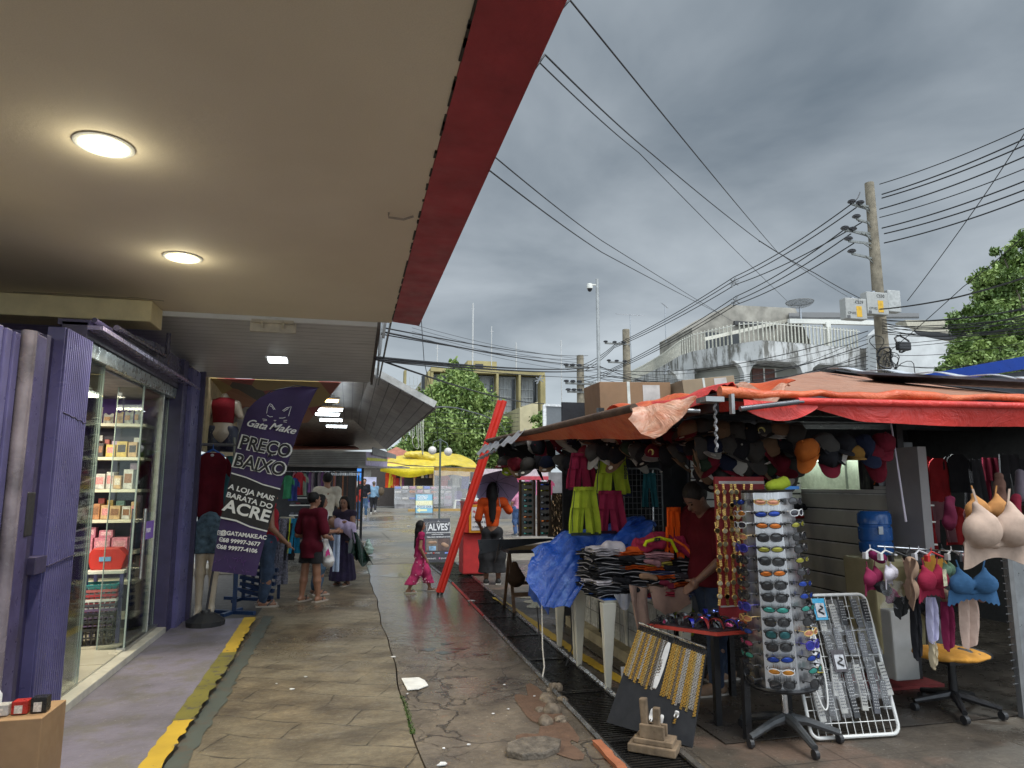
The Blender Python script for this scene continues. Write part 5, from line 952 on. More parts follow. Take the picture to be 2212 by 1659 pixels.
MB().box(x0+.09,x1+.01,11.680,11.699,zt+.01,zc-.015).build('sign_frame',mat((.58,.24,.02),rough=.4),t,bev=.003);MB().box(x0+.13,x1-.02,11.674,11.6795,zt+.05,zc-.06).build('price_sheet',mat((.6,.57,.55)),t)
for s_,fz,c,sz in(('PROMOÇÃO',.80,(.5,.05,.05),.055),('ÁGUA MINERAL',.58,(.05,.05,.07),.045),('1 POR R$ 2,00',.36,(.05,.05,.07),.045),('3 POR R$ 5,00',.14,(.05,.05,.07),.045)):
 text(s_,((x0+x1)/2+.055,11.672,zt+.05+(zc-.11-zt)*fz),(1,0,0),(0,0,1),sz,mat(c,var=0),t,fit=.27,bold=.001)
def pet(x,y,z,c,lab,s=1.0,lb=None):
 t=thing('drink_bottle',lab,'bottle',(x,y,z));MB().lathe([(0,0),(.035,0),(.037,.02),(.037,.16),(.03,.20),(.014,.235),(.014,.25)],20,(x,y,z),s,s).build('body',mat(c,rough=.1,var=.1),t,smooth=True);MB().lathe([(.016,.25),(.016,.275),(0,.276)],14,(x,y,z)).build('cap',plastic((.5,.5,.52)),t,smooth=True)
 if lb:MB().lathe([(.038,.06),(.038,.13)],20,(x,y,z)).build('label_band',mat(lb,rough=.4),t,smooth=True)
zl=zc+.087;pet(x0+.13,11.85,zl,(.012,.01,.012),'dark cola bottle on the cooler lid',lb=(.03,.03,.035));pet(x0+.22,11.9,zl,(.40,.46,.50),'clear water bottle with blue band on the cooler lid',lb=(.05,.12,.4));pet(x0+.31,11.95,zl,(.35,.40,.42),'clear bottle half hidden behind the long haired woman')
# ---- ochre office block
OCH=mat((.31,.26,.12),rough=.85,var=.3,scale=.4);OG=mat((.26,.27,.27),rough=.4,var=.4,scale=.5)
t=thing('office_building','ochre concrete office block with grey panels behind the big tree','building',(12,80,0))
a=PY(1050,800,80);b=PY(1168,806,80);l0=PY(893,830,92);x0=PY(935,800,80).x;x1=b.x;zt=b.z+.1
MB().box(x0,x1,80.6,100,0,zt-.6).build('core',OG,t);MB().box(x0-.3,x1+.3,79.2,100,zt-.5,zt).build('roof_slab',OCH,t);MB().box(x0-.35,x0,79.3,100,0,zt-.5).build('side_wall',OCH,t);MB().box(x1,x1+.4,79.3,100,0,zt-.5).build('side_wall',OCH,t)
for i in range(7):xx=x1-2.75*i;MB().box(xx-.25,xx+.02,79.2,80.6,0,zt-.5).build('fin',OCH,t)
for i in range(6):
 xx=x1-2.75*i;MB().box(xx-.85,xx-.45,80.5,80.59,3,zt-.9).build('window',mat((.02,.025,.03),rough=.1),t)
 g=MB();[g.box(xx-2.7,xx-.9,80.5,80.55,4+k*1.0,4.07+k*1.0)for k in range(10)];[g.box(xx-2.7+k*.45,xx-2.66+k*.45,80.49,80.54,3,zt-.9)for k in range(5)];g.build('panel_grid',mat((.42,.43,.42)),t)
g=MB();[g.box(x0-.42,x0-.34,80+1.6*k,80.6+1.6*k,2,zt-.5)for k in range(11)];g.build('side_fins',mat((.22,.18,.07)),t)
p=PY(1010,782,84);q=PY(1073,782,84);MB().box(p.x,q.x,84,90,zt,p.z+.2).build('roof_room',OCH,t);MB().box(p.x+1.0,p.x+2.0,83.9,84,zt+.3,p.z-.2).build('window',mat((.03,.03,.04)),t)
for u,vt in((945,743),(1022,655),(1062,705),(1115,740),(1212,735)):p=PY(u,vt,84);tag(MB().bar((p.x,84,zt if u<1165 else 9),(p.x,84,p.z),.10 if u!=1022 else.16).bar((p.x-.25,84,p.z*.97),(p.x+.25,84,p.z*.97),.04).build('antenna_mast',mat((.45,.45,.45))),{945:'short thin mast above the left end of the ochre block',1022:'tallest banded mast above the ochre block',1062:'medium mast right of the tallest one',1115:'thin mast above the right part of the ochre block',1212:'thin mast right of the ochre block'}[u],'mast')
t=thing('cream_building','low cream building with three narrow windows in front of the ochre block','building',(14,60,0));CRM=mat((.48,.42,.26),rough=.8,var=.2,scale=1)
p=PY(1112,880,62);q=PY(1175,862,58);MB().prism([(p.x,0),(q.x,0),(q.x,q.z),(p.x,p.z-.2)],(0,60,0),(1,0,0),(0,0,1),(0,8,0)).build('wall',CRM,t)
for k in range(4):xx=p.x+.7+k*.8;MB().box(xx-.12,xx+.12,59.9,60,3,6.4).build('window',mat((.05,.07,.10),rough=.2),t)
t=thing('billboard','back of a large grey billboard with a white frame','billboard',(17,45,0));p=PY(1175,875,42);q=PY(1300,965,40);MB().quad(Vector((p.x,42,2.8)),Vector((q.x,40,2.8)),Vector((q.x,40,p.z-.3)),Vector((p.x,42,p.z)),.1).build('panel',mat((.16,.17,.18),rough=.6,var=.1),t)
MB().bar((p.x,41.9,p.z),(q.x,39.9,p.z-.3),.15).bar((p.x,41.9,2.8),(p.x,41.9,p.z),.2).build('frame',mat((.7,.7,.7)),t);MB().bar((p.x+2,42.3,0),(p.x+2,42.3,3),.3).build('post',SIL,t)
# ---- white corner building with the roof terrace
WB,b_,t_=newmat('stained_white_plaster');s2=t_.n('ShaderNodeSeparateXYZ');t_.L.new(t_.pos(),s2.inputs[0])
f_=t_.m('MULTIPLY',t_.rng(t_.noise(1.1,6,.75,vec=t_.scaled((1.5,1.5,.35))),.47,.6),t_.rng(s2.outputs[2],8.5,10.8));c_=t_.mix(t_.rng(t_.noise(.4,4),.3,.7),(.44,.44,.43),(.58,.585,.58));c_=t_.mix(f_,c_,(.12,.115,.10));t_.L.new(c_,b_.inputs['Base Color']);b_.inputs['Roughness'].default_value=.8
CONC=mat((.30,.28,.24),rough=.85,var=.45,scale=.8)
t=thing('corner_building','white stained corner building with fenced roof terrace and brown shutters','building',(30,45,0))
# plan of the curved front: (pixel, depth) -> wall line; heights from the photo
def W3(u,v,y):return PY(u,v,y)
D=lambda u:70-(u-1300)*.125 if u<1480 else(47.5-(u-1480)*.035 if u<1640 else 42+(u-1640)*.004)
line=[1300,1345,1390,1430,1470,1500,1540,1590,1650,1720,1790,1870,1960,2060,2140]
def vtop(u):return np.interp(u,[1300,1400,1480,1530,1600,1700,1900],[866,822,768,757,752,762,792]);
def vbot(u):return np.interp(u,[1300,1470,1560,1650,1900],[866,838,800,798,815])
mb=MB();zt=float(np.mean([W3(u,vtop(u),D(u)).z for u in(1480,1600)]))
P_=[(W3(u,800,D(u)).x,D(u))for u in line]
def wallrun(i0,i1,z0,z1,m,name,off=0.0,dep=.4):
 mb=MB();A_=[];
 for i in range(i0,i1+1):A_.append(P_[i])
 B_=[(x+.1,y+dep)for x,y in A_][::-1]
 mb.prism([(x,y+off)for x,y in A_]+[(x,y+off)for x,y in B_],(0,0,z0),(1,0,0),(0,1,0),(0,0,z1-z0));return mb.build(name,m,t)
zq=lambda v,u=1650:W3(u,v,D(u)).z
wallrun(0,14,zq(778),zq(735),WB,'parapet_wall');wallrun(0,5,0,zq(776),WB,'wall');wallrun(5,14,0,zq(855),WB,'balcony_wall',off=-.8,dep=1.0);wallrun(5,14,0,zq(778)-.02,mat((.42,.42,.38),rough=.8,var=.15,scale=.5),'recessed_wall',off=2.2)
wallrun(5,14,zq(777),zq(775),WB,'balcony_soffit',off=0,dep=3)
for u,w_ in((1478,1.0),(1612,.45),(1742,.6),(1868,1.0),(1905,1.2),(2000,.6),(2060,.5)):
 p=W3(u,800,D(u));z0_,z1_=zq(855),zq(777);MB().prism([(-w_/2,z0_),(w_/2,z0_),(w_/2,z1_-.9),(w_/2+.25,z1_-.35),(w_/2+.8,z1_),(-w_/2-.8,z1_),(-w_/2-.25,z1_-.35),(-w_/2,z1_-.9)],(p.x,p.y-.05,0),(1,0,0),(0,0,1),(0,.5,0)).build('pier',WB,t)
SHU=mat((.13,.045,.03),rough=.6,var=.3,scale=3)
for u in(1560,1585,1605,1635,1660):
 p=W3(u,800,D(u)+2.1);MB().box(p.x-.42,p.x+.42,p.y-.12,p.y,zq(828),zq(785)).build('shutter',SHU,t);MB().box(p.x+.44,p.x+.54,p.y-.15,p.y,zq(830),zq(783)).build('window_frame',WHT,t)
for u in(1395,1415,1432,1450):p=W3(u,800,D(u));MB().quad((p.x-.55,p.y-.06+.55,6.2),(p.x+.3,p.y-.06-.5,6.2),(p.x+.3,p.y-.06-.5,8.3),(p.x-.55,p.y-.06+.55,8.3),.1).build('window',mat((.06,.07,.09),rough=.2,var=.4),t)
p=W3(1516,810,D(1516)+1.9);MB().box(p.x-.4,p.x+.3,p.y-.3,p.y,zq(800),zq(787)).build('air_unit',mat((.5,.5,.48)),t)
# fence rails and balusters on the terrace
def fence_run(us,hs,lab):
 f=thing('terrace_fence',lab,'fence',(*W3(us[0],760,D(us[0]))[:2],zq(735)));mb=MB();pts=[]
 for k in range(len(us)-1):
  A_=W3(us[k],760,D(us[k]));B_=W3(us[k+1],760,D(us[k+1]));n=max(3,int((B_-A_).length/.30));h0,h1=hs[k],hs[k+1]
  for j in range(n):q=A_.lerp(B_,j/n);mb.bar((q.x,q.y,zq(735)),(q.x,q.y,zq(735)+(h0+(h1-h0)*j/n)*.74),.08)
  MB().bar((A_.x,A_.y,zq(735)+h0*.67),(B_.x,B_.y,zq(735)+h1*.67),.05).build('rail',WHT,f)
 mb.build('balusters',mat((.50,.49,.42),rough=.7,var=.3),f)
fence_run([1345,1390,1430,1470,1500,1540,1590],[1.3,1.4,1.5,1.7,1.9,2.0,2.05],'tall pale baluster fence round the left half of the terrace');fence_run([1600,1650,1720,1790,1860],[2.05,1.9,1.9,1.9,1.9],'tall pale baluster fence along the right half of the terrace')
p=W3(1500,700,48);z0_=zq(735);A_=W3(1562,665,50);B_=W3(1702,668,50)
MB().prism([(W3(1455,0,50).x,z0_),(W3(1702,0,50).x,z0_),(B_.x,W3(1702,672,50).z),(A_.x,A_.z),(W3(1455,0,50).x,W3(1455,712,50).z)],(0,49,0),(1,0,0),(0,0,1),(0,6,0)).build('roof_room',CONC,t);MB().box(W3(1570,700,50).x,W3(1660,700,50).x,48.8,49,W3(1570,708,50).z,W3(1570,700,50).z).build('window',mat((.05,.05,.05)),t)
MB().box(W3(1480,0,50).x,W3(1545,0,50).x,48.85,49,z0_,W3(1480,722,50).z).build('window',mat((.04,.045,.05)),t)
MB().bar(W3(1520,733,43.5),W3(1702,692,46),.25).build('pipe',mat((.6,.58,.5)),t)
MB().quad(W3(1704,690,44),W3(1985,688,44),W3(1985,680,50),W3(1704,678,50),.15).build('canopy_roof',mat((.12,.12,.12),rough=.6),t);MB().bar(W3(1704,694,44),W3(1900,698,44),.3,.35).build('roof_edge',WHT,t)
for u in(1738,1888):MB().bar((W3(u,0,44).x,44,z0_),(W3(u,0,44).x,44,W3(u,694,44).z),.4).build('column',WHT,t)
mb=MB();pr=[(1893,785),(1893,720),(1915,700),(1960,705),(1985,725),(2100,748),(2100,830),(1893,830)];mb.prism([(W3(u,v,41).x,W3(u,v,41).z)for u,v in pr],(0,41,0),(1,0,0),(0,0,1),(0,1,0));mb.build('white_wing',mat((.52,.53,.53),rough=.8,var=.2,scale=.6),t)
MB().prism([(W3(u,v,42).x,W3(u,v,42).z)for u,v in[(1960,690),(2110,690),(2110,745),(1975,725)]],(0,42.2,0),(1,0,0),(0,0,1),(0,1,0)).build('upper_wing',mat((.42,.39,.31),rough=.85,var=.2),t);MB().prism([(W3(u,v,42).x,W3(u,v,42).z)for u,v in[(1975,714),(2100,726),(2100,738),(1980,728)]],(0,41.9,0),(1,0,0),(0,0,1),(0,.25,0)).build('dark_slit',BLK,t)
t=thing('satellite_dish','large mesh satellite dish on the white building roof','antenna',tuple(W3(1728,690,44)));c=W3(1728,662,44);Rr=1.0
g=MB();g.lathe([(Rr*math.sin(q)*1.02,.36*(1-math.cos(q*1.2))-.1)for q in[i*.157 for i in range(11)]],28,c);g.build('dish',mat((.33,.34,.35),rough=.5,metal=.3,alpha=.45),t,smooth=True);g=MB();[g.bar(c+Vector((0,0,.5)),c+Vector((Rr*math.cos(k*1.57),Rr*math.sin(k*1.57),.32)),.03)for k in range(4)];g.tube([c+Vector((Rr*math.cos(k*.3),Rr*math.sin(k*.3),.34))for k in range(22)],.03,5);g.build('struts',mat((.2,.2,.2)),t);MB().bar(c-Vector((0,0,1.2)),c,.12).build('mast',SIL,t)
def yagi(u,v,y,s,lab,ang=0.0,base=1.8):
 c=PY(u,v,y);t=thing('tv_antenna',lab,'antenna',tuple(c-Vector((0,0,base))));MB().bar(c-Vector((0,0,base)),c,.05).build('mast',SIL,t);d=Vector((math.cos(ang),math.sin(ang)*.3,-.15*ang));g=MB();g.bar(c-d*s,c+d*s,.04)
 for k in range(7):q=c+d*s*(k/3-1);h=.35*s*(1.2-k*.1);g.bar(q-Vector((.2*h,h,.35*h)),q+Vector((.2*h,h,.35*h)),.025)
 g.build('boom',mat((.4,.4,.42),metal=.5),t)
yagi(1361,680,56,1.3,'wide flat television antenna at the left of the terrace',0.0,4.2);yagi(1436,660,52,.8,'tilted television antenna above the terrace fence',1.1,3.2)
# ---- poles
CP=mat((.24,.205,.15),rough=.85,var=.4,scale=4,bump=.4,bscale=10)
def insul(mb,p,s=1.0):return mb.lathe([(0,0),(.05*s,0),(.05*s,.03),(.09*s,.035),(.10*s,.07),(.06*s,.085),(.085*s,.10),(.05*s,.13),(0,.14)],10,p)
PXb=18.0;PYb=19.8
t=thing('utility_pole','tall concrete utility pole carrying crossarms and telecom boxes','utility pole',(PXb,PYb,0));MB().tube([(PXb,PYb,0),(PXb,PYb,6),(PXb,PYb,12.35)],[.27,.21,.155],14).build('post',CP,t,smooth=True);mainp=t
ins=MB();arms=[];
for i,(du,v)in enumerate([(-40,438),(-22,440),(-30,470),(-55,495),(-38,497),(-47,518),(-40,545)]):
 q=PY(1880+du,v,PYb-.2);tip=q;root=Vector((PXb,PYb,q.z+.12*(i%2)-.1));m_=MB();m_.bar(root,Vector((q.x,q.y,q.z-.05)),.05,.07);m_.bar(root-Vector((0,0,.25)),Vector((q.x*.5+PXb*.5,q.y,q.z-.08)),.03);m_.build('crossarm',mat((.22,.23,.22),rough=.5,metal=.4),t)
 insul(MB(),(q.x,q.y,q.z-.02),1.5).build('insulator',mat((.10,.10,.11),rough=.3),t,smooth=True);arms.append(q)
for du,v0,v1,s_,lab in((-58,648,690,'CS29','a'),(-12,635,680,'CS30','b')):
 p=PY(1880+du,v1,PYb-.5);q=PY(1880+du+42,v0,PYb-.5);bx=thing('telecom_box',{'a':'left white telecom box marked CS29 on the utility pole','b':'middle white telecom box marked CS30 on the utility pole'}[lab],'telecom box',tuple(p));MB().box(p.x,q.x,p.y-.15,p.y+.15,p.z,q.z).build('case',mat((.38,.38,.36),rough=.4,var=.1),bx,bev=.03)
 MB().box(p.x+(q.x-p.x)*.5,p.x+(q.x-p.x)*.75,p.y-.158,p.y-.152,p.z+.08,p.z+(q.z-p.z)*.62).build('warning_label',mat((.65,.38,.03)),bx);text(s_,(p.x+(q.x-p.x)*.65,p.y-.156,q.z-.14),(1,0,0),(0,0,1),.15,BLK,bx);text('CP102',(p.x+(q.x-p.x)*.27,p.y-.156,p.z+.2),(1,0,0),(0,0,1),.12,BLK,bx);MB().box(p.x+.03,p.x+.16,p.y-.156,p.y-.152,p.z+.02,p.z+.12).build('plate',mat((.1,.1,.1)),bx);MB().box(p.x+.3,p.x+.4,p.y-.1,p.y,q.z,q.z+.05).build('lug',SIL,bx)
p=PY(1915,668,PYb+.4);MB().box(p.x,p.x+.55,p.y-.1,p.y+.2,p.z-.1,p.z+.7).build('telecom_box',mat((.42,.43,.42),rough=.5),None,bev=.02);tag(bpy.data.objects['telecom_box.002'],'plain grey telecom box behind the pole on its right','telecom box')
CB=mat((.018,.018,.02),rough=.5,var=0)
coils=thing('cable_coils','tangled black cable coils tied to the lower utility pole','cable',(PXb,PYb,4));r=random.Random(12)
for k in range(20):
 a0=r.uniform(0,6.28);rr_=r.uniform(.12,.38);zc_=r.uniform(3.9,6.8);cx_=PXb+r.uniform(-.5,.75)*(1 if k%3 else.5);pts=[Vector((cx_+rr_*math.cos(q*.42+a0)*r.uniform(.9,1.1),PYb-.3+.1*math.sin(q),zc_+rr_*1.25*math.sin(q*.42+a0)))for q in range(16)]
 MB().tube(pts,.014+.02*(k%5==0),5).build('coil',CB,coils)
for i,(dx,dz,s_)in enumerate([(-.55,4.95,.4),(.45,6.25,.5),(-.5,4.2,.5),(.75,4.3,.55)]):tag(MB().box(PXb+dx-s_/2,PXb+dx+s_/2,PYb-.55,PYb-.35,dz-.15,dz+.15).build('splice_box',CB,None,bev=.05),['small black splice box left of the pole','black splice box under the grey telecom box','lower left black splice box by the stall roof','lower right black splice box in the cable coils'][i],'splice box')
LX,LY=9.42,25.0
t=thing('camera_mast','slim grey mast with a white dome camera on top','mast',(LX,LY,0));MB().tube([(LX,LY,0),(LX,LY,5.2),(LX,LY,5.25),(LX,LY,9.7)],[.15,.14,.075,.06],12).build('post',mat((.36,.37,.37),rough=.5,metal=.3,var=.2),t,smooth=True);MB().box(LX-.2,LX+.2,LY-.2,LY+.2,3.2,5.5).build('sleeve',mat((.42,.42,.41),rough=.6),t,bev=.03)
MB().bar((LX,LY,9.45),(LX-.3,LY,9.45),.05).build('arm',WHT,t);c=MB();c.lathe([(0,0),(.10,-.02),(.12,-.12),(.12,-.22)],16,(LX-.32,LY,9.5));o=c.build('camera',WHT,t,smooth=True);MB().ball((LX-.32,LY,9.27),(.10,.10,.12)).build('dome',mat((.015,.015,.02),rough=.08),o,smooth=True)
def pole(u,vt,y,r_,lab,arms_=(),grow=1.0):
 p=PY(u,vt,y);t=thing('utility_pole',lab,'utility pole',(p.x,y,0));MB().tube([(p.x,y,0),(p.x,y,p.z)],[r_*1.3,r_],12).build('post',CP,t,smooth=True)
 for(v,L1,L2)in arms_:
  z=PY(u,v,y).z;o=MB().bar((p.x-L1,y-.2,z),(p.x+L2,y-.2,z),.08,.1).build('crossarm',mat((.2,.2,.19),metal=.3),t)
  for k in range(3):insul(MB(),(p.x-L1+.05+k*L1*.4,y-.2,z+.05),1.6).build('insulator',mat((.08,.08,.09),rough=.3),t)
 return p
pA1=pole(1253,768,34,.19,'stained concrete pole left of the grey mast',((795,.9,.4),(830,.9,.6),(848,.8,.6)));pB1=pole(1352,712,42,.24,'concrete pole standing before the white building',((745,1.6,.2),(785,1.4,.2)))
# line separators hanging in the span
for(u,v)in((1586,610),(1590,650),(1440,800),(1165,820)):
 p=PY(u,v,30 if u>1500 else 36);t=tag(MB().bar(p+Vector((-.15,0,-.25)),p+Vector((.1,0,.25)),.10,.08).bar(p+Vector((-.25,0,-.1)),p+Vector((.25,0,.1)),.06).bar(p+Vector((-.2,0,.12)),p+Vector((.22,0,-.12)),.05).build('line_spacer',mat((.22,.23,.24),rough=.5)),{1586:'upper grey spacer clamp on the power lines',1590:'lower grey spacer clamp on the power lines',1440:'small spacer clamp before the white wall',1165:'spacer clamp beside the ochre building'}[u],'spacer')
 # ---- wires
def wire(pts,r_=.02,sag=0.0,lab='',n=24,m=CB,name='cable'):
 pts=[Vector(p)for p in pts];out=[]
 for i in range(len(pts)-1):
  for k in range(n+(i==len(pts)-2)):s_=k/n;q=pts[i].lerp(pts[i+1],s_);out.append(q-Vector((0,0,sag*4*s_*(1-s_))))
 return tag(MB().tube(out,r_*.8,5).build(name,m,smooth='all'),lab,'cable')
up_=[(1900,398,2260,255),(1905,420,2260,278),(1905,428,2260,293),(1900,452,2260,318),(1900,470,2260,345),(1905,493,2260,372),(1910,505,2260,392),(1910,525,2260,412)]
for i,(u0,v0,u1,v1)in enumerate(up_):wire([PY(u0,v0,PYb),PY(u1,v1,14.5),PY(u1,v1,14.5)*2.5-PY(u0,v0,PYb)*1.5],.022 if i%4==0 else.03,.12,f'power line {ords[i]} from the top running right from the tall pole')
lf=[(1840,440,1586,598),(1850,448,1586,606),(1862,480,1590,614),(1825,495,1590,640),(1838,505,1590,650),(1845,525,1590,658)]
for i,(u0,v0,u1,v1)in enumerate(lf):
 e=(1352-25,745+(i>2)*40+i*3,41.8);wire([PY(u0,v0,PYb-.2),PY(u1,v1,29.8),PY(*e),PY(1253,790+i*8,50+i)],.028,.18,f'power line {ords[i]} from the top running left from the tall pole')
for i in range(3):q=arms[i];wire([q+Vector((0,0,.12)),PY(1858,415+30*i,PYb),],.02,.15,f'{ords[i]} short jumper wire at the top of the tall pole')
E_=lambda u,v,y=9:PY(u,v,y)
ov=[((1231,0,3.5),(1680,545,14),(1830,640,18.5),.008,'high thin cable crossing from the red fascia to the pole'),((1177,118,5),(1405,330,9),(1640,520,14),.011,'upper twisted cable crossing the sky from the canopy edge'),((1165,135,5),(1380,330,9),(1700,650,22),.009,'lower cable crossing the sky beside the twisted one'),((1640,520,14),(1760,590,17),(1870,650,PYb-.3),.016,'twisted drop cable ending at the telecom boxes'),((1070,340,6.5),(1300,520,12),(1610,710,35),.010,'cable sloping from the fascia over the camera mast'),((1057,368,7),(1300,545,13),(1560,680,32),.012,'darker cable sloping from the fascia below the other'),((2212,290,12),(2100,460,15),(1960,650,18.5),.016,'straight stay cable rising to the upper right'),((2212,510,12),(2080,620,15),(1920,760,19),.014,'double cable climbing right behind the tree'),((2212,600,12),(2040,648,16),(1900,668,19),.03,'thick twisted cable leading right from the telecom boxes')]
for a,b,c,r_,lab in ov:A_=E_(*a);B_=E_(*b);wire([Vector((.62,A_.y+.15,3.81))if a[0]<1300 else A_+(A_-B_)*3 if a[0]>2200 else A_+Vector((0,0,.002)),A_,B_,E_(*c)],r_,.03,lab)
for i in range(11):r=random.Random(i+50);wire([PY(1905,690+i*3,PYb-.2),PY(2260,655+i*5.5,11),PY(2260,655+i*5.5,11)*2-PY(1905,690+i*3,PYb)],.016,r.uniform(.05,.35),f'{ords[i]} cable of the thick bundle running right below the telecom boxes')
for i in range(9):r=random.Random(i+90);wire([PY(1880,745+i*9,PYb-.2),PY(2260,700+i*15,12),PY(2260,700+i*15,12)*2-PY(1880,745+i*9,PYb)],.011,r.uniform(.0,.5),f'{ords[i]} thin low cable running right from the pole foot')
for i in range(12):
 r=random.Random(i+130);v0=715+i*9;e=PY(1290,795+r.uniform(-6,34),LY)if i%2 else PY(1253,790+i*5,34);wire([PY(1875,v0,PYb-.2),e],.012 if i%3 else.02,r.uniform(.2,1.3),f'{ords[i]} low cable between the tall pole and the mast')
lc=[((828,708),(1270,768),.012),((824,722),(1262,775),.010),((832,718),(1290,788),.016),((812,772),(1290,792),.022),((812,776),(1290,798),.022),((810,774),(1175,872),.018),((820,780),(1350,812),.010)]
for i,(a,b,r_)in enumerate(lc):wire([PY(*a,7.6),PY(*b,LY-.1 if i!=5 else 20)],r_*.9,.12,f'{ords[i]} cable from the top leaving the lined canopy for the mast')
for i in range(4):wire([PY(890,700+8*i,30),PY(1253,775+9*i,34)],.012,.2,f'{ords[i]} faint cable above the office building')
for i in range(5):wire([PY(905,885+i*12,26),PY(1120,893+i*9,30)],.012,.1,f'{ords[i]} thin cable in front of the big tree')
wire([PY(910,690,9),PY(916,780,9.2),PY(938,878,9.4)],.006,-.0,'thin black drop wire from the red fascia to the gutter corner');wire([PY(940,885,9.4),PY(945,940,9.5),PY(943,975,9.6)],.006,0,'black wire dangling from the gutter corner')
wire([PY(938,880,9.4),PY(1010,888,12),PY(1080,915,15),PY(1092,935,15.5)],.014,-.03,'grey conduit arching right from the gutter corner',m=mat((.14,.15,.16)))
for i,(u0,u1,dz)in enumerate(((885,895,.35),(890,905,.5),(900,912,.4),(908,915,.45))):a=PY(u0,905,14);b=PY(u1,905,14.2);wire([a,a-Vector((-.02,0,dz)),b-Vector((0,0,dz+.1*i)),b],.010,.05,f'{ords[i]} pale loop of cord hanging under the sheet awning',m=mat((.5,.5,.42)),name='cord')
t=thing('globe_lamp','twin globe street lamp before the big tree','street lamp',(5.5,30,0));a=PY(934,973,28);b=PY(968,976,28);m_=(a+b)/2
MB().tube([(m_.x,28,0),(m_.x,28,a.z+.5)],.04,8).tube([(a.x,28,a.z+.12),(a.x+.05,28,a.z+.35),(m_.x,28,a.z+.45),(b.x-.05,28,b.z+.35),(b.x,28,b.z+.12)],.025,6).build('post',mat((.08,.1,.09)),t)
for q in(a,b):MB().ball(q,(.17,.17,.17),20,14).build('globe',mat((.62,.58,.54),rough=.4,var=.15),t,smooth=True)
# ---- trees
LEAF=[]
for c in((.085,.145,.03),(.15,.23,.055),(.24,.33,.09)):
 m,b,tt=newmat('foliage');b.inputs['Base Color'].default_value=(*c,1);b.inputs['Roughness'].default_value=.55;b.inputs['Transmission Weight'].default_value=0.0;b.inputs['Subsurface Weight'].default_value=0;LEAF.append(m)
def tree(cx,cy,base,blobs,nleaf,ls,seed,lab,trunkr=.3,shift=0,name='broadleaf_tree'):
 """crown of leaf-sized faces in clumps, limbs to every clump"""
 t=thing(name,lab,'tree',(cx,cy,base));r=np.random.RandomState(seed);V=[];F=[];MI=[];tot=sum(b[3]**2 for b in blobs);limb=MB()
 limb.tube([(cx,cy,base),(cx+.1,cy,base+1.5),(cx,cy,base+3)],[trunkr,trunkr*.8,trunkr*.6],8)
 for(bx,by,bz,br)in blobs:
  limb.tube([(cx,cy,base+2.2),((cx+bx)/2+.1,(cy+by)/2,(base+2.6+bz)/2),(bx,by,bz)],[trunkr*.45,trunkr*.28,.03],5)
  nc=max(16,int(br*br*14))
  for _ in range(nc):
   d_=r.randn(3);d_/=np.linalg.norm(d_);cc=np.array([bx,by,bz])+d_*br*r.uniform(.45,1.0)*np.array([1,1,.85]);cr=br*r.uniform(.14,.30);n=max(8,int(nleaf*(br**2/tot)/nc));mi=r.randint(0,3)
   for _ in range(n):
    p=cc+r.randn(3)*cr*.62;a_=r.randn(3);a_/=np.linalg.norm(a_);b2=np.cross(a_,r.randn(3));b2/=np.linalg.norm(b2)+1e-9;s_=ls*r.uniform(.6,1.3);k=len(V)
    V+=[p-a_*s_,p+b2*s_*.5,p+a_*s_,p-b2*s_*.5];F.append((k,k+1,k+2,k+3));MI.append(min(2,max(0,mi+(r.rand()<.3))))
 limb.build('trunk',mat((.10,.085,.06),rough=.9),t)
 o0=np.array(org(t));me=bpy.data.meshes.new('crown');me.from_pydata([tuple(v-o0)for v in V],[],F)
 for m in LEAF:me.materials.append(m)
 me.polygons.foreach_set('material_index',MI);o=bpy.data.objects.new('crown',me);C.objects.link(o);o.parent=t;return t
def tb(lst,y):
 out=[]
 for(u,v,ru,dy)in lst:p=PY(u,v,y+dy);out.append((p.x,y+dy,p.z,ru/1487*(y+dy)*1.2))
 return out
tree(9.2,64,0,tb([(985,850,48,0),(1000,810,26,0),(1035,870,38,2),(935,880,40,0),(970,930,55,-1),(1050,940,48,0),(920,950,45,1),(1095,950,34,1),(885,985,40,0),(1000,985,52,0),(1090,990,36,0),(950,850,25,1),(980,783,10,0),(1020,830,20,1),(870,1010,34,2),(1120,985,22,0)],64),42000,.19,3,'big green tree in front of the ochre office block',.35)
tree(16.5,56,0,tb([(1168,905,16,0),(1168,930,20,0),(1160,950,18,0)],56),4000,.16,5,'narrow green tree between cream building and billboard',.15)
tree(27,20.5,0,tb([(2160,620,55,0),(2215,580,50,0),(2110,690,50,0),(2180,720,60,-1),(2090,760,45,0),(2060,800,35,0),(2150,790,55,-1),(2230,680,60,0),(2230,790,60,0),(2130,600,28,1),(2075,790,40,0),(2150,670,55,0),(2120,740,50,0),(2190,660,60,0),(2200,740,60,0),(2170,560,32,0),(2215,530,35,0)],24),95000,.10,6,'leafy green tree at the right edge behind the blue roof',.2)
tree(27.5,17,0,tb([(2180,775,26,0),(2212,770,30,0),(2240,780,40,0)],19),9000,.08,8,'small light green tree directly above the blue roof edge',.1)
for i,(u,vv,y,ru)in enumerate([(858,1000,75,26),(872,985,80,22)]):tree(PY(u,vv,y).x,y,0,tb([(u,vv,ru,0),(u-14,vv+12,ru*.8,0)],y),2600,.2,30+i,['low distant tree just right of the sheet awning','distant tree rising left of the big tree'][i],.2)
# ================================================================== goods of the right stall
YG=(.30,.37,.03);CRI=(.20,.014,.04)
def at(o,p,rz=0.0):o.location=p;o.rotation_euler.z=rz;return o
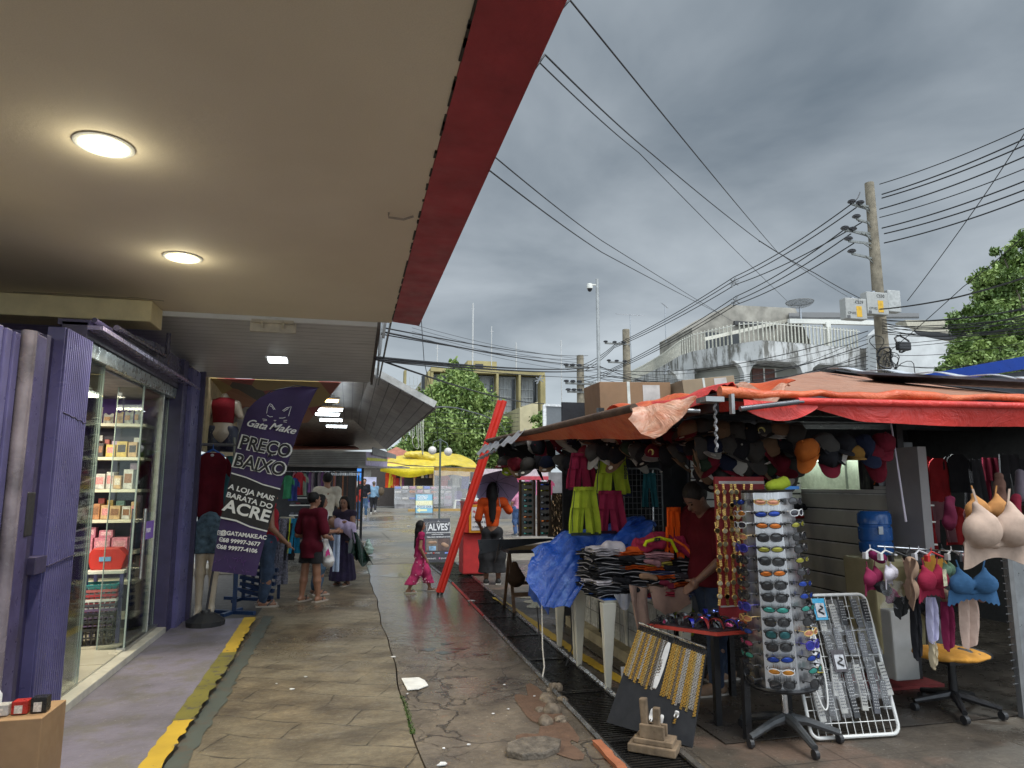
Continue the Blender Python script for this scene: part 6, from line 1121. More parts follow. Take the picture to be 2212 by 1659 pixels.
# ---- caps
def ci_seed(c):return sum(c)*97%6
def cap_proto(c,brim,stick):
 t=thing('cap','x','cap');m=MB()
 m.lathe([(.080,0),(.083,.025),(.076,.055),(.055,.080),(.025,.092),(0,.095)],18,(0,0,0),1,1.12);ph_=ci_seed(c);m.v=[(x*(1+.07*math.sin(6*math.atan2(y,x)+ph_))+.006*math.sin(40*z+ph_),y*(.92 if y>0 else 1.04)+.007*math.sin(55*x+ph_),z*(1-.9*y-.5*abs(x))+.004*math.sin(60*y))for x,y,z in m.v];m.build('crown',fabric(c),t,smooth=True,world=False)
 MB().tube([(.079*math.cos(k*.35-1.57)*1.0,-.079*math.cos(k*.35)*0+.088*math.sin(k*.35-1.57),.004)for k in range(19)],.004,5).build('sweatband',fabric(brim),t,world=False)
 MB().sheet(lambda a,b:Vector(((.078-.016*b*abs(2*a-1))*math.sin((a-.5)*2.6)*1.05,-.08*math.cos((a-.5)*2.6)-.115*b*(1-(2*a-1)**2)**.5,.004-.02*(2*a-1)**2)),14,5,.004).build('brim',fabric(brim),t,smooth=True,world=False)
 MB().ball((0,0,.112),.008,8,6).build('button',fabric(brim),t,world=False)
 if stick==1:MB().lathe([(0,0),(.02,0),(.02,.002),(0,.002)],16,(0.0,-.14,.0075)).build('sticker',mat((.55,.53,.45),rough=.3,var=.2,scale=80),t,world=False)
 if stick==2:MB().box(-.015,.015,-.125,-.123,-.07,-.005).build('price_tag',mat((.6,.57,.55),var=.2,scale=90),t,world=False)
 if stick==3:MB().lathe([(0,0),(.025,0),(.025,.003),(0,.003)],16,(0,0,0)).xf(Matrix.Translation((0,-.088,.05))@Matrix.Rotation(R(80),4,'X')).build('front_badge',mat((.5,.45,.12),var=.6,scale=60),t,world=False)
 return t
CC=[(tuple(q*.62 for q in c),n)for c,n in[((.018,.018,.022),'black'),((.015,.02,.045),'navy'),((.16,.012,.025),'maroon'),((.42,.40,.36),'off white'),((.07,.065,.06),'charcoal'),((.20,.12,.07),'tan'),((.40,.48,.03),'lime'),((.45,.12,.02),'orange'),((.03,.05,.03),'dark green'),((.25,.13,.03),'ochre')]]
protos={};capn=0
def put_cap(u,v,y,ci,bi,st_,label,s=1.0,yaw=None):
 global capn
 k=(ci,bi,st_)
 if k not in protos:o=protos[k]=cap_proto(CC[ci][0],CC[bi][0],st_)
 else:o=copy_tree(protos[k])
 r=random.Random(capn*7+1);capn+=1;o.location=PY(u,v,y);o.rotation_euler=(R(48+r.uniform(-38,40)),R(r.uniform(-22,22)),R((yaw if yaw is not None else 0)+r.uniform(-60,60)));o.scale=(s,s,s);tag(o,label,'cap','caps hanging under the stall roof')
r=random.Random(31)
rows=[('outer row along the side awning',1098,1262,8,960,950,7.6,6.2),('lower outer row along the side awning',1092,1252,8,998,992,7.4,6.1),('upper row above the hanging shorts',1272,1500,11,952,938,6.0,4.9),('lower row above the hanging shorts',1266,1505,12,975,972,5.9,4.8),('highest row behind the twisted rope',1490,1712,8,925,930,4.6,4.4),('second row behind the twisted rope',1502,1716,8,962,962,4.55,4.4),('third row behind the twisted rope',1512,1708,8,992,1000,4.6,4.45),('lowest row behind the twisted rope',1520,1690,6,1018,1030,4.65,4.5)]
seqs=[[0,6,3,0,2,3,1,3],[4,2,4,0,1,4,0,4],[4,0,3,2,0,1,4,0,2,4,5],[2,4,0,0,8,4,0,2,0,4,1,0],[5,4,5,4,0,4,5,4],[4,1,4,0,4,5,0,4],[8,2,1,4,0,8,2,4],[0,4,3,1,0,3]]
for ri,(nm,u0,u1,n,v0,v1,y0,y1)in enumerate(rows):
 for i in range(n):
  f=i/(n-1);ci=seqs[ri][i];u_=u0+(u1-u0)*f+r.uniform(-5,5)
  if ri==0 and i==1:u_,vv=1103,1003
  else:vv=v0+(v1-v0)*f+r.uniform(-5,5)
  put_cap(u_,vv+8,y0+(y1-y0)*f,ci,ci if r.random()<.4 else r.choice([0,5,3,2,5]),r.choice([1,1,0,2,3]),f'{ords[i]} from left, {CC[ci][1]} cap in the {nm}',yaw=20 if ri<2 else 0)
for i,(u,v,ci,bi,st_,nm)in enumerate([(1745,975,7,7,0,'bright orange'),(1778,962,4,0,2,'big charcoal'),(1792,990,0,2,0,'black with brown brim'),(1822,966,0,0,2,'big black'),(1838,985,9,9,0,'ochre'),(1862,966,1,1,2,'big navy'),(1885,985,2,2,0,'red brimmed'),(1905,962,2,2,2,'wide maroon')]):put_cap(u,v,3.95,ci,bi,st_,f'{nm} cap hanging large above the white cabinet',.95)
for(P,Q,lab)in((PY(1085,950,7.7),PY(1262,938,6.15),'wire the outer caps hang from'),(PY(1262,938,6.1),PY(1510,925,4.8),'wire above the hanging shorts'),(PY(1490,905,4.6),PY(1960,915,3.95),'wire behind the twisted rope')):tag(MB().tube([P,(P+Q)/2-Vector((0,0,.02)),Q],.004,5).build('hanging_wire',BLK),lab,'wire')
# ---- hanging shorts
def shorts(u0,u1,v0,v1,y,c,lab,kind='shorts',stripe=None,seed=0):
 a=PY(u0,v0,y);b=PY(u1,v1,y);t=thing('hanging_shorts',lab,'shorts',((a.x+b.x)/2,y,a.z));o=hang_cloth((a.x+b.x)/2,y,a.z,(b.x-a.x),a.z-b.z,c,t,seed,'cloth',kind)
 W_=b.x-a.x;H_=a.z-b.z
 MB().sheet(lambda p,q:Vector(((a.x+b.x)/2+(p-.5)*W_*.74,y-.018+.012*math.sin(9*p),a.z-.03*q+.004*math.sin(40*p))),14,2,.02).build('waistband',fabric(tuple(x*.8 for x in c)),t)
 if stripe:
  for s_ in(-1,1):MB().sheet(lambda p,q:Vector(((a.x+b.x)/2+s_*W_*(.37+.10*q+.02*p),y-.022-.01*math.sin(8*q),a.z-.03-(H_-.05)*q)),2,8,.004).build('side_stripe',fabric(stripe),t)
  MB().sheet(lambda p,q:Vector(((a.x+b.x)/2+(p-.5)*W_*.98,y-.01-.01*abs(math.sin(8*p)),a.z-H_+.01-.025*q)),14,2,.014).build('hem',fabric(stripe),t)
 return t
shorts(1226,1288,978,1055,5.9,CRI,'crimson shorts at the upper left of the four hanging pairs',stripe=(.08,.01,.03),seed=1);tsh=shorts(1284,1362,985,1068,5.75,YG,'neon yellow shorts at the upper right with dark side stripes',stripe=(.02,.02,.05),seed=2)
text('adidas',PY(1352,1020,5.7),(0,0,-1),(1,0,0),.05,BLK,tsh,bold=.001)
shorts(1231,1296,1052,1152,5.6,YG,'long neon yellow shorts at the lower left',stripe=(.03,.04,.03),seed=3);shorts(1284,1352,1060,1148,5.7,(.25,.02,.055),'crimson shorts at the lower right above the blue tarp',stripe=(.03,.01,.02),seed=4)
shorts(1385,1420,1022,1095,5.9,(.02,.10,.12),'dark teal shorts hanging on the black cloth','shorts',seed=5);shorts(1434,1478,1096,1216,5.2,(.75,.10,.01),'vivid orange shorts hanging beside the seller','trousers',seed=6);shorts(1362,1395,985,1060,6.1,(.015,.016,.02),'black shorts hanging right of the neon pair',seed=7)
def grid(name,O,ax,ay,w_,h,n,m_,mw,lab,frame=.008,wire_=.003):
 t=thing(name,lab,'grid panel',tuple(O));O=Vector(O);ax=Vector(ax).normalized();ay=Vector(ay).normalized();g=MB()
 for i in range(1,n):g.tube([O+ax*w_*i/n,O+ax*w_*i/n+ay*h],wire_,4)
 for j in range(1,m_):g.tube([O+ay*h*j/m_,O+ay*h*j/m_+ax*w_],wire_,4)
 g.build('wires',mw,t);f=MB();rd=.05
 pts=[]
 for(cx_,cz_,a0)in((w_-rd,rd,-90),(w_-rd,h-rd,0),(rd,h-rd,90),(rd,rd,180)):
  for k in range(5):A1=R(a0+k*22.5);pts.append(O+ax*(cx_+rd*math.cos(A1))+ay*(cz_+rd*math.sin(A1)))
 f.tube(pts+[pts[0]],frame,8).build('frame',mw,t,smooth=True);return t
grid('grid_panel',PY(1352,1240,5.95),(1,0,0),(0,0,1),.38,.95,9,18,mat((.16,.17,.18),metal=.5),'dark wire grid panel behind the blue tarp');tag(MB().tube([PY(1410,1015,5.9),PY(1412,1200,5.9)],.008,8).build('steel_pole',SIL),'thin grey upright in front of the grid panel','pole')
# ---- plastic tables with garments
PW=mat((.60,.58,.50),rough=.45,var=.08)
def ptable(x0,x1,y0,y1,h,lab,top=(.03,.12,.45)):
 t=thing('plastic_table',lab,'table',((x0+x1)/2,(y0+y1)/2,0));MB().box(x0,x1,y0,y1,h-.03,h-.008).build('tabletop',PW,t,bev=.006);MB().box(x0-.01,x1+.01,y0-.01,y1+.01,h-.007,h).build('table_cover',mat(top,rough=.4),t)
 for(x,y)in((x0+.04,y0+.05),(x0+.04,y1-.05),(x1-.04,y0+.05),(x1-.04,y1-.05)):
  dx=.02*(1 if x<(x0+x1)/2 else-1);m=MB()
  V=[];
  for z,s_ in((h-.03,.058),(h-.2,.046),(0,.022)):V+=[(x-s_+dx*-(h-z)*.6,y-s_,z),(x+s_+dx*-(h-z)*.6,y-s_,z),(x+s_+dx*-(h-z)*.6,y+s_*.3,z),(x-s_+dx*-(h-z)*.6,y+s_*.3,z)]
  m.add(V,[(0,1,5,4),(1,2,6,5),(2,3,7,6),(3,0,4,7),(4,5,9,8),(5,6,10,9),(6,7,11,10),(7,4,8,11),(8,9,10,11),(3,2,1,0)]);m.build('leg',PW,t,bev=.008)
 return t
TZ=.67
ptable(1.94,2.66,5.12,5.90,TZ,'white plastic table with blue cover under the folded garments');ptable(1.98,2.55,6.0,6.6,TZ-.02,'second white plastic table behind, half under the blue tarp')
def fold_mesh(w_,d_,h,seed):
 r=random.Random(seed);p1,p2,p3=(r.uniform(0,6)for _ in range(3));a_=h*.22
 path=[(d_,.004),(d_*.4,.003),(.02,.002),(.002,h*.15),(-.004,h*.3),(.010,h*.46),(.06,h*.48),(.012,h*.55),(-.003,h*.75),(.004,h*.95),(.03,h),(d_*.5,h),(d_,h*.9),(d_+.002,h*.4)]
 def fn(a,b):
  k=b*(len(path)-1);i=min(int(k),len(path)-2);f=k-i;y=path[i][0]*(1-f)+path[i+1][0]*f;z=path[i][1]*(1-f)+path[i+1][1]*f
  return Vector(((a-.5)*w_*(1+.04*math.sin(4*b+p1)),y+.010*math.sin(7*a+p2)+.005*math.sin(17*a+3*b),z+a_*.55*math.sin((4+2*p1/6)*a+p3)+a_*.3*math.sin(15*a+p1+2*b)))
 return MB().sheet(fn,16,26,.004)
GC=[((.02,.02,.023),'black'),((.09,.09,.10),'charcoal'),((.50,.47,.50),'white'),((.55,.09,.015),'orange'),((.48,.25,.28),'pale pink'),((.30,.20,.15),'beige'),((.50,.40,.08),'yellow'),((.28,.03,.05),'crimson'),((.05,.06,.14),'navy'),((.22,.22,.24),'grey')]
fprot={}
def folded(x,y,z,ci,rz,lab,w_=.22,h=.036,var=0):
 k=(ci,round(w_,2),var)
 if k not in fprot:
  t=thing('folded_garment','x','garment');a=fold_mesh(w_,.2,h,ci*5+var);a.build('cloth',fabric(GC[ci][0]),t,smooth=True,world=False)
  pc=(.30,.29,.30)if ci in(0,1,8)else tuple(c*.6 for c in GC[ci][0]);q=MB();r_=random.Random(var+ci);ph=r_.uniform(0,6)
  q.tube([((i/12-.5)*w_*.96,-.006+.010*math.sin(7*i/12+ph),h*(.5+.2*math.sin(i*.37+ph)))for i in range(13)],.0026 if ci else.0036,5).build('piping',fabric(pc),t,smooth=True,world=False);fprot[k]=t;o=t
 else:o=copy_tree(fprot[k])
 o.location=(x,y,z);o.rotation_euler=(0,0,rz);return tag(o,lab,'garment','folded garments piled on the plastic table')
r=random.Random(17)
stacks=[((1.99,5.14),0,11,[0,1,0,2,0,0,1,0,0,2,2],'front left'),((2.20,5.12),.05,10,[0,0,1,0,0,0,3,0,1,3],'second front'),((2.40,5.10),-.08,10,[7,5,5,0,3,8,3,6,4,4],'third front'),((2.60,5.10),.05,8,[8,7,3,0,9,0,0,0],'front right'),((1.93,5.50),-1.35,10,[0,0,2,0,1,0,0,2,0,1],'left side'),((1.95,5.78),-1.4,9,[0,1,0,0,0,9,0,0,1],'rear left side')]
for(sx,sy),rz,n,cs,nm in stacks:
 z=TZ+.004
 for i in range(n):
  ci=cs[i];h=.040;folded(sx+r.uniform(-.02,.02),sy+r.uniform(-.025,.02),z,ci,rz+r.uniform(-.22,.22),f'{GC[ci][1]} folded garment, {ords[i]} from the bottom of the {nm} table stack',var=i%3);z+=r.uniform(.031,.037)
def crumple(lab,pts,rad,c,seed,name='crumpled_garment',vox=.012,amp=.018,m=None):
 s=SDF(vox=vox,k=.03)
 for i in range(len(pts)-1):s.cap(pts[i],pts[i+1],rad[i],rad[i+1])
 if len(pts)==1:s.ell(pts[0],rad[0])
 s.noise=lambda X:nz3(X,26,seed)*amp+np.abs(nz3(X,45,seed+3))*amp*.5
 return tag(s.build(name,m or fabric(c)),lab,'garment')
crumple('crimson crumpled garment on top of the middle of the pile',[(2.28,5.2,1.06),(2.42,5.18,1.09)],[.06,.07],(.34,.03,.07),1);crumple('long crimson garment sliding down the right of the pile',[(2.5,5.3,1.10),(2.66,5.2,1.07),(2.74,5.12,.96)],[.06,.07,.05],(.32,.025,.07),2)
crumple('black heap of garments under the crimson ones at the right',[(2.56,5.3,.98),(2.7,5.25,.93),(2.72,5.2,.8)],[.09,.1,.07],(.015,.015,.018),3);crumple('white crumpled garment on the left stack',[(2.0,5.2,1.06),(2.1,5.2,1.04)],[.04,.045],(.52,.48,.5),4);crumple('orange and black bunched garment right of the white one',[(2.2,5.2,1.02),(2.26,5.18,1.02)],[.04,.04],(.6,.10,.015),5);
for i,(x,z,c,cn)in enumerate([(2.12,.98,(.012,.012,.014),'black'),(2.33,.95,(.36,.18,.2),'pale pink'),(2.50,.90,(.015,.015,.02),'black'),(2.30,.84,(.30,.18,.11),'tan'),(2.46,.78,(.16,.02,.04),'wine'),(2.60,.84,(.05,.04,.045),'charcoal'),(2.08,.82,(.015,.015,.018),'dark'),(2.22,.74,(.02,.02,.022),'black')]):crumple(f'{cn} loose garment end, {ords[i]} from the top, bulging from the front of the pile',[(x-.06,5.09,z),(x+.05,5.085,z-.02)],[.022,.026],c,300+i,vox=.009,amp=.012)
t=thing('neon_strap','neon yellow band with black letters on top of the pile','garment',(2.3,5.15,1.13));a=PY(1392,1180,5.12);MB().tube([a,PY(1396,1170,5.12),PY(1425,1162,5.12),PY(1450,1168,5.12),PY(1462,1192,5.12)],.013,8).build('band',fabric((.55,.6,.02)),t,smooth=True);text('SDI',PY(1420,1166,5.09),(1,0,.05),(0,0,1),.035,BLK,t,bold=.002)
tag(MB().tube([PY(1456,1165,5.1),PY(1480,1180,5.08),PY(1510,1215,5.05)],.010,8).build('orange_strap',fabric((.7,.12,.02))),'orange strap lying diagonally across the crimson garments','strap')
tag(MB().sheet(lambda a,b:Vector((2.30+.30*a+.03*b,5.09-.02*math.sin(8*a)-.015*b,.76-.02*a-(.16+.05*math.sin(4*a))*b+.006*math.sin(15*a))),18,10,.01).build('draped_garment',fabric((.30,.19,.15)),smooth=True),'beige garment draped over the front edge of the plastic table','garment')
tag(MB().sheet(lambda a,b:Vector((2.13+.13*a+.10*b*b,5.07-.02*math.sin(9*a+4*b),.78-.47*b-.03*a)),10,16,.012).build('hanging_sleeve',fabric((.30,.20,.16)),smooth=True),'beige sleeve with tag dangling from the plastic table','garment')
tag(MB().sheet(lambda a,b:Vector((2.01+.16*a,5.09-.01*math.sin(14*a),.71-(.11*math.sin(math.pi*a)+.01)*b)),16,6,.008).build('draped_garment',fabric((.24,.24,.26)),smooth=True),'grey striped corner of a garment hanging over the table edge above the front leg','garment')
tag(MB().quad(PY(1341,1440,5.04),PY(1353,1440,5.04),PY(1353,1468,5.04),PY(1343,1470,5.04),.003).build('price_tag',mat((.6,.58,.58),rough=.4)),'white price tag at the end of the dangling beige sleeve','tag')
t=crumple('neon green shirt under the plastic table behind the necklaces',[(2.56,5.2,.46),(2.66,5.2,.52),(2.68,5.2,.40)],[.05,.07,.06],YG,9);text('$ e o',PY(1432,1330,5.1),(1,0,.2),(0,0,1),.05,BLK,t)
crumple('grey knitted garment hanging beside the neon green shirt',[(2.84,5.1,.62),(2.86,5.1,.42)],[.07,.08],(.06,.06,.07),10)
# ---- blue tarpaulin thrown over the left end
def bt(a,b):
 top=[PY(1148,1190,6.1),PY(1222,1152,6.0),PY(1310,1136,5.95),PY(1385,1116,5.9),PY(1404,1135,5.8)]
 bot=[PY(1135,1255,5.75),PY(1175,1315,5.6),PY(1232,1312,5.55),PY(1300,1200,5.5),PY(1400,1180,5.55)]
 k=a*4;i=min(int(k),3);f=k-i;f=f*f*(3-2*f)*.4+f*.6;T_=top[i].lerp(top[i+1],f);B_=bot[i].lerp(bot[i+1],f);q=T_.lerp(B_,b)
 am=.05*math.sin(math.pi*min(1,b*1.2+.15));return q+Vector((am*math.sin(26*a+5*b)*.5,-am*math.sin(19*a+3*b)-.06*math.sin(math.pi*b),.07*math.sin(math.pi*b)+am*.5*math.sin(31*a-7*b)))+Vector((0,-.012*abs(math.sin(37*a+9*b)),.015*abs(math.sin(23*a+14*b))))
tb_=thing('blue_tarp','crumpled blue tarpaulin draped over the left end of the tables','tarpaulin',(1.8,6.2,.8));MB().sheet(bt,80,40,.006).build('sheet',BLUT,tb_,smooth=True)
MB().sheet(lambda a,b:Vector((1.58+.12*a+.05*b,5.95-.25*a+.3*b,.84-.30*b-.12*a+.012*math.sin(17*a))),14,12,.006).build('corner_flap',BLUT,tb_,smooth=True)
s=SDF(vox=.02,k=.05);s.cap(PY(1250,1165,6.0),PY(1325,1150,5.9),.05,.08);s.cap(PY(1325,1150,5.9),PY(1388,1143,5.85),.08,.07);s.noise=lambda X:nz3(X,18,2)*.025+nz3(X,40,4)*.01;s.build('bunched_roll',BLUT,tb_,world=True)
for i,(us,m_,lab)in enumerate([([(1170,1270,5.7),(1171,1330,5.65),(1172,1400,5.6),(1176,1440,5.45),(1172,1462,5.3)],mat((.5,.47,.42)),'pale cord hanging from the blue tarp to the drain'),([(1160,1310,5.7),(1163,1350,5.7),(1166,1385,5.7),(1155,1412,5.7)],CB,'black cord hanging beside the pale one'),([(1232,1310,5.7),(1234,1350,5.9),(1236,1400,5.9),(1222,1440,5.9),(1208,1450,5.9)],CB,'black cable hanging behind the table legs')]):tag(MB().tube([PY(*q)for q in us],.006,6).build('cord',m_,smooth=True),lab,'cord')
# ---- trestle bench with racks behind it on the left, brown bag
t=thing('trestle_bench','wooden trestle bench with plank top left of the blue tarp','bench',(2.2,8.7,0));WD=mat((.10,.055,.03),rough=.7,var=.4)
MB().box(1.98,2.75,8.5,8.75,.73,.78).build('plank',mat((.36,.25,.13),rough=.6,var=.3),t);MB().box(1.95,2.8,8.45,8.8,.69,.728).build('frame',BLK,t)
for x in(2.0,2.7):MB().bar((x,8.35,0),(x,8.62,.70),.035,.03).build('leg',WD,t);MB().bar((x,8.9,0),(x,8.62,.70),.035,.03).build('leg',WD,t)
MB().bar((2.0,8.42,.20),(2.9,8.42,.20),.03,.05).build('stretcher',WD,t);MB().bar((2.0,8.47,.33),(2.9,8.47,.33),.03,.04).build('stretcher',WD,t)
crumple('dark brown shoulder bag hanging on the trestle leg',[(2.02,8.40,.55),(2.03,8.38,.40)],[.05,.11],(.035,.02,.012),21,'shoulder_bag',.014,.01).__setitem__('category','bag');tag(MB().tube([PY(1078,1175,8.4),PY(1073,1200,8.35),PY(1068,1215,8.3),PY(1085,1180,8.4)],.008,6).build('bag_strap',mat((.03,.02,.015))),'thin dark strap of the brown bag','strap')
a=PY(1030,1165,8.5);t=thing('folded_banner','dark folded banner with upside down white letters lying on the bench','banner',tuple(a));MB().sheet(lambda p,q:Vector((a.x+.95*p+.03*q,8.45-.02*math.sin(6*p),a.z-(.15*(1-p)+.02)*q)),12,4,.02).build('cloth',mat((.035,.04,.05),rough=.35,var=.3),t);text('TOCA LOJAS 88',a+Vector((.36,-.035,-.035)),(-1,0,0),(0,0,-1),.09,mat((.6,.6,.6),var=0),t,bold=.002,fit=.55)
# small eyewear racks on the bench
def glasses_mesh(fc,lc,shape,name_lab):
 t=thing('sunglasses','x','sunglasses');fm=mat(fc,rough=.3,var=0,metal=.0);lm=mat(lc,rough=.06,var=.25,scale=30,metal=.55 if max(lc)>.1 else 0.0,spec=.8)
 rx,rz_=(.031,.019)if shape==0 else(.030,.023)if shape==1 else(.033,.016)
 pw=.7 if shape!=2 else.9;f=MB();f2=MB();
 for s_ in(-1,1):
  pts=[]
  for k in range(18):
   A1=2*math.pi*k/18;c_,s2_=math.cos(A1),math.sin(A1);x=math.copysign(abs(c_)**pw,c_)*rx;z=math.copysign(abs(s2_)**pw,s2_)*rz_*(1.05 if s2_<0 else.9)-(.004*abs(x)/rx if s2_>0 else 0);xx=s_*.036+x;pts.append(Vector((xx,3.2*xx*xx,z)))
  f.tube(pts+[pts[0]],.0028 if shape!=1 else.0042,5,caps=False);lens=MB();c0=len(lens.v);lens.add([Vector((s_*.036,3.2*.0013-.004,0))]+pts,[(0,k+1,(k+1)%18+1)for k in range(18)]);lens.build('lens',lm,t,smooth='all',world=False)
 f.tube([(-.009,0,.006),(0,-.003,.009),(.009,0,.006)],.0026,5);f.build('frame',fm,t,smooth=True,world=False)
 for s_ in(-1,1):MB().tube([(s_*.068,.015,.008),(s_*.070,.04,.009),(s_*.062,.10,.004),(s_*.058,.125,-.012)],[.0032,.003,.0028,.003],5).build('temple',fm,t,smooth=True,world=False)
 return t
K=(.015,.015,.016);GD=(.5,.35,.12);SV=(.5,.5,.5)
GP={k:None for k in range(12)}
GS=[(K,(.02,.02,.022),1,'black squared'),(K,(.02,.06,.35),2,'blue mirrored'),(K,(.60,.16,.02),2,'orange mirrored'),(GD,(.6,.25,.15),2,'gold framed red mirrored'),(K,(.35,.33,.05),2,'yellow mirrored'),(K,(.03,.12,.13),1,'green tinted'),(SV,(.55,.22,.03),2,'silver framed amber'),(K,(.05,.3,.25),2,'green and blue mirrored'),((.55,.55,.55),(.02,.02,.03),0,'white framed'),(K,(.45,.05,.15),2,'pink mirrored'),(K,(.03,.03,.035),0,'black wraparound'),((.04,.03,.25),(.03,.04,.3),1,'violet blue')]
def glasses(k,M,lab,grp):
 if GP[k]is None:o=GP[k]=glasses_mesh(*GS[k])
 else:o=copy_tree(GP[k])
 o.matrix_world=M;o.rotation_mode='XYZ';return tag(o,f'{lab}','sunglasses',grp)
def rack_flat(u0,u1,v0,v1,y,lab,nc,nr,bc,seed):
 a=PY(u0,v1,y);b=PY(u1,v0,y);t=thing('display_rack',lab,'rack',((a.x+b.x)/2,y,a.z));MB().box(a.x,b.x,y,y+.04,a.z,b.z).build('back_board',bc,t);MB().box(a.x-.02,a.x,y-.02,y+.05,a.z,b.z+.02).box(b.x,b.x+.02,y-.02,y+.05,a.z,b.z+.02).build('frame',WD,t);r=random.Random(seed)
 for i in range(nc):
  for j in range(nr):
   p=Vector((a.x+(b.x-a.x)*(i+.5)/nc,y-.03,a.z+(b.z-a.z)*(j+.5)/nr));k=r.choice([0,2,4,7,1,10,0,5]);M=Matrix.Translation(p)@Matrix.Rotation(R(r.uniform(-8,8)),4,'Z')@Matrix.Scale(.8,4);glasses(k,M,f'{GS[k][3]} sunglasses, {ords[j]} from the bottom of the {"outer" if nr > 9 else "inner"} narrow rack','sunglasses on the small racks')
rack_flat(1126,1152,1040,1158,8.3,'tall narrow eyewear rack on the bench',1,10,mat((.35,.34,.33)),3);rack_flat(1166,1186,1040,1158,8.2,'second narrow eyewear rack on the bench',1,9,mat((.30,.29,.28)),4)
a=PY(1188,1160,7.9);b=PY(1222,1065,7.9);t=thing('keyring_rack','slanted wooden rack crowded with small metal charms','rack',tuple(a));MB().prism([(0,0),(b.x-a.x,0),(b.x-a.x+.05,b.z-a.z),(.06,b.z-a.z)],(a.x-.02,7.9,a.z),(1,0,0),(0,0,1),(0,.03,0)).build('board',mat((.06,.045,.03),rough=.8),t);g=MB();r=random.Random(2)
for i in range(120):x=a.x+r.random()*(b.x-a.x)+.02;z=a.z+r.random()*(b.z-a.z);g.tube([(x,7.88,z),(x+r.uniform(-.01,.01),7.87,z-.03)],.005,4)
tag(g.build('charms',mat((.30,.22,.15),rough=.3,metal=.8,var=.7,scale=40),t),kind='stuff')
crumple('dark blue backpack hanging by the slanted rack',[(2.33,7.3,.98),(2.34,7.3,.86)],[.07,.08],(.02,.04,.13),33,'backpack').__setitem__('category','bag');tag(MB().lathe([(.0,0),(.09,0),(.10,.04),(.09,.12),(0,.12)],16,(2.35,8.3,.52)).build('hanging_basket',mat((.05,.05,.05),metal=.5)),'small dark metal basket hanging under the bench','basket')
# ---- silver eyewear tower
TWc=Vector((2.66,3.93,0));cam_dir=math.atan2(-TWc.y,-TWc.x);tilt=Matrix.Translation(TWc)@Matrix.Rotation(R(-2.2),4,'Y')
t=thing('eyewear_tower','tall silver revolving tower of sunglasses on a black wheeled foot','display tower',tuple(TWc));Z0,Z1=.345,1.50
BR,b_,t_=newmat('brushed_metal');b_.inputs['Metallic'].default_value=1;b_.inputs['Base Color'].default_value=(.62,.62,.64,1);t_.L.new(t_.rng(t_.noise(3,4,vec=t_.scaled((30,30,.8))),.3,.7,.22,.42),b_.inputs['Roughness'])
def trad(z):return.190-.035*(z-Z0)/(Z1-Z0)
mb=MB();nth=72;rowsz=[Z0+(Z1-Z0)*k/12 for k in range(13)]
vs=[]
for z in rowsz:
 for k in range(nth):A1=2*math.pi*k/nth;ph=(A1*6/(2*math.pi))%1;rr_=trad(z)*(1-.085*math.sin(math.pi*ph)**.8);vs.append((rr_*math.cos(A1+cam_dir+math.pi/6),rr_*math.sin(A1+cam_dir+math.pi/6),z))
mb.add(vs,[(j*nth+k,j*nth+(k+1)%nth,(j+1)*nth+(k+1)%nth,(j+1)*nth+k)for j in range(12)for k in range(nth)]);mb.xf(tilt);mb.build('fluted_body',BR,t,smooth=True)
MB().lathe([(0,Z1),(.175,Z1),(.18,Z1+.006),(.17,Z1+.012),(0,Z1+.012)],6).xf(tilt).build('top_plate',BLKM,t);MB().lathe([(0,Z0-.022),(.205,Z0-.022),(.21,Z0-.01),(.205,Z0),(0,Z0)],40).xf(tilt).build('base_rim',BLKM,t)
MB().tube([(0,0,.12),(0,0,Z0-.02)],.022,16).xf(tilt).build('stem',metalm((.6,.6,.6),.15),t,smooth=True);MB().lathe([(.034,.11),(.034,.15),(.03,.16)],14).xf(Matrix.Translation(TWc)).build('collar',BLKM,t)
for k in range(5):
 A1=cam_dir+.5+k*2*math.pi/5;e=TWc+Vector((.30*math.cos(A1),.30*math.sin(A1),.06));o=MB().tube([TWc+Vector((0,0,.13)),TWc+Vector((.12*math.cos(A1),.12*math.sin(A1),.115)),e],[.035,.026,.02],8).build('foot_arm',mat((.05,.053,.056),rough=.5,var=.4,scale=20),t,smooth=True)
 MB().tube([e+Vector((-.012,0,-.033)),e+Vector((.012,0,-.033))],.027,12).build('caster',BLK,o)
zs_=[Z1-.055-i*.0705 for i in range(16)]
cent=[3,1,2,0,4,0,2,0,0,7,0,5,0,1,6,0];left=[1,6,8,3,11,0,0,10,0,11,3,1,9,7,10,0];right=[10,8,4,0,0,4,10,1,1,7,0,3,11,1,7,0]
for col,(nm,dA,seq)in enumerate((('middle',0,cent),('left',-1.02,left),('right',1.02,right))):
 for i,z in enumerate(zs_):
  k=seq[i];A1=cam_dir+dA;rr_=trad(z)+.052;n=Vector((math.cos(A1),math.sin(A1),0));P_w=n*rr_+Vector((0,0,z));xa=Vector((-n.y,n.x,0))
  M=Matrix(((xa.x,-n.x,0,P_w.x),(xa.y,-n.y,0,P_w.y),(0,0,1,P_w.z),(0,0,0,1)))
  glasses(k,tilt@M@Matrix.Rotation(R(random.Random(i*3+col).uniform(-4,4)),4,'Y')@Matrix.Scale(1.06,4),f'{GS[k][3]} sunglasses, {ords[i]} from the top, {nm} column, silver tower','sunglasses on the silver tower')
  for s_ in(-1,1):q=n*(trad(z)*.972)+xa*s_*.075+Vector((0,0,z+.004));MB().ball(q,(.008,.008,.010),8,6).xf(tilt).build('peg_hole',BLK,t)
crumple('neon yellow cloth lying on top of the silver tower',[tuple(TWc+Vector((-.05,-.04,1.535))),tuple(TWc+Vector((.06,-.02,1.55)))],[.035,.045],YG,41,'cloth',.01,.01)
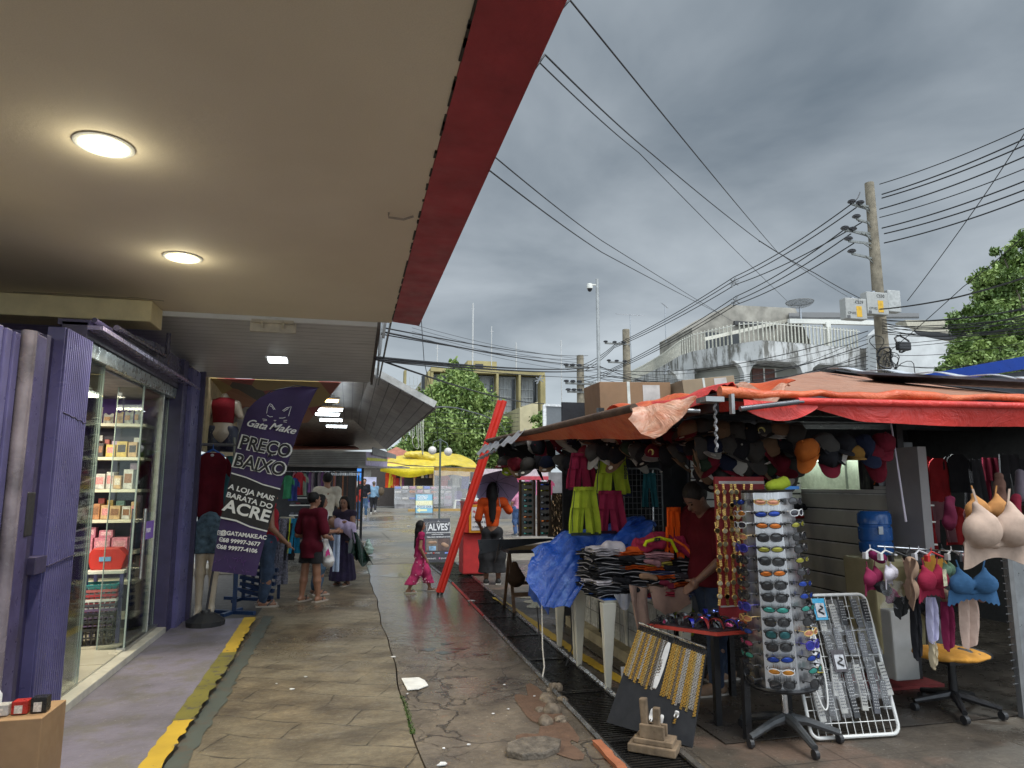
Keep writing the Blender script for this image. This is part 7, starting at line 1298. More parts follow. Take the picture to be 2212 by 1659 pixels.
tag(MB().box(-.02,.15,-.05,.0,1.515,1.535).xf(Matrix.Translation(TWc)).build('blue_box',plastic((.02,.14,.4))),'flat blue box on the right of the tower top','box')
# ---- red board with gold watches
t=thing('watch_board','red board hung with gold watches left of the silver tower','display board',(2.6,4.4,.6));a=PY(1562,1340,4.35);b=PY(1655,1030,4.35);WR=mat((.28,.015,.02),rough=.6);MB().box(a.x,b.x,4.38,4.40,a.z-.1,b.z).build('board',WR,t);MB().box(a.x+.03,b.x,4.376,4.38,b.z-.05,b.z-.03).box(a.x,b.x,4.374,4.379,a.z+.08,a.z+.09).build('trim_tape',mat((.55,.5,.48)),t)
gold=mat((.75,.48,.16),rough=.22,metal=1,var=.3,scale=60);ivory=mat((.55,.48,.33),rough=.3,var=.3,scale=60)
def watch():
 o=thing('watch','x','watch');m=MB()
 for k in range(9):
  if abs(k-4)>0:m.box(-.009,.009,-.004,.004,-.058+k*.0135-.005+(.0),-.058+k*.0135+.006)
 m.build('bracelet',gold,o,world=False);MB().lathe([(0,0),(.019,0),(.021,.004),(.019,.009),(.016,.010)],16).xf(Matrix.Rotation(R(90),4,'X')).build('case',gold,o,world=False,smooth=True);MB().lathe([(0,.0105),(.016,.0105)],16).xf(Matrix.Rotation(R(90),4,'X')).build('dial',ivory,o,world=False);return o
wp_=watch();n_=0
for ci in range(6):
 for ri in range(9):
  o=wp_ if n_==0 else copy_tree(wp_);n_+=1;rr2=random.Random(n_);o.location=(a.x-.01+ci*.052+rr2.uniform(-.006,.006)-.012*(ri/9),4.35-rr2.random()*.02,b.z-.10-ri*.088-rr2.random()*.01);o.rotation_euler=(0,R(rr2.uniform(-10,10)),R(rr2.uniform(-25,25)));tag(o,f'gold watch, row {ri + 1} and column {ci + 1} of the red board','watch','gold watches on the red board')
  # ---- necklace board leaning, with clamp block
TL,TR,BL,BRr=PY(1382,1350,4.45),PY(1527,1405,4.12),PY(1310,1560,4.34),Vector((2.03,3.95,.0));BL.z=max(BL.z,.0)
t=thing('necklace_board','black cloth board leaning on the table, hung with chain necklaces','display board',tuple((BL+BRr)/2));nb=(TR-TL).cross(BL-TL).normalized();nb=-nb if nb.y>0 else nb
MB().quad(TL,TR,BRr,BL,-.02,nb).build('cloth_board',mat((.012,.013,.016),rough=.95,bump=.3,bscale=10),t)
top_=MB();top_.tube([TL+nb*.02+Vector((0,0,.01)),TR+nb*.02+Vector((0,0,.01))],.008,8);top_.build('rail',SIL,t)
CHC=[((.72,.46,.12),'gold'),((.62,.60,.58),'silver'),((.30,.26,.22),'dull grey'),((.65,.50,.22),'pale gold')]
hv=(BL-TL);wv=(TR-TL)
def chain(P,D_,Ln,c,lab,kind=0,parent=None,grp='chain necklaces on the black board'):
 m=MB();n=int(Ln/.010);d=D_.normalized();sd_=d.cross(nb).normalized()
 for k in range(n):
  q=P+d*(k*.010)+nb*(.006+.002*(k%2));s_=.0068 if kind==0 else.0085
  m.bar(q-sd_*s_-d*.003,q+sd_*s_+d*.003,.0075,.007)if k%2 else m.bar(q-sd_*s_+d*.003,q+sd_*s_-d*.003,.0075,.007)
 o=m.build('necklace',mat(c,rough=.3,metal=.75,var=.4,scale=120));o2=MB().bar(P-d*.02+nb*.008,P+d*.004+nb*.012,.012,.006).build('clasp',BLKM,o);
 return tag(o,lab,'necklace',grp)
r=random.Random(5);seq='ggsgdggsdsgdwgggsgssggsdg';NN=30;pat=[0,3,1,0,2,0,1,0,3,2,0,2,1,2,9,9,0,0,3,0,2,0,1,1,0,0,3,1,1,0]
for i in range(NN):
 k=pat[i]
 if k==9:continue
 f=(i+.4)/NN;P=TL+wv*f+hv.normalized()*.03;Ln=.29+.03*r.random()+.07*f;chain(P,hv*(1-f)+(BRr-TR)*f*.9,Ln,CHC[k][0],f'{ords[i] if i < 18 else "number " + str(i + 1)} chain from left, {CHC[k][1]}, on the black necklace board',i%2)
def sachet(P,D_,w_,h,lab,c=(.58,.57,.56)):
 d=D_.normalized();sd_=d.cross(nb).normalized();return tag(MB().sheet(lambda a,b:P+sd_*w_*(a-.5)*(1-.5*abs(1-2*b)**6)+d*h*b+nb*(.014+.004*math.sin(9*b)),6,12,.003).build('white_sachet',mat(c,rough=.25,var=.2),smooth=True),lab,'sachet')
sachet(TL+wv*.49+hv.normalized()*.04,hv,.035,.30,'long white sachet hanging among the chains');
for i,(f,g_,L_,lab)in enumerate([(.50,.75,.14,'white sachet with chains low on the black board'),(.62,.78,.17,'middle low white sachet on the black board'),(.78,.70,.07,'short right low white sachet on the black board')]):
 P=TL.lerp(TR,f).lerp(BL.lerp(BRr,f),g_);sachet(P,hv,.028,L_*.6,lab);chain(P+hv.normalized()*L_*.6+nb*.006,hv,L_*.7,CHC[(1,0,0)[i]][0],f'chain dangling below the {lab}',grp='lower chains on the black board')
t=thing('clamp_block','weathered wooden block with two upright wedges on the drain grate','wooden block',(1.84,4.1,0));WG=mat((.17,.12,.075),rough=.85,var=.5,scale=12,bump=.6,bscale=30,grain=(1,1,.15));rt=Matrix.Translation((1.80,3.97,0))@Matrix.Rotation(R(-38),4,'Z')
MB().box(-.14,.14,-.09,.09,0,.045).xf(rt).build('base_plank',WG,t,bev=.006);MB().box(-.11,.12,-.07,.07,.046,.075).xf(rt).build('upper_plank',WG,t,bev=.005);MB().box(-.075,.07,-.055,-.03,.076,.15).xf(rt).build('side_board',WG,t,bev=.004);MB().box(-.075,.07,.025,.05,.076,.14).xf(rt).build('side_board',WG,t,bev=.004)
MB().bar((-.045,-.01,.076),(-.06,-.005,.285),.042,.05).xf(rt).build('wedge',WG,t,bev=.008);MB().bar((.02,-.01,.076),(.018,-.005,.24),.04,.045).xf(rt).build('wedge',WG,t,bev=.006)
# ---- low display table full of hair bands and eyewear
t=thing('display_table','black legged table with a red edge full of headbands and sunglasses','table',(2.5,4.5,0));tz=.60;MB().prism([(2.02,4.52),(2.33,4.14),(3.0,4.2),(2.85,4.85)],(0,0,tz),(1,0,0),(0,1,0),(0,0,-.02)).build('tabletop',mat((.45,.05,.03),rough=.5),t);MB().prism([(2.04,4.52),(2.34,4.16),(2.98,4.22),(2.83,4.83)],(0,0,tz+.001),(1,0,0),(0,1,0),(0,0,.006)).build('cloth',mat((.03,.02,.025)),t)
for(x,y)in((2.37,4.24),(2.9,4.26),(2.8,4.78),(2.42,3.98)):MB().box(x-.02,x+.02,y-.02,y+.02,0,tz-.02 if y>4.1 else.48).build('leg',BLKM,t)
r=random.Random(9);bandc=[((.02,.02,.02),'black'),((.5,.2,.25),'pink'),((.2,.4,.25),'green spotted'),((.25,.02,.02),'dark red'),((.4,.35,.25),'cream'),((.02,.03,.4),'blue'),((.1,.35,.4),'turquoise'),((.45,.12,.03),'orange')]
for i in range(56):
 f=r.random();g_=r.random();P=Vector((2.08,4.50,tz)).lerp(Vector((2.36,4.20,tz)),f).lerp(Vector((2.84,4.8,tz)).lerp(Vector((2.95,4.26,tz)),f),g_);bi=r.choice([0,0,0,1,2,3,4,0,3,5,6,7])if i<44 else 0;rr2=r.uniform(.035,.055);A1=r.uniform(0,3.1);dx=Vector((math.cos(A1),math.sin(A1),0));wd=Vector((-dx.y,dx.x,0))
 if i%3:o=MB().sheet(lambda a,b:P+dx*rr2*math.cos(math.pi*a)+Vector((0,0,.01+rr2*1.1*math.sin(math.pi*a)))+wd*.028*(b-.5)*(.3+.7*math.sin(math.pi*a)),14,2,.004).build('headband',mat(bandc[bi][0],rough=.35,var=.5,scale=50),smooth=True);tag(o,f'{bandc[bi][1]} headband at the {["front", "middle", "back"][int(g_ * 2.99)]} {["left", "centre", "right"][int(f * 2.99)]} of the red edged table','headband','headbands heaped on the red edged table')
 else:k=r.choice([0,10,1,9]);glasses(k,Matrix.Translation(P+Vector((0,0,.03)))@Matrix.Rotation(r.uniform(-1,1),4,'Z')@Matrix.Rotation(R(-25),4,'X'),f'{GS[k][3]} sunglasses among the headbands at the table {["front", "middle", "back"][int(g_ * 2.99)]}','sunglasses among the headbands')
 # ---- white grid with remote controls
gB=G(1748,1600);gC=G(1950,1603);gy=3.86;a=Vector((gB.x,gy,.01));wdt=gC.x-gB.x-.0;upv=Vector((.045,.28,.80));t=grid('wire_stand',a+Vector((0,0,.01)),(1,-.08,0),upv,wdt*1.10,.84,12,11,WIRE,'white wire stand holding bagged remote controls and cables',.011,.003);t['category']='rack'
ax=Vector((1,-.08,0)).normalized();ay=upv.normalized();an=ax.cross(ay).normalized();an=an if an.y<0 else-an
BAG=mat((.55,.56,.58),rough=.1,var=.3,scale=25,bump=.8,bscale=25,alpha=.08,spec=1)
def remote(x,z,L_,w_,c,tilt_,lab,bagged=True):
 o=thing('remote_control',lab,'remote control',tuple(a+ax*x+ay*z),group='bagged remote controls on the wire stand');d=ay*math.cos(tilt_)+ax*math.sin(tilt_);sx_=ax*math.cos(tilt_)-ay*math.sin(tilt_);P=a+ax*x+ay*z+an*.02
 MB().quad(P-sx_*w_/2,P+sx_*w_/2,P+sx_*w_/2-d*L_,P-sx_*w_/2-d*L_,.016,an).build('body',mat(c,rough=.4,var=.2),o,bev=.004);g=MB()
 for i in range(8):
  for j in range(3):q=P-d*(L_*(.1+.1*i))+sx_*w_*.27*(j-1)+an*.019;g.ball(q,(.0042,.003,.0042),6,4)
 g.build('buttons',mat((.45,.45,.45)if sum(c)<.6 else(.08,.08,.1),var=.8,scale=200),o)
 if bagged and r.random()<.6:MB().sheet(lambda p,q:P+sx_*(w_+.03)*(p-.5)-d*(L_+.05)*(q-.12)+an*(.026+.005*math.sin(13*p+9*q)),8,14,.0015).build('clear_bag',BAG,o,smooth=True)
 return o
r=random.Random(14);RC=[((.02,.02,.022),'black'),((.35,.34,.31),'pale grey'),((.06,.06,.07),'charcoal')];i=0
for ri,z in enumerate((.80,.62,.42,.30)):
 for ci in range(7):
  x=.07+ci*.08+r.uniform(-.008,.008)
  if x>wdt*1.05 or(ri==1 and ci==1):continue
  k=r.choice([0,0,1,2]);remote(x,z+r.uniform(-.02,.02),r.uniform(.14,.20),.042,RC[k][0],r.uniform(-.1,.12),f'{RC[k][1]} bagged remote control, {ords[ci]} from left, {["top", "second", "third", "bottom"][ri]} row, wire stand');i+=1
def packet(x,z,w_,h,c,lab,inner=(.03,.03,.03)):
 P=a+ax*x+ay*z+an*.05;o=thing('bagged_accessory',lab,'packet',tuple(P));MB().quad(P,P+ax*w_,P+ax*w_-ay*h,P-ay*h,.004,an).build('card',mat(c,rough=.25,var=.3,scale=20),o);MB().quad(P+ax*w_*.14-ay*h*.22+an*.006,P+ax*w_*.86-ay*h*.22+an*.006,P+ax*w_*.86-ay*h*.88+an*.006,P+ax*w_*.14-ay*h*.88+an*.006,.002,an).build('window',mat((.45,.45,.47),rough=.15,var=.4,scale=40),o)
 MB().tube([P+ax*w_*(.5+.2*math.sin(k*.9))-ay*h*(.35+.045*k)+an*.012 for k in range(10)],.005,5).build('cable',mat(inner),o)
packet(.17,.82,.085,.135,(.04,.30,.50),'blue card with a black cable at the top of the wire stand');packet(.02,.80,.06,.14,(.45,.42,.60),'lilac card with earphones at the upper left of the wire stand',(.5,.5,.5));packet(.22,.50,.09,.13,(.05,.04,.045),'black card with a coiled cable in the middle of the wire stand');packet(.065,.62,.075,.24,(.5,.5,.5),'long clear sachet with white cable on the wire stand',(.6,.6,.6));packet(.10,.42,.04,.05,(.55,.42,.03),'small yellow card on the wire stand')
tag(MB().tube([a+ax*(.09+.045*math.cos(k*.2618))+ay*(.42+.26*(math.sin(k*.2618)))+an*.07 for k in range(25)],.005,6).build('white_cable',mat((.62,.62,.6)),smooth=True),'thick white cable loop hanging in front of the wire stand','cable')
# ---- lingerie rail
def bra(P,s,c,lab,yaw=0,band=None,lace=False,roll=0,tag_=False):
 t=thing('bra',lab,'bra',tuple(P));t.rotation_euler=(0,roll,yaw);m=fabric(c)
 f=SDF(vox=.0075*s*1.3,k=.02)
 for q in(-1,1):f.ell((q*.087*s,-.008*s,-.105*s),(.088*s,.058*s,.070*s));f.cap((q*.082*s,-.02*s,-.07*s),(q*.098*s,.004,.0),.045*s,.012*s)
 f.cap((-.16*s,.02,-.16*s),(0,.01,-.165*s),.014*s);f.cap((0,.01,-.165*s),(.16*s,.02,-.16*s),.014*s)
 if lace:f.noise=lambda X:nz3(X,120/s,5)*.003
 f.cut((0,.02*s,0),(0,1,0));o=f.build('cup',m,t)
 MB().sheet(lambda a_,b:Vector(((a_-.5)*.36*s*(1+.1*b),.01-.01*math.cos(9*a_),-.15*s-(.085+.02*math.cos(6.28*a_)+(.008*math.sin(60*a_)if lace else 0))*s*b)),30,3,.004).build('band',fabric(band or tuple(x*.85 for x in c)),t,smooth=True,world=False)
 for q in(-1,1):MB().sheet(lambda a_,b:Vector((q*(.085+.02*b)*s+.012*s*(a_-.5),.0,-.01*s+.07*s*b)),1,6,.003).build('strap',fabric(c),t,world=False)
 if tag_:MB().box(.0,.05*s,-.085*s,-.083*s,-.14*s,-.02*s).build('price_tag',mat((.6,.58,.4),var=.5,scale=60),t,world=False)
 return t
bra(PY(2145,1088,3.45),1.5,(.46,.34,.27),'large smooth beige bra hanging at the upper right',.1);bra(PY(2128,1068,3.62),.95,(.42,.20,.07),'tan padded bra tucked behind the large beige bra',0)
yb=3.85;RL=thing('garment_rail','short chrome rail with clip hangers carrying the bras','rail',tuple(PY(1990,1190,yb)));MB().tube([PY(1895,1180,yb+.1),PY(2080,1192,yb-.05)],.006,8).build('bar',metalm((.7,.7,.7),.15),RL,smooth=True)
for i,(u,c)in enumerate([(1880,(.6,.58,.58)),(1912,(.6,.6,.58)),(1935,(.02,.02,.02)),(1965,(.02,.02,.02)),(1985,(.5,.5,.52)),(2012,(.55,.03,.03)),(2035,(.03,.03,.03)),(2055,(.6,.58,.55)),(2080,(.03,.03,.035))]):
 p=PY(u,1190+3*(i%3),yb-.02*(i%3));o=MB().tube([p+Vector((-.07,-.03,-.015)),p+Vector((0,0,.012)),p+Vector((.07,-.02,-.02))],.006,6).tube([p+Vector((0,0,.012)),p+Vector((0,0,.04))],.003,5).box(p.x-.075,p.x-.055,p.y-.045,p.y-.015,p.z-.045,p.z-.005).build('clip_hanger',plastic(c));tag(o,f'{ords[i]} plastic clip hanger from left on the lingerie rail','hanger','clip hangers on the lingerie rail')
bra(PY(1882,1225,yb),.66,(.20,.02,.06),'dark wine bra at the left end of the lingerie rail',.5);bra(PY(1920,1220,yb-.02),.55,(.55,.52,.58),'white crumpled bra beside the wine one',.6,lace=True);bra(PY(1955,1240,yb-.08),.80,(.30,.20,.14),'brown nude bra hanging sideways with its cups stacked',1.1,roll=R(78));bra(PY(2010,1222,yb-.1),.85,(.27,.02,.05),'raspberry lace bra with a paper tag',.3,lace=True,tag_=True);bra(PY(2098,1228,yb-.14),.90,(.05,.13,.26),'blue lace bra facing right on the lingerie rail',-.2,lace=True);bra(PY(2045,1215,yb),.5,(.16,.26,.18),'pale green bra between raspberry and blue',.5)
for i,(u0,u1,v0,v1,c,lab)in enumerate([(1965,1990,1290,1420,(.015,.015,.018),'long black slip hanging below the raspberry bra'),(2000,2025,1290,1385,(.42,.40,.56),'lilac white bra cup strip hanging low'),(2032,2060,1300,1400,(.16,.015,.05),'wine coloured strip hanging low'),(2070,2112,1285,1395,(.46,.33,.27),'pink beige shapewear hanging at the right of the rail'),(1932,1958,1290,1330,(.02,.02,.02),'black folded briefs low at the left of the rail'),(2008,2022,1385,1440,(.4,.33,.22),'cream strap end touching the chair seat')]):
 p=PY(u0,v0,yb-.05);q=PY(u1,v1,yb-.05);tag(MB().sheet(lambda a_,b:Vector((p.x+(q.x-p.x)*(a_*(1+.2*math.sin(3*b))),yb-.05+.015*math.sin(11*a_+3*b),p.z+(q.z-p.z)*b-.02*math.sin(5*a_)*b)),10,12,.008).build('hanging_lingerie',fabric(c),smooth=True),lab,'lingerie')
tag(MB().sheet(lambda a_,b:PY(1905+45*a_,1255+60*b,3.8)+Vector((0,.015*math.sin(12*a_+8*b),0)),10,10,.003).build('clear_package',BAG,smooth=True),'crinkled clear package with a wine bra inside','package');crumple('wine lace garment inside the crinkled package',[tuple(PY(1925,1290,3.86))],[(.05,.03,.05)],(.15,.02,.06),55)
for i,(u,v,c,lab)in enumerate([(2195,1075,(.22,.02,.04),'red lace hanging behind the large bra at the edge'),(2050,1080,(.12,.015,.04),'dark wine lace left of the large bra'),(2160,1030,(.15,.08,.06),'brown lace above the large bra'),(2205,1020,(.12,.10,.12),'grey lace at the right edge')]):crumple(lab,[tuple(PY(u,v,3.9)),tuple(PY(u,v+50,3.9))],[.03,.045],c,60+i,'hanging_lace',.011,.015)
# cabinet foot, red mat, chair
tag(MB().prism([(3.94,0.12),(4.15,.12),(4.14,.62),(3.93,.62)],(0,4.45,0),(1,0,0),(0,0,1),(0,.35,0)).build('white_cabinet',mat((.42,.42,.41),rough=.45,var=.1),bev=.015),'white metal cabinet behind the lingerie rail','cabinet')
ch=thing('office_chair','worn office chair with torn orange foam seat on a five arm wheeled base','chair',(4.22,4.15,0));cz=.385;cx_,cy_=4.10,4.12
s=SDF(vox=.012,k=.03);s.ell((cx_,cy_,cz),(.25,.22,.035));s.noise=lambda X:nz3(X,20,3)*.006;s.build('seat',mat((.52,.24,.03),rough=.85,var=.3,bump=.5),ch,world=True);s=SDF(vox=.014,k=.02);s.ell((cx_+.06,cy_+.02,cz-.004),(.235,.22,.038));s.noise=lambda X:np.maximum(0,nz3(X,13,8))*.05;s.build('seat_cover',mat((.015,.015,.016),rough=.5),ch,world=True)
s=SDF(vox=.014,k=.03);s.ell((cx_+.20,cy_+.30,.78),(.20,.05,.24));s.build('backrest',mat((.02,.02,.022),rough=.5),ch,world=True);s=SDF(vox=.014,k=.02);s.ell((cx_+.18,cy_+.275,.93),(.14,.045,.09));s.build('torn_foam',mat((.50,.23,.03),rough=.9),ch,world=True);MB().bar((cx_+.12,cy_+.2,cz),(cx_+.18,cy_+.32,.65),.05,.02).build('back_bracket',BLKM,ch)
MB().tube([(cx_,cy_,.10),(cx_,cy_,cz-.03)],.028,14).build('column',BLKM,ch,smooth=True);MB().box(cx_-.09,cx_+.09,cy_-.08,cy_+.08,cz-.06,cz-.035).build('mechanism',BLKM,ch)
for k in range(5):
 A1=.35+k*1.2566;e=Vector((cx_+.27*math.cos(A1),cy_+.27*math.sin(A1),.07));o=MB().tube([(cx_,cy_,.12),e],[.032,.018],8).build('base_arm',BLKM,ch,smooth=True);MB().tube([e+Vector((-.015,0,-.04)),e+Vector((.015,0,-.04))],.028,14).build('caster',BLK,o)
 # peg upright at the right edge
t=thing('peg_stand','grey steel upright with rows of bare display pegs at the right edge','stand',(4.5,4.02,0));a2=PY(2180,1190,3.9);MB().box(a2.x-.02,a2.x+.02,3.9,3.94,0,1.12).build('upright',mat((.2,.2,.2),metal=.5),t);MB().box(a2.x+.06,a2.x+.5,3.95,3.99,0.05,1.12).build('steel_panel',mat((.30,.31,.32),rough=.35,metal=.7,var=.3),t)
for k in range(18):z=.22+k*.05;MB().tube([(a2.x-.015,3.92,z),(a2.x-.10,3.88,z+.01)],.0035,6).build('peg',SIL,t)
tag(MB().box(3.9,4.5,4.6,5.0,.009,.03).build('red_mat',mat((.22,.03,.03),rough=.8)),'dark red mat on the stall floor behind the chair','mat')
# ================================================================== feather banner and clothes rack on the left
def bp(x,y,d=8.25):return PY((800+x/2.073)/1.8083,(1500+y/2.073)/1.8083,d)
fb=thing('feather_banner','tall purple and black feather banner with white lettering on a black base','banner',(-1.55,8.3,.03))
def poly(pts,off,c,nm,th=.003,m=None):
 P=[bp(*p)for p in pts];return MB().prism([(p.x,p.z)for p in P],(0,8.25-off,0),(1,0,0),(0,0,1),(0,th,0)).build(nm,m or mat(c,rough=.75,var=.12,scale=3,bump=.15,bscale=5),fb)
Lf=[(55,1515),(90,1300),(130,1080),(200,760),(270,450),(300,330),(330,240),(362,190),(400,150),(455,108),(520,75),(600,45),(700,25),(820,22),(915,35)];Rt=[(915,35),(890,80),(850,160),(800,270),(760,380),(705,540),(655,700),(612,850),(560,1010),(505,1190),(460,1370),(415,1555)]
PB=(.034,.016,.082)
def wv(a,b,k=0):
 def ev(L,t):t*=len(L)-1;i=min(int(t),len(L)-2);f=t-i;return(L[i][0]*(1-f)+L[i+1][0]*f,L[i][1]*(1-f)+L[i+1][1]*f)
 l=ev(Lf,b);r_=ev(Rt[::-1],b);return bp(l[0]*(1-a)+r_[0]*a,l[1]*(1-a)+r_[1]*a)+Vector((0,.012*math.sin(5*a+7*b),0))
MB().sheet(wv,10,40,.004).build('cloth',mat(PB,rough=.7,var=.2,scale=2),fb,smooth=True)
poly([(218,725),(612,850),(505,1190),(400,1150),(250,1100),(132,1080)],.018,(.016,.015,.018),'black_panel')
poly([(218,716),(340,752),(470,808),(612,846),(612,856),(470,818),(340,762),(218,727)],.024,(.6,.6,.6),'white_line',m=mat((.62,.62,.62),var=0));poly([(130,1074),(260,1100),(370,1150),(508,1186),(506,1197),(365,1160),(255,1112),(129,1086)],.024,(.6,.6,.6),'white_line',m=mat((.62,.62,.62),var=0))
WT=mat((.68,.68,.68),var=0,rough=.7);BT=mat((.014,.014,.016),var=0,rough=.7)
def bt_(s_,x,y,sz,fit,ang=-11,off=.03,m=WT,sh=.0,bold=.002,nm='lettering'):
 p=bp(x,y);p.y=8.25-off;A1=R(ang);return text(s_,p,(math.cos(A1),0,math.sin(A1)),(-math.sin(A1),0,math.cos(A1)),sz,m,fb,nm,fit=fit*.00148,bold=bold,shear=sh)
bt_('Gata',418,330,.115,150,-11,sh=.45);bt_('Make',628,362,.115,205,-11,sh=.45)
for s_,x,y in(('PREÇO',492,512),('BAIXO',446,660)):bt_(s_,x,y,.205,398,-11,.026,WT,.05,.013);bt_(s_,x,y,.205,372,-11,.034,BT,.05,.004)
bt_('A LOJA MAIS',382,880,.078,345,-16,sh=.0);bt_('BARATA DO',366,945,.078,345,-16);bt_('ACRE',345,1030,.18,350,-16,bold=.005)
bt_('@GATAMAKE.AC',318,1222,.062,330,-8,bold=.002);bt_('68 99997-3677',300,1280,.06,270,-8,bold=.002);bt_('68 99977-4106',280,1335,.06,265,-8,bold=.002)
def bl(pts,r_=.004,nm='emblem'):
 P=[bp(*p)for p in pts]
 for p in P:p.y=8.218
 return MB().tube(P,r_,5).build(nm,WT,fb)
for q in([(503,240),(512,190),(530,162),(545,170),(572,210)],[(632,218),(665,195),(703,187),(690,225),(680,262)],[(530,180),(545,185),(560,210)],[(640,225),(680,200)],[(508,255),(530,268),(553,266)],[(605,278),(635,278),(655,272)],[(562,296),(572,303),(580,297),(562,296)],[(470,285),(505,290)],[(475,300),(505,297)],[(640,298),(668,296)],[(640,308),(665,312)]):bl(q,.0035)
bl([(112,1185),(148,1192),(142,1225),(108,1218),(112,1185)],.004);bl([(128+9*math.cos(k),1204+9*math.sin(k))for k in range(7)],.003)
for cx_,cy_ in((138,1257),(118,1312)):bl([(cx_+16*math.cos(k*.8),cy_+17*math.sin(k*.8))for k in range(9)],.0045);bl([(cx_-5,cy_-7),(cx_-4,cy_+3),(cx_+6,cy_+6)],.004)
r=random.Random(6);ZM=mat((.09,.035,.16),rough=.7)
for i in range(22):
 x=r.uniform(90,400);y=1390+r.uniform(0,130);a=r.uniform(0,3);P=[bp(x+k*14*math.cos(a),y+k*14*math.sin(a))for k in range(3)]
 for p in P:p.y=8.222
 MB().tube(P,.003,4).build('doodle',ZM,fb)
b0=G(443,1350,.03);MB().tube([b0+Vector((0,0,.1)),PY(458,1245,8.3),PY(514,949,8.27),PY(535,885,8.27),PY(585,845,8.27),PY(640,833,8.27),PY(690,838,8.27)],[.012,.012,.01,.009,.007,.006,.004],8).build('pole',mat((.02,.02,.025),rough=.4),fb,smooth=True)
MB().lathe([(.0,0),(.20,0),(.205,.05),(.19,.06),(.09,.125),(.05,.13),(.045,.16),(0,.16)],12,b0).build('base',mat((.02,.021,.023),rough=.5,var=.4),fb)
# mannequins
MQ=mat((.42,.36,.28),rough=.35,var=.1)
p=PY(485,865,9.3);t=thing('mannequin','headless mannequin torso in a red crop top and sequined shorts','mannequin',tuple(p));s=SDF(vox=.014,k=.05);x,y,z=p
s.cap((x,y,z+.05),(x,y,z-.02),.045).cap((x-.13,y,z-.05),(x+.13,y,z-.05),.055).cap((x,y,z-.1),(x,y,z-.3),.13,.10).cap((x,y,z-.3),(x,y,z-.42),.11,.15).cap((x-.15,y,z-.06),(x-.20,y,z-.2),.05,.045).cap((x+.15,y,z-.06),(x+.20,y,z-.2),.05,.045);s.build('body',MQ,t,world=True)
s=SDF(vox=.014,k=.05);s.cap((x-.12,y,z-.05),(x+.12,y,z-.05),.06).cap((x,y,z-.1),(x,y,z-.27),.145,.125);s.cut((0,0,z-.30),(0,0,-1));s.build('red_top',fabric((.17,.012,.018)),t,world=True)
s=SDF(vox=.014,k=.04);s.cap((x-.08,y,z-.40),(x-.10,y,z-.58),.115).cap((x+.08,y,z-.40),(x+.10,y,z-.58),.115);s.cut((0,0,z-.33),(0,0,1));s.cut((0,0,z-.66),(0,0,-1));s.build('shorts',mat((.02,.025,.05),rough=.4),t,world=True)
g=MB();r=random.Random(1)
for i in range(60):g.ball((x+r.uniform(-.18,.18),y-.125+r.uniform(-.01,.02),z-r.uniform(.38,.63)),.004,5,4)
tag(g.build('sequins',mat((.7,.7,.75),rough=.1,metal=.8),t),kind='stuff')
p=G(452,1325,.0);p=Vector((-1.58,8.75,.03));t=thing('mannequin','mannequin legs wearing frayed denim shorts behind the banner base','mannequin',tuple(p));x,y,z=p
s=SDF(vox=.012,k=.04)
for q in(-1,1):s.cap((x+q*.07,y,z+.92),(x+q*.075,y,z+.50),.085,.052).cap((x+q*.075,y,z+.50),(x+q*.07,y+.0,z+.10),.055,.035).cap((x+q*.07,y,z+.08),(x+q*.075,y-.13,z+.02),.035,.022)
s.build('legs',MQ,t,world=True);s=SDF(vox=.012,k=.05);[s.cap((x+q*.06,y,z+1.0),(x+q*.09,y,z+.76),.115,.11)for q in(-1,1)];s.cap((x,y,z+1.0),(x,y,z+1.08),.12,.115);s.noise=lambda X:nz3(X,40,2)*.006;s.cut((0,0,z+.72),(0,0,-1));s.build('denim_shorts',mat((.07,.12,.17),rough=.9,var=.6,scale=18),t,world=True)
t=thing('hanging_shirt','dark red t-shirt on a blue hanger left of the banner','shirt',(-1.6,9.0,1.9));a=PY(460,978,8.9);hang_cloth(a.x,8.9,a.z,.36,.76,(.11,.010,.018),t,3,'shirt','shirt');MB().tube([a+Vector((-.13,.0,-.04)),a+Vector((0,0,.04)),a+Vector((.13,0,-.04))],.014,6).tube([a+Vector((0,0,.04)),a+Vector((0,0,.10))],.005,5).build('hanger',plastic((.02,.12,.45)),t);MB().ball(a+Vector((0,-.03,-.03)),(.02,.004,.018)).build('badge',mat((.6,.6,.6)),t)
rk=thing('clothes_rack','dark metal clothes rack along the shop wall behind the banner','rack',(-1.4,9.6,0));MB().tube([PY(425,960,9.0),PY(560,962,9.0)],.018,8).build('rail',mat((.2,.2,.2),metal=.5),rk);MB().tube([PY(506,945,9.0),PY(506,1300,9.0)],.015,8).build('upright',mat((.25,.26,.22),metal=.4),rk)
for i,(u,w_,c,k,cn)in enumerate([(430,.3,(.012,.014,.02),'trousers','black trousers'),(500,.2,(.05,.15,.16),'dress','teal garment edge'),(535,.2,(.06,.07,.06),'dress','dark olive garment'),(545,.3,(.03,.03,.04),'trousers','dark trousers')]):p=PY(u,985+60*(k=='trousers'),9.3+.1*i);tag(hang_cloth(p.x,p.y,p.z,w_,.9,c,None,i,'hanging_garment',k),f'{cn} hanging on the rack behind the banner','garment')
p=PY(545,880,9.9);tag(hang_cloth(p.x,p.y,p.z,.4,.6,(.4,.38,.36),None,5,'hanging_shirt','shirt'),'pale shirt hanging right of the mannequin torso','shirt')
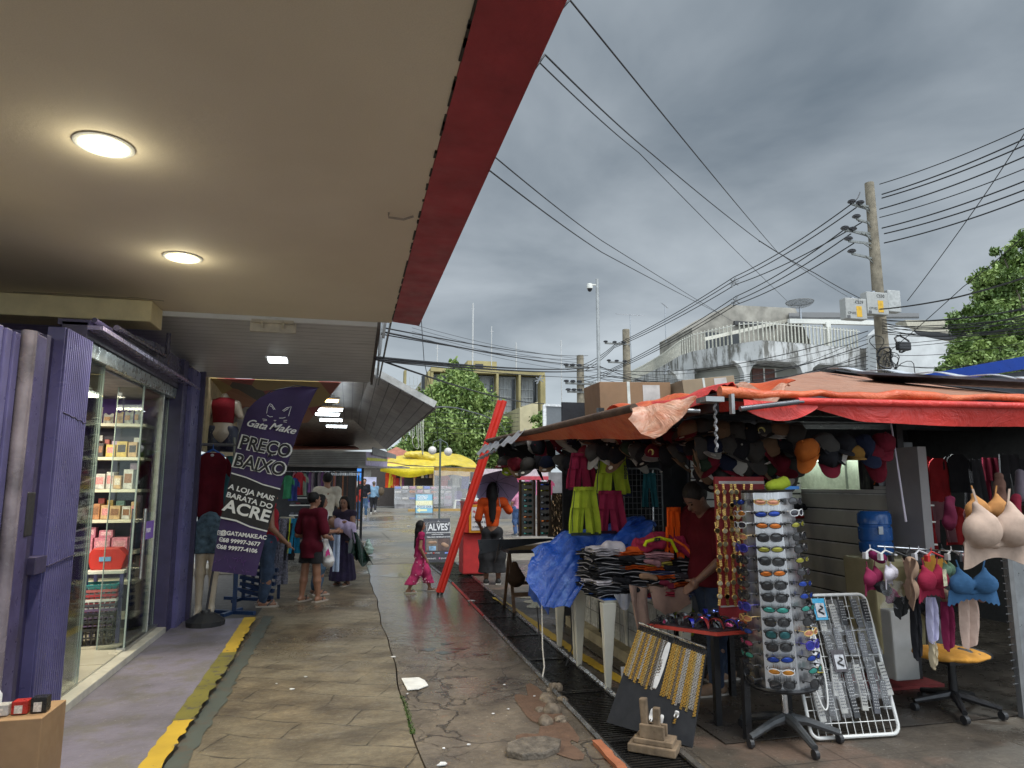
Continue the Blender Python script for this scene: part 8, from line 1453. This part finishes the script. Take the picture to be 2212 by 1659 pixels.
for k,(u,v,sz)in enumerate([(480,1300,.6),(500,1270,.7),(520,1250,.8)]):
 p=G(u+25,v+28,0);q=thing('rack_foot',['nearest','middle','farthest'][k]+' dark blue steel cross foot on the tan walkway','stand',tuple(p));m_=MB();m_.bar(p+Vector((-.25,.12,.03)),p+Vector((.25,-.12,.03)),.05,.04);m_.bar(p+Vector((-.1,-.2,.03)),p+Vector((.05,.2,.03)),.05,.04);m_.build('cross_bar',mat((.012,.035,.10),rough=.5),q);MB().bar(p+Vector((0,0,.05)),p+Vector((0,0,sz)),.045).build('upright',mat((.012,.035,.10),rough=.5),q)
for k in range(5):a=PY(520,1218+k*14,9.8);b=PY(600-k*3,1232+k*15,9.6);tag(MB().bar(a,b,.05,.045).build('blue_bar',mat((.012,.03,.08),rough=.5)),f'{ords[k]} dark blue slat from the top under the clothes table','slat','dark blue slats under the clothes table')
ct=thing('clothes_table','wire basket table heaped with clothes right of the banner','table',(-1,10.2,0));a=PY(555,1205,10.0);b=PY(612,1205,10.0);MB().box(a.x,b.x,10.0,11.0,a.z-.02,a.z+.02).build('frame',mat((.28,.06,.03),rough=.5),ct);g=MB();[g.bar((a.x,9.99,a.z+.03+.04*k),(b.x,9.99,a.z+.03+.04*k),.008)for k in range(4)];g.build('wires',WIRE,ct)
for x in(a.x+.05,b.x-.05):MB().bar((x,10.1,0),(x,10.1,a.z),.04).build('leg',mat((.012,.03,.08)),ct)
r=random.Random(11);cl=[((.02,.03,.10),'navy'),((.02,.02,.025),'black'),((.02,.06,.25),'blue'),((.4,.38,.3),'cream'),((.12,.03,.05),'wine'),((.1,.1,.11),'grey'),((.5,.12,.03),'orange'),((.45,.4,.1),'yellow'),((.3,.35,.38),'pale blue')]
for i in range(26):
 k=[0,1,2,5,4,1,0,6,1,5,0,2,1,3,7,5,1,0,8,2,1,4,0,3,5,2][i];u=562+(i%5)*14+r.uniform(-4,4)+(i>14)*12;v=1195-(i//5)*18+r.uniform(-5,5);p=PY(u,v,10.0+.12*(i//5));crumple(f'{cl[k][1]} garment, {ords[i % 5]} from left in layer {i // 5 + 1} of the heap on the wire table',[(p.x-.07,p.y,p.z),(p.x+.07,p.y,p.z-.01)],[.045,.05],cl[k][0],i+70,vox=.02,amp=.014).__setitem__('group','garments heaped on the wire table')
for i,(u,v0,v1,w_,c,lab)in enumerate([(614,1120,1262,.13,(.16,.16,.2),'long grey patterned scarf hanging from the wire table'),(604,1150,1240,.08,(.12,.12,.16),'dark patterned scarf beside the long grey one'),(639,1120,1195,.12,(.02,.30,.55),'bright cyan garment with a lime edge on the wire table'),(628,1130,1210,.10,(.015,.016,.02),'black garment between scarf and cyan garment')]):
 a=PY(u,v0,9.9);b=PY(u,v1,9.9);o=MB().sheet(lambda p,q:Vector((a.x+(p-.5)*w_*(1+.2*q),9.9+.02*math.sin(9*p+4*q),a.z+(b.z-a.z)*q)),8,12,.01).build('hanging_scarf',mat(c,rough=.9,var=.8 if i<2 else.3,scale=40),smooth=True);tag(o,lab,'garment')
 if i==2:MB().bar((a.x-.07,9.88,a.z),(a.x-.085,9.88,b.z),.015,.012).build('lime_edge',fabric((.45,.55,.03)),o)
 # ================================================================== people
def person(u,v,hd,h,lab,skin=(.25,.12,.07),hair=(.012,.010,.010),top=None,bot=None,pose={},hlen='short',vox=.012,hat=None,shoes=None,base=None,foot=True,female=False,fat=1.0,sleeve=.75,toplen=.50,topgrow=.010,look=(0,0)):
 p0=base if base is not None else G(u,v);t=thing('person',lab,'person',(p0[0],p0[1],0),hd)
 J=dict(hd=(0,.015,.925),nk=(0,0,.83),ls=(-.105,0,.80),rs=(.105,0,.80),ch=(0,.0,.72),ws=(0,0,.60),hp=(0,0,.52),lh=(-.052,0,.50),rh=(.052,0,.50),lk=(-.06,.015,.27),rk=(.06,.015,.27),la=(-.06,-.01,.04),ra=(.06,-.01,.04),le=(-.145,-.01,.62),re=(.145,-.01,.62),lw=(-.15,.05,.47),rw=(.15,.05,.47));J.update(pose)
 V={k:Vector(q)*h for k,q in J.items()};s=SDF(vox,.016*h);f=fat
 def cp(S,a,b,ra,rb):S.cap(V[a]if isinstance(a,str)else a,V[b]if isinstance(b,str)else b,ra*h,rb*h)
 def torso(S,g=0):
  cp(S,'ls','rs',.040+g,.040+g);cp(S,V['ch']+Vector((-.035*h,0,0)),V['ws']+Vector((-.02*h,0,0)),.062*f+g,.055*f+g);cp(S,V['ch']+Vector((.035*h,0,0)),V['ws']+Vector((.02*h,0,0)),.062*f+g,.055*f+g);cp(S,V['ws'],V['hp'],.068*f+g,.072*f+g);cp(S,'lh','rh',.062*f+g,.062*f+g)
 torso(s);cp(s,'nk','hd',.032,.030);cp(s,V['ch'],V['nk'],.05,.035);H=V['hd']
 lz=Euler((look[0],0,look[1])).to_matrix();hp_=lambda x,y,z:H+lz@(Vector((x,y,z))*h)
 s.ell(H+lz@Vector((0,-.004*h,.012*h)),(.047*h,.056*h,.056*h),rot=(look[0],0,look[1]));s.ell(hp_(0,.014,-.028),(.034*h,.038*h,.040*h));s.ell(hp_(0,.056,-.010),(.008*h,.011*h,.014*h),k=.006);s.ell(hp_(-.047,0,-.004),(.007*h,.012*h,.018*h),k=.005);s.ell(hp_(.047,0,-.004),(.007*h,.012*h,.018*h),k=.005);s.ell(hp_(0,.047,-.034),(.014*h,.008*h,.007*h),k=.006)
 for q in 'lr':
  sg=-1 if q=='l' else 1;cp(s,q+'s',q+'e',.030*f,.023);cp(s,q+'e',q+'w',.024,.015);W_=V[q+'w'];D_=(W_-V[q+'e']).normalized();sd_=D_.cross(Vector((0,1,0)));sd_=sd_.normalized()if sd_.length>.2 else Vector((1,0,0));s.ell(W_+D_*.028*h,(.019*h,.019*h,.026*h),k=.008)
  for fi in range(4):a=W_+D_*.045*h+sd_*(fi-1.5)*.0105*h;L_=(.036,.042,.040,.030)[fi]*h;m_=a+D_*L_*.55+Vector((0,.004*h,0));s.cap(a,m_,.0062*h,.0056*h,k=.002);s.cap(m_,m_+(D_*.8+Vector((0,.35,-.25))).normalized()*L_*.5,.0056*h,.005*h,k=.002)
  a=W_+D_*.02*h-sd_*sg*.016*h;s.cap(a,a+(D_*.7-sd_*sg*.6+Vector((0,.3,0))).normalized()*.036*h,.0075*h,.0062*h,k=.004)
  cp(s,q+'h',q+'k',.052*f,.035);cp(s,q+'k',V[q+'k'].lerp(V[q+'a'],.35),.034,.036);cp(s,V[q+'k'].lerp(V[q+'a'],.35),V[q+'a'],.036,.021);fd=Vector((0,1,0));cp(s,V[q+'a']+Vector((0,-.02*h,-.015*h)),V[q+'a']+fd*.085*h+Vector((0,0,-.022*h)),.021,.016)
  if foot:o=MB().prism([(-.026,-.055),(.024,-.055),(.031,.03),(.027,.115),(-.018,.12),(-.03,.04)],V[q+'a']+Vector((0,0,-.04*h)),Vector((h,0,0)),Vector((0,h,0)),(0,0,.012*h)).build('sandal' if not shoes else 'sole',mat((.35,.30,.25)if not shoes else(.4,.38,.35)),t,world=False)
  if foot and not shoes:MB().tube([V[q+'a']+Vector((-.028,.03,-.025))*h,V[q+'a']+Vector((0,.07,.004))*h,V[q+'a']+Vector((.028,.03,-.025))*h],.006*h,5).build('sandal_strap',mat((.03,.03,.03)),t,world=False)
  if shoes:S=SDF(vox,.01);S.cap(V[q+'a']+Vector((0,-.02*h,-.01*h)),V[q+'a']+Vector((0,.09*h,-.018*h)),.029*h,.024*h);S.build('shoe',mat(shoes,rough=.6),t)
 s.build('body',skinm(skin),t)
 if top:
  S=SDF(vox,.02*h);torso(S,topgrow)
  for q in 'lr':
   if sleeve>0:cp(S,q+'s',V[q+'s'].lerp(V[q+'e'],min(1,sleeve)),.040*f+topgrow*.6,.034+topgrow)
   if sleeve>1:cp(S,q+'e',V[q+'e'].lerp(V[q+'w'],sleeve-1),.034,.026)
  if toplen<.5:cp(S,V['hp'],V['hp']+Vector((0,0,(toplen-.52)*h)),.082*f+topgrow,.086*f+topgrow)
  S.noise=lambda X:nz3(X,16/h,int(abs(u))+3)*.007*h;S.cut((0,0,toplen*h),(0,0,-1));S.carve(V['nk']+Vector((0,.02,.035))*h,Vector((.042,.055,.045))*h);S.build('shirt' if not female else 'top',fabric(top),t)
 if bot:
  kind,c=bot;S=SDF(vox,.02*h)
  if kind=='skirt':cp(S,'hp',Vector((0,.0,.10*h)),.085,.15);S.noise=lambda X:np.sin(np.arctan2(X[...,1],X[...,0])*14)*.006*h;S.cut((0,0,.06*h),(0,0,-1))
  else:
   cp(S,'lh','rh',.070*f,.070*f);e={'shorts':.62,'jeans':1,'wide':1}[kind];wd=.05 if kind=='wide' else 0
   for q in 'lr':
    if e==1:cp(S,q+'h',q+'k',.062*f,.047+wd*.7);cp(S,q+'k',V[q+'a']+Vector((0,0,.015*h)),.046+wd*.35,.034+wd)
    else:cp(S,q+'h',V[q+'h'].lerp(V[q+'k'],e),.064*f,.062)
   S.noise=lambda X:nz3(X,22/h,8)*.006*h
   if kind=='wide':S.cut((0,0,.115*h),(0,0,-1))
   if kind=='shorts':zc=V['lh'].lerp(V['lk'],e).z;S.cut((0,0,zc-.01*h),(0,0,-1))
  S.cut(V['ws']+Vector((0,0,-.01*h)),(0,0,1));S.build({'skirt':'skirt','shorts':'shorts'}.get(kind,'trousers'),mat(c,rough=.9,var=.35,scale=14),t)
 if hair:
  S=SDF(vox*.9,.02*h);S.ell(hp_(0,-.012,.020),(.054*h,.060*h,.058*h),rot=(look[0],0,look[1]))
  if hlen!='short':S.cap(hp_(0,-.03,.0),hp_(0,-.045,-.08),.05*h,.045*h);e={'long':-.22,'verylong':-.40,'bob':-.10}[hlen];S.cap(hp_(0,-.045,-.08),H+Vector((0,-.075*h,e*h)),.045*h,.03*h);S.cap(hp_(-.045,-.005,0),hp_(-.05,-.01,-.10),.018*h,.015*h);S.cap(hp_(.045,-.005,0),hp_(.05,-.01,-.10),.018*h,.015*h);S.noise=lambda X:np.sin(np.arctan2(X[...,1],X[...,0])*22)*.002
  n_=lz@Vector((0,1,-.75 if hlen=='short' else-.35));S.cut(hp_(0,.022,.012),n_);S.build('hair',mat(tuple(q*.6 for q in hair),rough=.62,var=.3,scale=60,bump=.3,bscale=120,grain=(1,1,.1),spec=.25),t)
 if hat:S=SDF(vox*.9,.01);S.ell(hp_(0,-.004,.03),(.057*h,.064*h,.05*h));S.ell(hp_(0,.06,.018),(.04*h,.05*h,.008*h));S.cut(hp_(0,0,.01),(0,0,-1));S.build('hat',fabric(hat),t)
 if vox<.016:
  for sg in(-1,1):MB().ball(hp_(sg*.019,.047,.004),(.0075*h,.004*h,.0045*h),8,6).build('eye',mat((.02,.015,.012),rough=.2),t,world=False);MB().tube([hp_(sg*.009,.052,.018),hp_(sg*.019,.053,.021),hp_(sg*.031,.045,.017)],.0025*h,5).build('eyebrow',mat(hair or(.02,.02,.02)),t,world=False)
  MB().tube([hp_(-.013,.052,-.036),hp_(0,.056,-.036),hp_(.013,.052,-.036)],.0035*h,5).build('mouth',mat((.20,.06,.05)),t,world=False)
 return t
def attach(o,t):
 o.parent=t;return o
person(668,1300,R(-40),1.44,'boy in maroon t-shirt and black shorts seen from behind, wearing flip flops',top=(.085,.007,.016),bot=('shorts',(.012,.012,.014)),toplen=.40,topgrow=.016,fat=.92,pose=dict(lw=(-.09,.12,.57),le=(-.16,-.02,.60),rw=(.10,.14,.57),re=(.16,0,.60),la=(-.08,-.02,.04),ra=(.075,.03,.04),lk=(-.07,.0,.27)),look=(0,R(-25)),vox=.010)
person(684,1284,R(-70),1.40,'long haired woman in white top and jeans partly hidden behind the boy',top=(.55,.55,.58),bot=('jeans',(.06,.11,.17)),hlen='long',female=True,pose=dict(rw=(.06,.16,.62),lw=(-.06,.18,.62)),vox=.012)
person(736,1260,R(150),1.36,'young woman with black hair and long purple skirt holding a baby',top=(.04,.03,.05),bot=('skirt',(.022,.014,.045)),hlen='long',female=True,pose=dict(rw=(-.02,.14,.66),re=(.14,.05,.66),lw=(.05,.15,.60),le=(-.14,.05,.62)),look=(R(-14),R(10)),sleeve=0,vox=.010,base=(-.06,11.15))
t=thing('person','baby in lilac clothes held by the woman in the purple skirt','person',(-.13,10.93,.93));s=SDF(.011,.02);s.ell((-.26,10.93,.99),(.06,.06,.065)).cap((-.20,10.93,.95),(-.02,10.93,.88),.07,.08).cap((-.02,10.92,.86),(.08,10.88,.72),.045,.03).cap((-.12,10.9,.95),(-.04,10.83,.98),.028,.02);s.build('body',skinm((.27,.14,.085)),t,world=True);s=SDF(.011,.02);s.ell((-.27,10.94,1.0),(.063,.064,.066));s.cut((-.235,0,0),(1,0,-.2));s.build('hair',mat((.03,.015,.01),rough=.6),t,world=True)
s=SDF(.012,.03);s.cap((-.16,10.92,.95),(.03,10.9,.88),.082,.095);s.cap((.03,10.88,.86),(.12,10.84,.70),.08,.05);s.noise=lambda X:nz3(X,30,3)*.012;s.build('lilac_cloth',fabric((.42,.34,.48)),t,world=True)
tag(MB().sheet(lambda a,b:Vector((.02+.10*a+.26*a*b+.02*math.sin(9*a),10.82+.05*math.sin(14*a+3*b),.90-.10*a-.50*b*(1-.35*abs(a-.6))+.03*math.sin(17*a)*b)),30,16,.008).build('folded_umbrella',mat((.012,.03,.022),rough=.22,var=.4),smooth=True),'shiny dark green folded umbrella held beside the purple skirt','umbrella')
t=crumple('white plastic bag with a pink print hanging at the boy right side',[(-.30,9.85,.82),(-.27,9.82,.62),(-.25,9.82,.52)],[.03,.075,.09],(.55,.54,.52),91,'shopping_bag',.012,.01,m=mat((.55,.54,.53),rough=.4,bump=.5,bscale=20));t['category']='bag';MB().prism([(-.03,.0),(.0,.05),(.02,.0),(.03,-.05),(0,-.03),(-.03,-.07)],(-.25,9.72,.64),(1,0,0),(0,0,1),(0,.01,0)).build('pink_print',mat((.55,.03,.22)),t)
tag(MB().sheet(lambda a,b:Vector((-.20+.09*a,10.4+.02*math.sin(6*a),.82-.52*b)),6,8,.008).build('striped_cloth',fabric((.35,.42,.55))),'blue and white striped cloth hanging between boy and woman','garment')
person(598,1290,R(-80),1.60,'woman in red top half hidden behind the purple banner, reaching down',top=(.30,.02,.03),bot=('jeans',(.03,.05,.09)),hlen='long',sleeve=0,female=True,fat=1.1,pose=dict(rw=(.13,.14,.50),re=(.15,.02,.62),lw=(-.1,.1,.52)),vox=.013,base=(-1.02,9.55))
person(0,0,R(8),1.76,'tall man in a white t-shirt walking away behind the women',top=(.52,.47,.38),bot=('jeans',(.04,.05,.08)),shoes=(.05,.05,.05),base=(-.42,13.9),vox=.013,topgrow=.011,toplen=.44,fat=.88)
person(0,0,R(-60),1.55,'woman in a red shirt and denim skirt beside the belts',top=(.38,.04,.03),bot=('jeans',(.03,.06,.12)),hlen='long',female=True,base=tuple(PY(775,1100,30))[:2],vox=.03,foot=False,pose=dict(rw=(.1,.15,.62)))
person(0,0,R(175),1.80,'man in a black shirt and blue jeans standing in the lane',top=(.014,.014,.018),bot=('jeans',(.05,.10,.18)),shoes=(.2,.15,.1),base=tuple(G(785,1117))[:2],vox=.03,pose=dict(rw=(.28,.02,.66),re=(.20,0,.70),lw=(-.12,.1,.6)))
person(0,0,R(-8),1.68,'woman in a light denim jacket and black trousers walking away',top=(.16,.26,.36),bot=('jeans',(.012,.012,.015)),hair=(.2,.16,.12),hlen='short',sleeve=1.8,female=True,fat=1.15,shoes=(.5,.48,.45),base=tuple(G(806,1110))[:2],vox=.03,pose=dict(ra=(.07,-.12,.10),rk=(.06,.03,.28)))
p=tuple(G(806,1110));tag(MB().ball((p[0]+.38,p[1]-.1,1.15),(.16,.14,.22)).build('handbag',fabric((.12,.09,.06)),smooth=True),'brown shoulder bag of the woman in the denim jacket','bag')
g_=person(905,1279,R(-84),1.02,'small girl with long black hair in a pink dotted jumpsuit walking right',top=(.34,.02,.09),bot=('wide',(.36,.02,.095)),hlen='verylong',female=True,sleeve=.25,pose=dict(la=(-.05,.17,.04),lk=(-.05,.10,.27),ra=(.05,-.16,.045),rk=(.05,-.05,.27),rw=(.13,.07,.46),re=(.135,-.02,.62),lw=(-.13,.03,.46)),vox=.009,topgrow=.006)
dd=MB();r=random.Random(3)
for i in range(110):z=r.uniform(.13,.5)*1.02;q=r.choice([-1,1]);cy=(.15 if q<0 else-.11)*max(0,(.5-z))*2.2;A1=r.uniform(0,6.28);rr_=.073+.03*(.5-z);dd.ball((q*.055+rr_*math.cos(A1),cy+rr_*math.sin(A1),z),.009,5,4)
tag(dd.build('dots',mat((.6,.35,.4)),g_,world=False),kind='stuff')
uw=person(1062,1266,R(-12),1.58,'woman with very long black hair and orange top under a purple umbrella',top=(.62,.08,.015),bot=('wide',(.014,.014,.016)),hlen='verylong',female=True,shoes=(.02,.02,.02),pose=dict(rw=(.10,.10,.84),re=(.17,.04,.70),lw=(-.12,.05,.55)),vox=.012,sleeve=.9,toplen=.56,base=(2.22,10.75),fat=.78,topgrow=.004)
uc=PY(1074,1052,10.6);t=thing('umbrella','open purple umbrella with thin ribs held by the long haired woman','umbrella',tuple(uc));UM=mat((.34,.28,.46),rough=.6,var=.15,trans=.0);axu=Vector((.05,.72,.62)).normalized();qt=Vector((0,0,1)).rotation_difference(axu);Mu=Matrix.Translation(uc)@qt.to_matrix().to_4x4()
vs=[];nr=8
for j in range(6):
 for k in range(32):A1=2*math.pi*k/32;rr_=.36*j/5*(1-.06*abs(math.sin(A1*4))*j/5);vs.append((rr_*math.cos(A1),rr_*math.sin(A1),.14-.17*(j/5)**2))
MB().add(vs,[(j*32+k,j*32+(k+1)%32,(j+1)*32+(k+1)%32,(j+1)*32+k)for j in range(5)for k in range(32)]).xf(Mu).build('canopy',UM,t,smooth='all')
for k in range(8):A1=2*math.pi*k/8;MB().tube([(0,0,.125),(.18*math.cos(A1),.18*math.sin(A1),.09),(.355*math.cos(A1),.355*math.sin(A1),-.015)],.003,4).xf(Mu).build('rib',BLK,t)
MB().tube([(0,0,.17),(0,0,-.45)],.006,6).xf(Mu).build('shaft',SIL,t)
person(0,0,R(30),1.6,'walker in blue jeans seen behind the eyewear racks',top=(.5,.2,.3),bot=('jeans',(.04,.08,.18)),base=tuple(G(1118,1158))[:2],vox=.02,shoes=(.1,.1,.1))
person(0,0,R(98),1.68,'stocky seller in a dark red polo and jeans looking down at his table',skin=(.17,.085,.055),hair=(.03,.025,.022),top=(.085,.007,.012),bot=('jeans',(.02,.035,.07)),fat=1.22,topgrow=.014,toplen=.46,sleeve=.9,vox=.009,base=(2.80,4.98),shoes=(.22,.14,.09),look=(R(-42),0),pose=dict(hd=(0,.085,.855),nk=(0,.04,.79),ls=(-.12,.02,.76),rs=(.12,.02,.76),ch=(0,.01,.69),le=(-.155,.06,.60),re=(.155,.05,.60),lw=(-.09,.15,.50),rw=(.12,.15,.49),la=(-.08,.07,.04),lk=(-.08,.06,.27),ra=(.09,-.12,.04),rk=(.08,-.03,.27)))
tag(MB().tube([(2.56+.032*math.cos(k*.7),4.86+.032*math.sin(k*.7),.79)for k in range(10)],.009,6).build('wristwatch',gold),'gold wristwatch on the seller wrist','watch')
r=random.Random(77)
for i in range(16):
 u=1955+(i%8)*36+r.uniform(-6,6);v=(985,1090)[i//8]+r.uniform(-8,8);y=5.2+r.random()*.5;p=PY(u,v,y);cn,c=[('wine red',(.10,.008,.02)),('black',(.012,.012,.014)),('dark brown',(.05,.028,.02)),('scarlet',(.20,.012,.015)),('charcoal',(.04,.04,.045)),('dusty pink',(.16,.07,.08))][r.randrange(6)]
 tag(hang_cloth(p.x,y,p.z,r.uniform(.22,.34),r.uniform(.35,.55),c,None,i,'hanging_garment',r.choice(['shirt','dress','shorts'])),f'{cn} garment, {ords[i % 8]} from left in the {("upper", "lower")[i // 8]} dark row behind the bras','garment')
for i,(u,v,c,lab)in enumerate([(1902,1262,(.02,.02,.022),'black lace bundle under the wine bra'),(1940,1295,(.10,.012,.03),'dark wine bundle left of the nude bra'),(1975,1300,(.012,.012,.014),'black bundle under the raspberry bra'),(2035,1275,(.32,.22,.16),'nude bundle under the pale green bra'),(2062,1290,(.14,.012,.04),'wine bundle under the blue bra'),(2085,1200,(.32,.18,.18),'pale pink piece behind the blue bra'),(1970,1205,(.03,.03,.032),'black clipped piece on the rail'),(1893,1195,(.14,.015,.06),'magenta piece at the rail end'),(2110,1275,(.40,.26,.24),'pink edge under the blue bra')]):crumple(lab,[tuple(PY(u-8,v,3.86)),tuple(PY(u+10,v+12,3.86))],[.035,.04],c,400+i,'hanging_lingerie',.010,.014)
